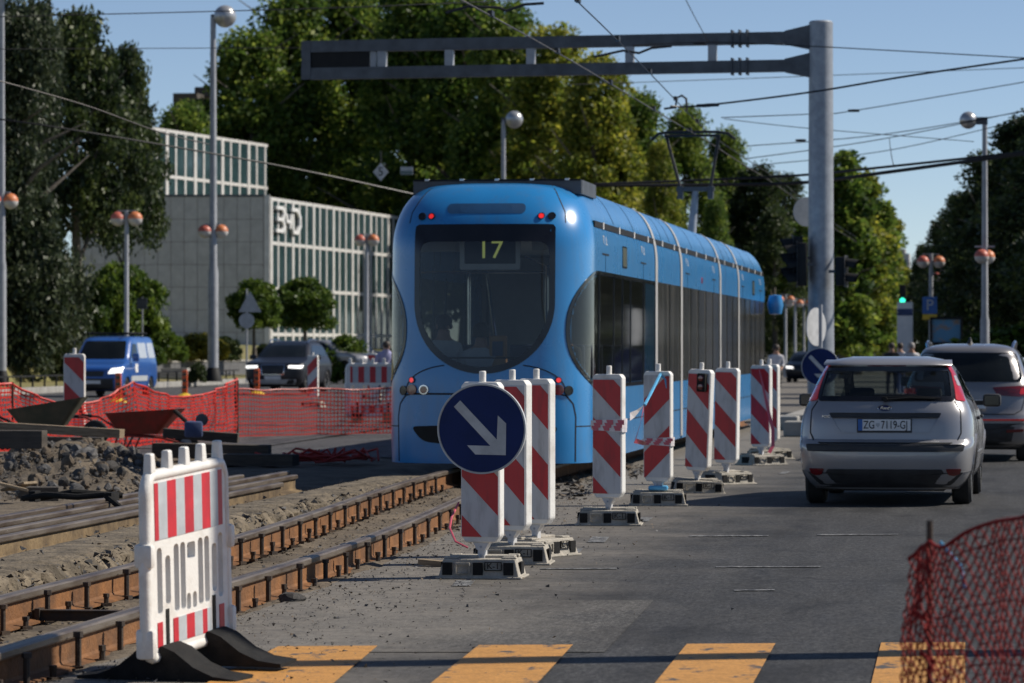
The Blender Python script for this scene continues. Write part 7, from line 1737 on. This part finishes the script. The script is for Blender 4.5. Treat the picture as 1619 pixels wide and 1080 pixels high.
# diamond number sign and plate hung in the trees over the tram
t = thing('diamond_sign', 'white diamond sign with a black mark hanging among the trees, left of tram roof', 'sign', P(602, 272, 120)); m = MB(); m.prism([(0, -0.3), (0.26, 0), (0, 0.3), (-0.26, 0)], -0.01, 0.01); m.build('diamond_plate', 'sign_white', t); text_part('5', 0.4, 'black_matt', t, (0, -0.015, 0), (R(90), 0, 0), 'sign_digit'); MB().tube([(0, 0.03, 0.7), (0, 0.03, -0.3)], 0.02, 6).build('hanger', 'wire_black', t)
t = thing('street_plate', 'small green and white plate hanging in the trees left of the tram roof', 'sign', P(643, 270, 120)); MB().box((0, 0, 0), (0.42, 0.02, 0.26)).build('plate', 'sign_back', t); MB().box((0, -0.013, -0.06), (0.4, 0.006, 0.12)).build('plate_band', 'pane_teal', t)
t = thing('far_tower', 'grey tower block far beyond the avenue trees', 'building', GD(1416, 900, 0)); H_ = top(402, 900)
MB().box((0, 0, H_ / 2), (7, 12, H_)).build('wall', 'stone_panel', t); MB().box((0, 0, H_ + 0.6), (5, 8, 1.2)).build('roof_house', 'concrete', t)
for k in range(5):
    for j in range(4): MB().box((-2.4 + j * 1.6, -6.02, H_ - 2.2 - k * 3.2), (0.9, 0.1, 1.5)).build('window', 'pane_teal', t)
t = thing('roof_house', 'brick chimney block above the trees left of the tall lamp post', 'building', GD(308, 330, 0)); Hh_ = top(152, 330); MB().box((0, 0, Hh_ / 2), (2.2, 8, Hh_)).build('wall', 'wood_dark', t); MB().box((1.0, 0, Hh_ + 0.3), (1.6, 2, 0.9)).build('chimney', 'wood_dark', t)
t.name = 'far_house'
# advertising column, parking sign, poster case, green signal
t = thing('advert_column', 'tall white advertising column with pink print beside the pavement', 'column', GD(1431, 128, 0)); Hc = top(478, 128)
MB().cbox((0, 0, Hc / 2), (0.55, 0.25, Hc), 0.03).build('column_body', 'paper_white', t); MB().box((0, -0.128, Hc - 0.35), (0.53, 0.01, 0.24)).build('column_band', 'cloth_blue', t); MB().box((0, -0.128, 0.9), (0.42, 0.01, 0.7)).build('column_print', 'pink_print', t)
t = thing('parking_sign', 'blue parking sign with letter P and yellow plate below', 'sign', GD(1470, 120, 0)); MB().tube([(0, 0.03, 0), (0, 0.03, top(470, 120))], 0.03, 8).build('sign_post', 'pole_grey', t, True)
zp = top(483, 120); b = MB().cbox((0, 0, zp), (0.48, 0.03, 0.56), 0.01).build('blue_plate', 'plate_blue', t); text_part('P', 0.5, 'sign_white', b, (0, -0.018, zp), (R(90), 0, 0), 'sign_letter'); MB().cbox((0, 0, zp - 0.38), (0.48, 0.03, 0.18), 0.008).build('yellow_plate', 'yellow_plastic', t)
t = thing('poster_case', 'black framed poster case with blue poster behind the silver car', 'poster case', GD(1496, 112, 0)); zq = top(523, 112); m = MB(); m.bm(plate_holes(rrect(0, zq, 1.0, 0.85, 0.02, 2), [rrect(0, zq, 0.86, 0.7, 0.01, 2)], -0.06, 0.06)); m.build('case_frame', 'black_matt', t); MB().box((0, 0.02, zq), (0.86, 0.02, 0.7)).build('poster', 'poster_blue', t)
for sx in (-0.4, 0.4): MB().box((sx, 0, (zq - .42) / 2), (0.08, 0.08, zq - 0.42)).build('case_leg', 'black_matt', t)
t = thing('far_signal', 'far traffic light showing green over the street', 'traffic light', GD(1427, 170, 0)); zg = top(474, 170); MB().tube([(0, 0, 0), (0, 0, zg - 0.2)], 0.05, 8).build('signal_post', 'steel_dark', t, True); MB().cbox((0, 0, zg + 0.25), (0.3, 0.2, 0.9), 0.03).build('housing', 'black_matt', t); m = MB(); m.lathe((0, -0.11, zg - 0.04), [(0, -0.03), (0.1, -0.02), (0.13, 0.0)], 16, 0, 'y'); m.build('green_lens', 'signal_green', t, True)
# another tram far behind
ft = thing('far_tram', 'small blue tram far away, half hidden by the gantry post', 'tram', GD(1296, 250, 0), R(-1.5)); hz = Hull([(0.25, 0.1, 14, 1.1), (0.8, 0, 14, 1.15), (1.5, 0.02, 14, 1.15), (2.4, 0.1, 14, 1.13), (2.7, 0.25, 13.9, 1.05), (2.9, 0.6, 13.6, 0.8)], 0.5, 3, 0.3, 3, 16, 8)
hz.mesh(arange(0.25, 2.9, 0.15)).build('body', 'tram_blue', ft, True, 40); hz.patch(dense(rrect(0, 1.7, 1.8, 1.1, 0.2, 3), .2), 0.02, 2).build('windscreen', 'car_glass_dark', ft, True)
for sg in (1, -1): hz.patch([(sg * 2.0, 1.2), (sg * 13, 1.2), (sg * 13, 2.2), (sg * 2.0, 2.2)], 0.02, 1).build('side_glass', 'car_glass_dark', ft)
# low kerb blocks of the works on the island
for k, (px, py, lab) in enumerate(((1243, 680, 'grey concrete block on the traffic island, left of the hatchback'), (1262, 690, 'second grey concrete block on the traffic island, nearer the hatchback'))):
    o = MB().cbox((0, 0, 0.14), (0.5, 0.8, 0.28), 0.03).build('concrete_block', 'kerb'); g = G(px, py); o.location = g; tag(o, lab, 'block')

# ================================================================ PEOPLE
def person(label, loc, rz, joints, edges, radii, zones, hairm='hair', name='person', sc=1.0, head=None):
    """one continuous body grown from a skeleton; clothing colours by zone"""
    t = thing(name, label, 'person', loc, rz, None, sc)
    me = bpy.data.meshes.new('body'); me.from_pydata(joints, edges, []); o = bpy.data.objects.new('body', me); COL.objects.link(o)
    sk = o.modifiers.new('skin', 'SKIN'); sv = me.skin_vertices[0].data
    for i, r_ in enumerate(radii): sv[i].radius = r_ if isinstance(r_, tuple) else (r_, r_)
    sv[0].use_root = True
    sb = o.modifiers.new('sub', 'SUBSURF'); sb.levels = 2; sb.render_levels = 2
    bpy.context.view_layer.update()
    bm_ = bpy.data.meshes.new_from_object(o.evaluated_get(bpy.context.evaluated_depsgraph_get())); bpy.data.objects.remove(o)
    mats = []
    for z in zones:
        if z[1] not in mats: mats.append(z[1])
    bm_.materials.clear()
    for k in mats: bm_.materials.append(MATS[k])
    for p in bm_.polygons:
        p.use_smooth = True
        for fn, mt in zones:
            if fn(p.center): p.material_index = mats.index(mt); break
    b = bpy.data.objects.new('body', bm_); COL.objects.link(b); b.parent = t
    hx, hy, hz_ = head or joints[3]
    m = MB(); m.lathe((hx, hy + 0.02, hz_ + 0.02), [(0.0, 0.135), (0.05, 0.128), (0.09, 0.1), (0.108, 0.05), (0.106, 0.0), (0.1, -0.05)], 16); q = m.build('hair', hairm, t, True, 80)
    for sx in (-0.035, 0.035): MB().lathe((hx + sx, hy - 0.098, hz_ + 0.005), [(0, -0.008), (0.012, -0.006), (0.014, 0.004)], 8, 0, 'y').build('eye', 'black_gloss', t, True)
    m = MB(); m.prism([(-0.016, -0.03), (0.016, -0.03), (0.005, 0.015), (-0.005, 0.015)], hy - 0.125, hy - 0.09); st = 0; m.xform(Matrix.Translation((hx, 0, hz_))); m.build('nose', 'skin', t)
    MB().box((hx, hy - 0.1, hz_ - 0.05), (0.045, 0.012, 0.012)).build('mouth', 'lens_dark_red', t)
    for sx in (-1, 1): MB().lathe((hx + sx * 0.1, hy, hz_), [(0, -0.03), (0.014, -0.02), (0.014, 0.02), (0, 0.03)], 8).build('ear', 'skin', t, True)
    return t
STAND = [(0, 0, 0.95), (0, 0.01, 1.2), (0, 0.02, 1.42), (0, -0.01, 1.64), (0.2, 0.02, 1.4), (0.26, 0.03, 1.12), (0.27, -0.06, 0.88), (-0.2, 0.02, 1.4), (-0.26, 0.03, 1.12), (-0.27, -0.06, 0.88), (0.1, 0, 0.9), (0.11, -0.06, 0.5), (0.11, 0.0, 0.09), (-0.1, 0, 0.9), (-0.11, 0.08, 0.5), (-0.11, 0.1, 0.09), (0.12, -0.14, 0.04), (-0.11, -0.04, 0.04), (0, 0.0, 1.5), (0.27, -0.09, 0.8), (-0.27, -0.09, 0.8)]
SE = [(0, 1), (1, 2), (2, 18), (18, 3), (2, 4), (4, 5), (5, 6), (6, 19), (2, 7), (7, 8), (8, 9), (9, 20), (0, 10), (10, 11), (11, 12), (12, 16), (0, 13), (13, 14), (14, 15), (15, 17)]
SR_ = [(0.16, 0.12), (0.15, 0.11), (0.16, 0.11), (0.1, 0.12), 0.07, 0.05, 0.04, 0.07, 0.05, 0.04, 0.1, 0.07, 0.05, 0.1, 0.07, 0.05, 0.04, 0.04, 0.06, 0.035, 0.035]
def zones(shirt, legs, sleeve=1.12): return [(lambda c: c.z > 1.47, 'skin'), (lambda c: abs(c.x) > 0.2 and c.z < sleeve, 'skin'), (lambda c: c.z > 0.93, shirt), (lambda c: c.z < 0.1, 'cloth_black'), (lambda c: True, legs)]
for px, d, rz, sh, lg, hm, lab in ((1410, 120, 20, 'cloth_black', 'cloth_black', 'hair', 'person in black standing on the pavement beyond the silver cars'), (1423, 122, -30, 'cloth_white', 'cloth_blue', 'hair', 'person in a white top beside the one in black'), (1441, 110, 10, 'cloth_white', 'cloth_tan', 'hair_grey', 'grey haired person in white below the parking sign')):
    person(lab, GD(px, d, 0.0), R(rz), STAND, SE, SR_, zones(sh, lg), hm)
# person in a lilac shirt bending by the white barrier, half hidden by the tram
BEND = [(0, 0, 0.95), (-0.14, 0, 1.15), (-0.1, 0, 1.32), (0.1, -0.02, 1.52)] 
J = [(x - 0.1 * max(0, z - 0.9), y - 0.45 * max(0, z - 0.95), z - 0.12 * max(0, z - 0.95)) for x, y, z in STAND]
person('person in a lilac shirt leaning forward beside the tram', GD(606, 100, 0.1), R(40), J, SE, SR_, zones('cloth_lilac', 'cloth_blue', 1.05), 'hair')
# passengers behind the rear window of the tram (seated)
SIT = [(0, 0, 0.5), (0, 0.02, 0.75), (0, 0.03, 0.98), (0, 0.0, 1.2), (0.19, 0.02, 0.96), (0.23, -0.02, 0.7), (0.15, -0.25, 0.6), (-0.19, 0.02, 0.96), (-0.23, -0.02, 0.7), (-0.15, -0.25, 0.6), (0.1, -0.1, 0.5), (0.11, -0.42, 0.5), (0.11, -0.42, 0.09), (-0.1, -0.1, 0.5), (-0.11, -0.42, 0.5), (-0.11, -0.42, 0.09), (0.11, -0.52, 0.04), (-0.11, -0.52, 0.04), (0, 0.02, 1.06), (0.13, -0.33, 0.6), (-0.13, -0.33, 0.6)]
zs_ = lambda shirt, legs: [(lambda c: c.z > 1.04, 'skin'), (lambda c: c.y < -0.2 and c.z > 0.55, 'skin'), (lambda c: c.z > 0.56, shirt), (lambda c: c.z < 0.1, 'cloth_black'), (lambda c: True, legs)]
for x, y, rz, z, sh, lab in ((-0.62, 1.28, 35, 0.68, 'cloth_white', 'seated passenger in white at the left of the tram rear window'), (-0.18, 1.2, 172, 0.58, 'cloth_white', 'passenger in pale shirt with back to the middle of the tram window'), (0.7, 1.6, -15, 0.62, 'cloth_black', 'dark clothed passenger at the right of the tram rear window')):
    person(lab, (TF.x + x * TX, TF.y + y, z), R(rz), SIT, SE, SR_, zs_(sh, 'cloth_blue'), 'hair')
# motor scooter rider beyond the tram
t = thing('motor_scooter', 'white and black motor scooter right behind the far end of the tram', 'scooter', GD(1224, 112, 0.0), R(4))
for y in (0.0, 1.25): MB().lathe((0, y, 0.27), [(0.12, -0.05), (0.22, -0.06), (0.27, 0), (0.22, 0.06), (0.12, 0.05)], 22, 0, 'x').build('wheel', 'tyre', t, True)
m = MB(); m.cbox((0, 0.1, 0.75), (0.36, 0.25, 0.55), 0.08); m.cbox((0, 0.6, 0.38), (0.3, 0.7, 0.16), 0.05); m.cbox((0, 1.1, 0.62), (0.34, 0.7, 0.4), 0.1); m.build('body', 'white_plastic', t, True)
MB().cbox((0, 1.05, 0.85), (0.28, 0.7, 0.1), 0.04).build('saddle', 'black_rubber', t, True); MB().tube([(-0.33, 0.15, 1.05), (0.33, 0.15, 1.05)], 0.02, 8).build('handlebar', 'black_matt', t, True)
p = GD(1224, 112, 0.0); person('rider in white and dark clothes sitting on the scooter', (p.x, p.y + 0.95, 0.38), R(4), SIT, SE, SR_, zs_('cloth_white', 'cloth_black'), 'hair')
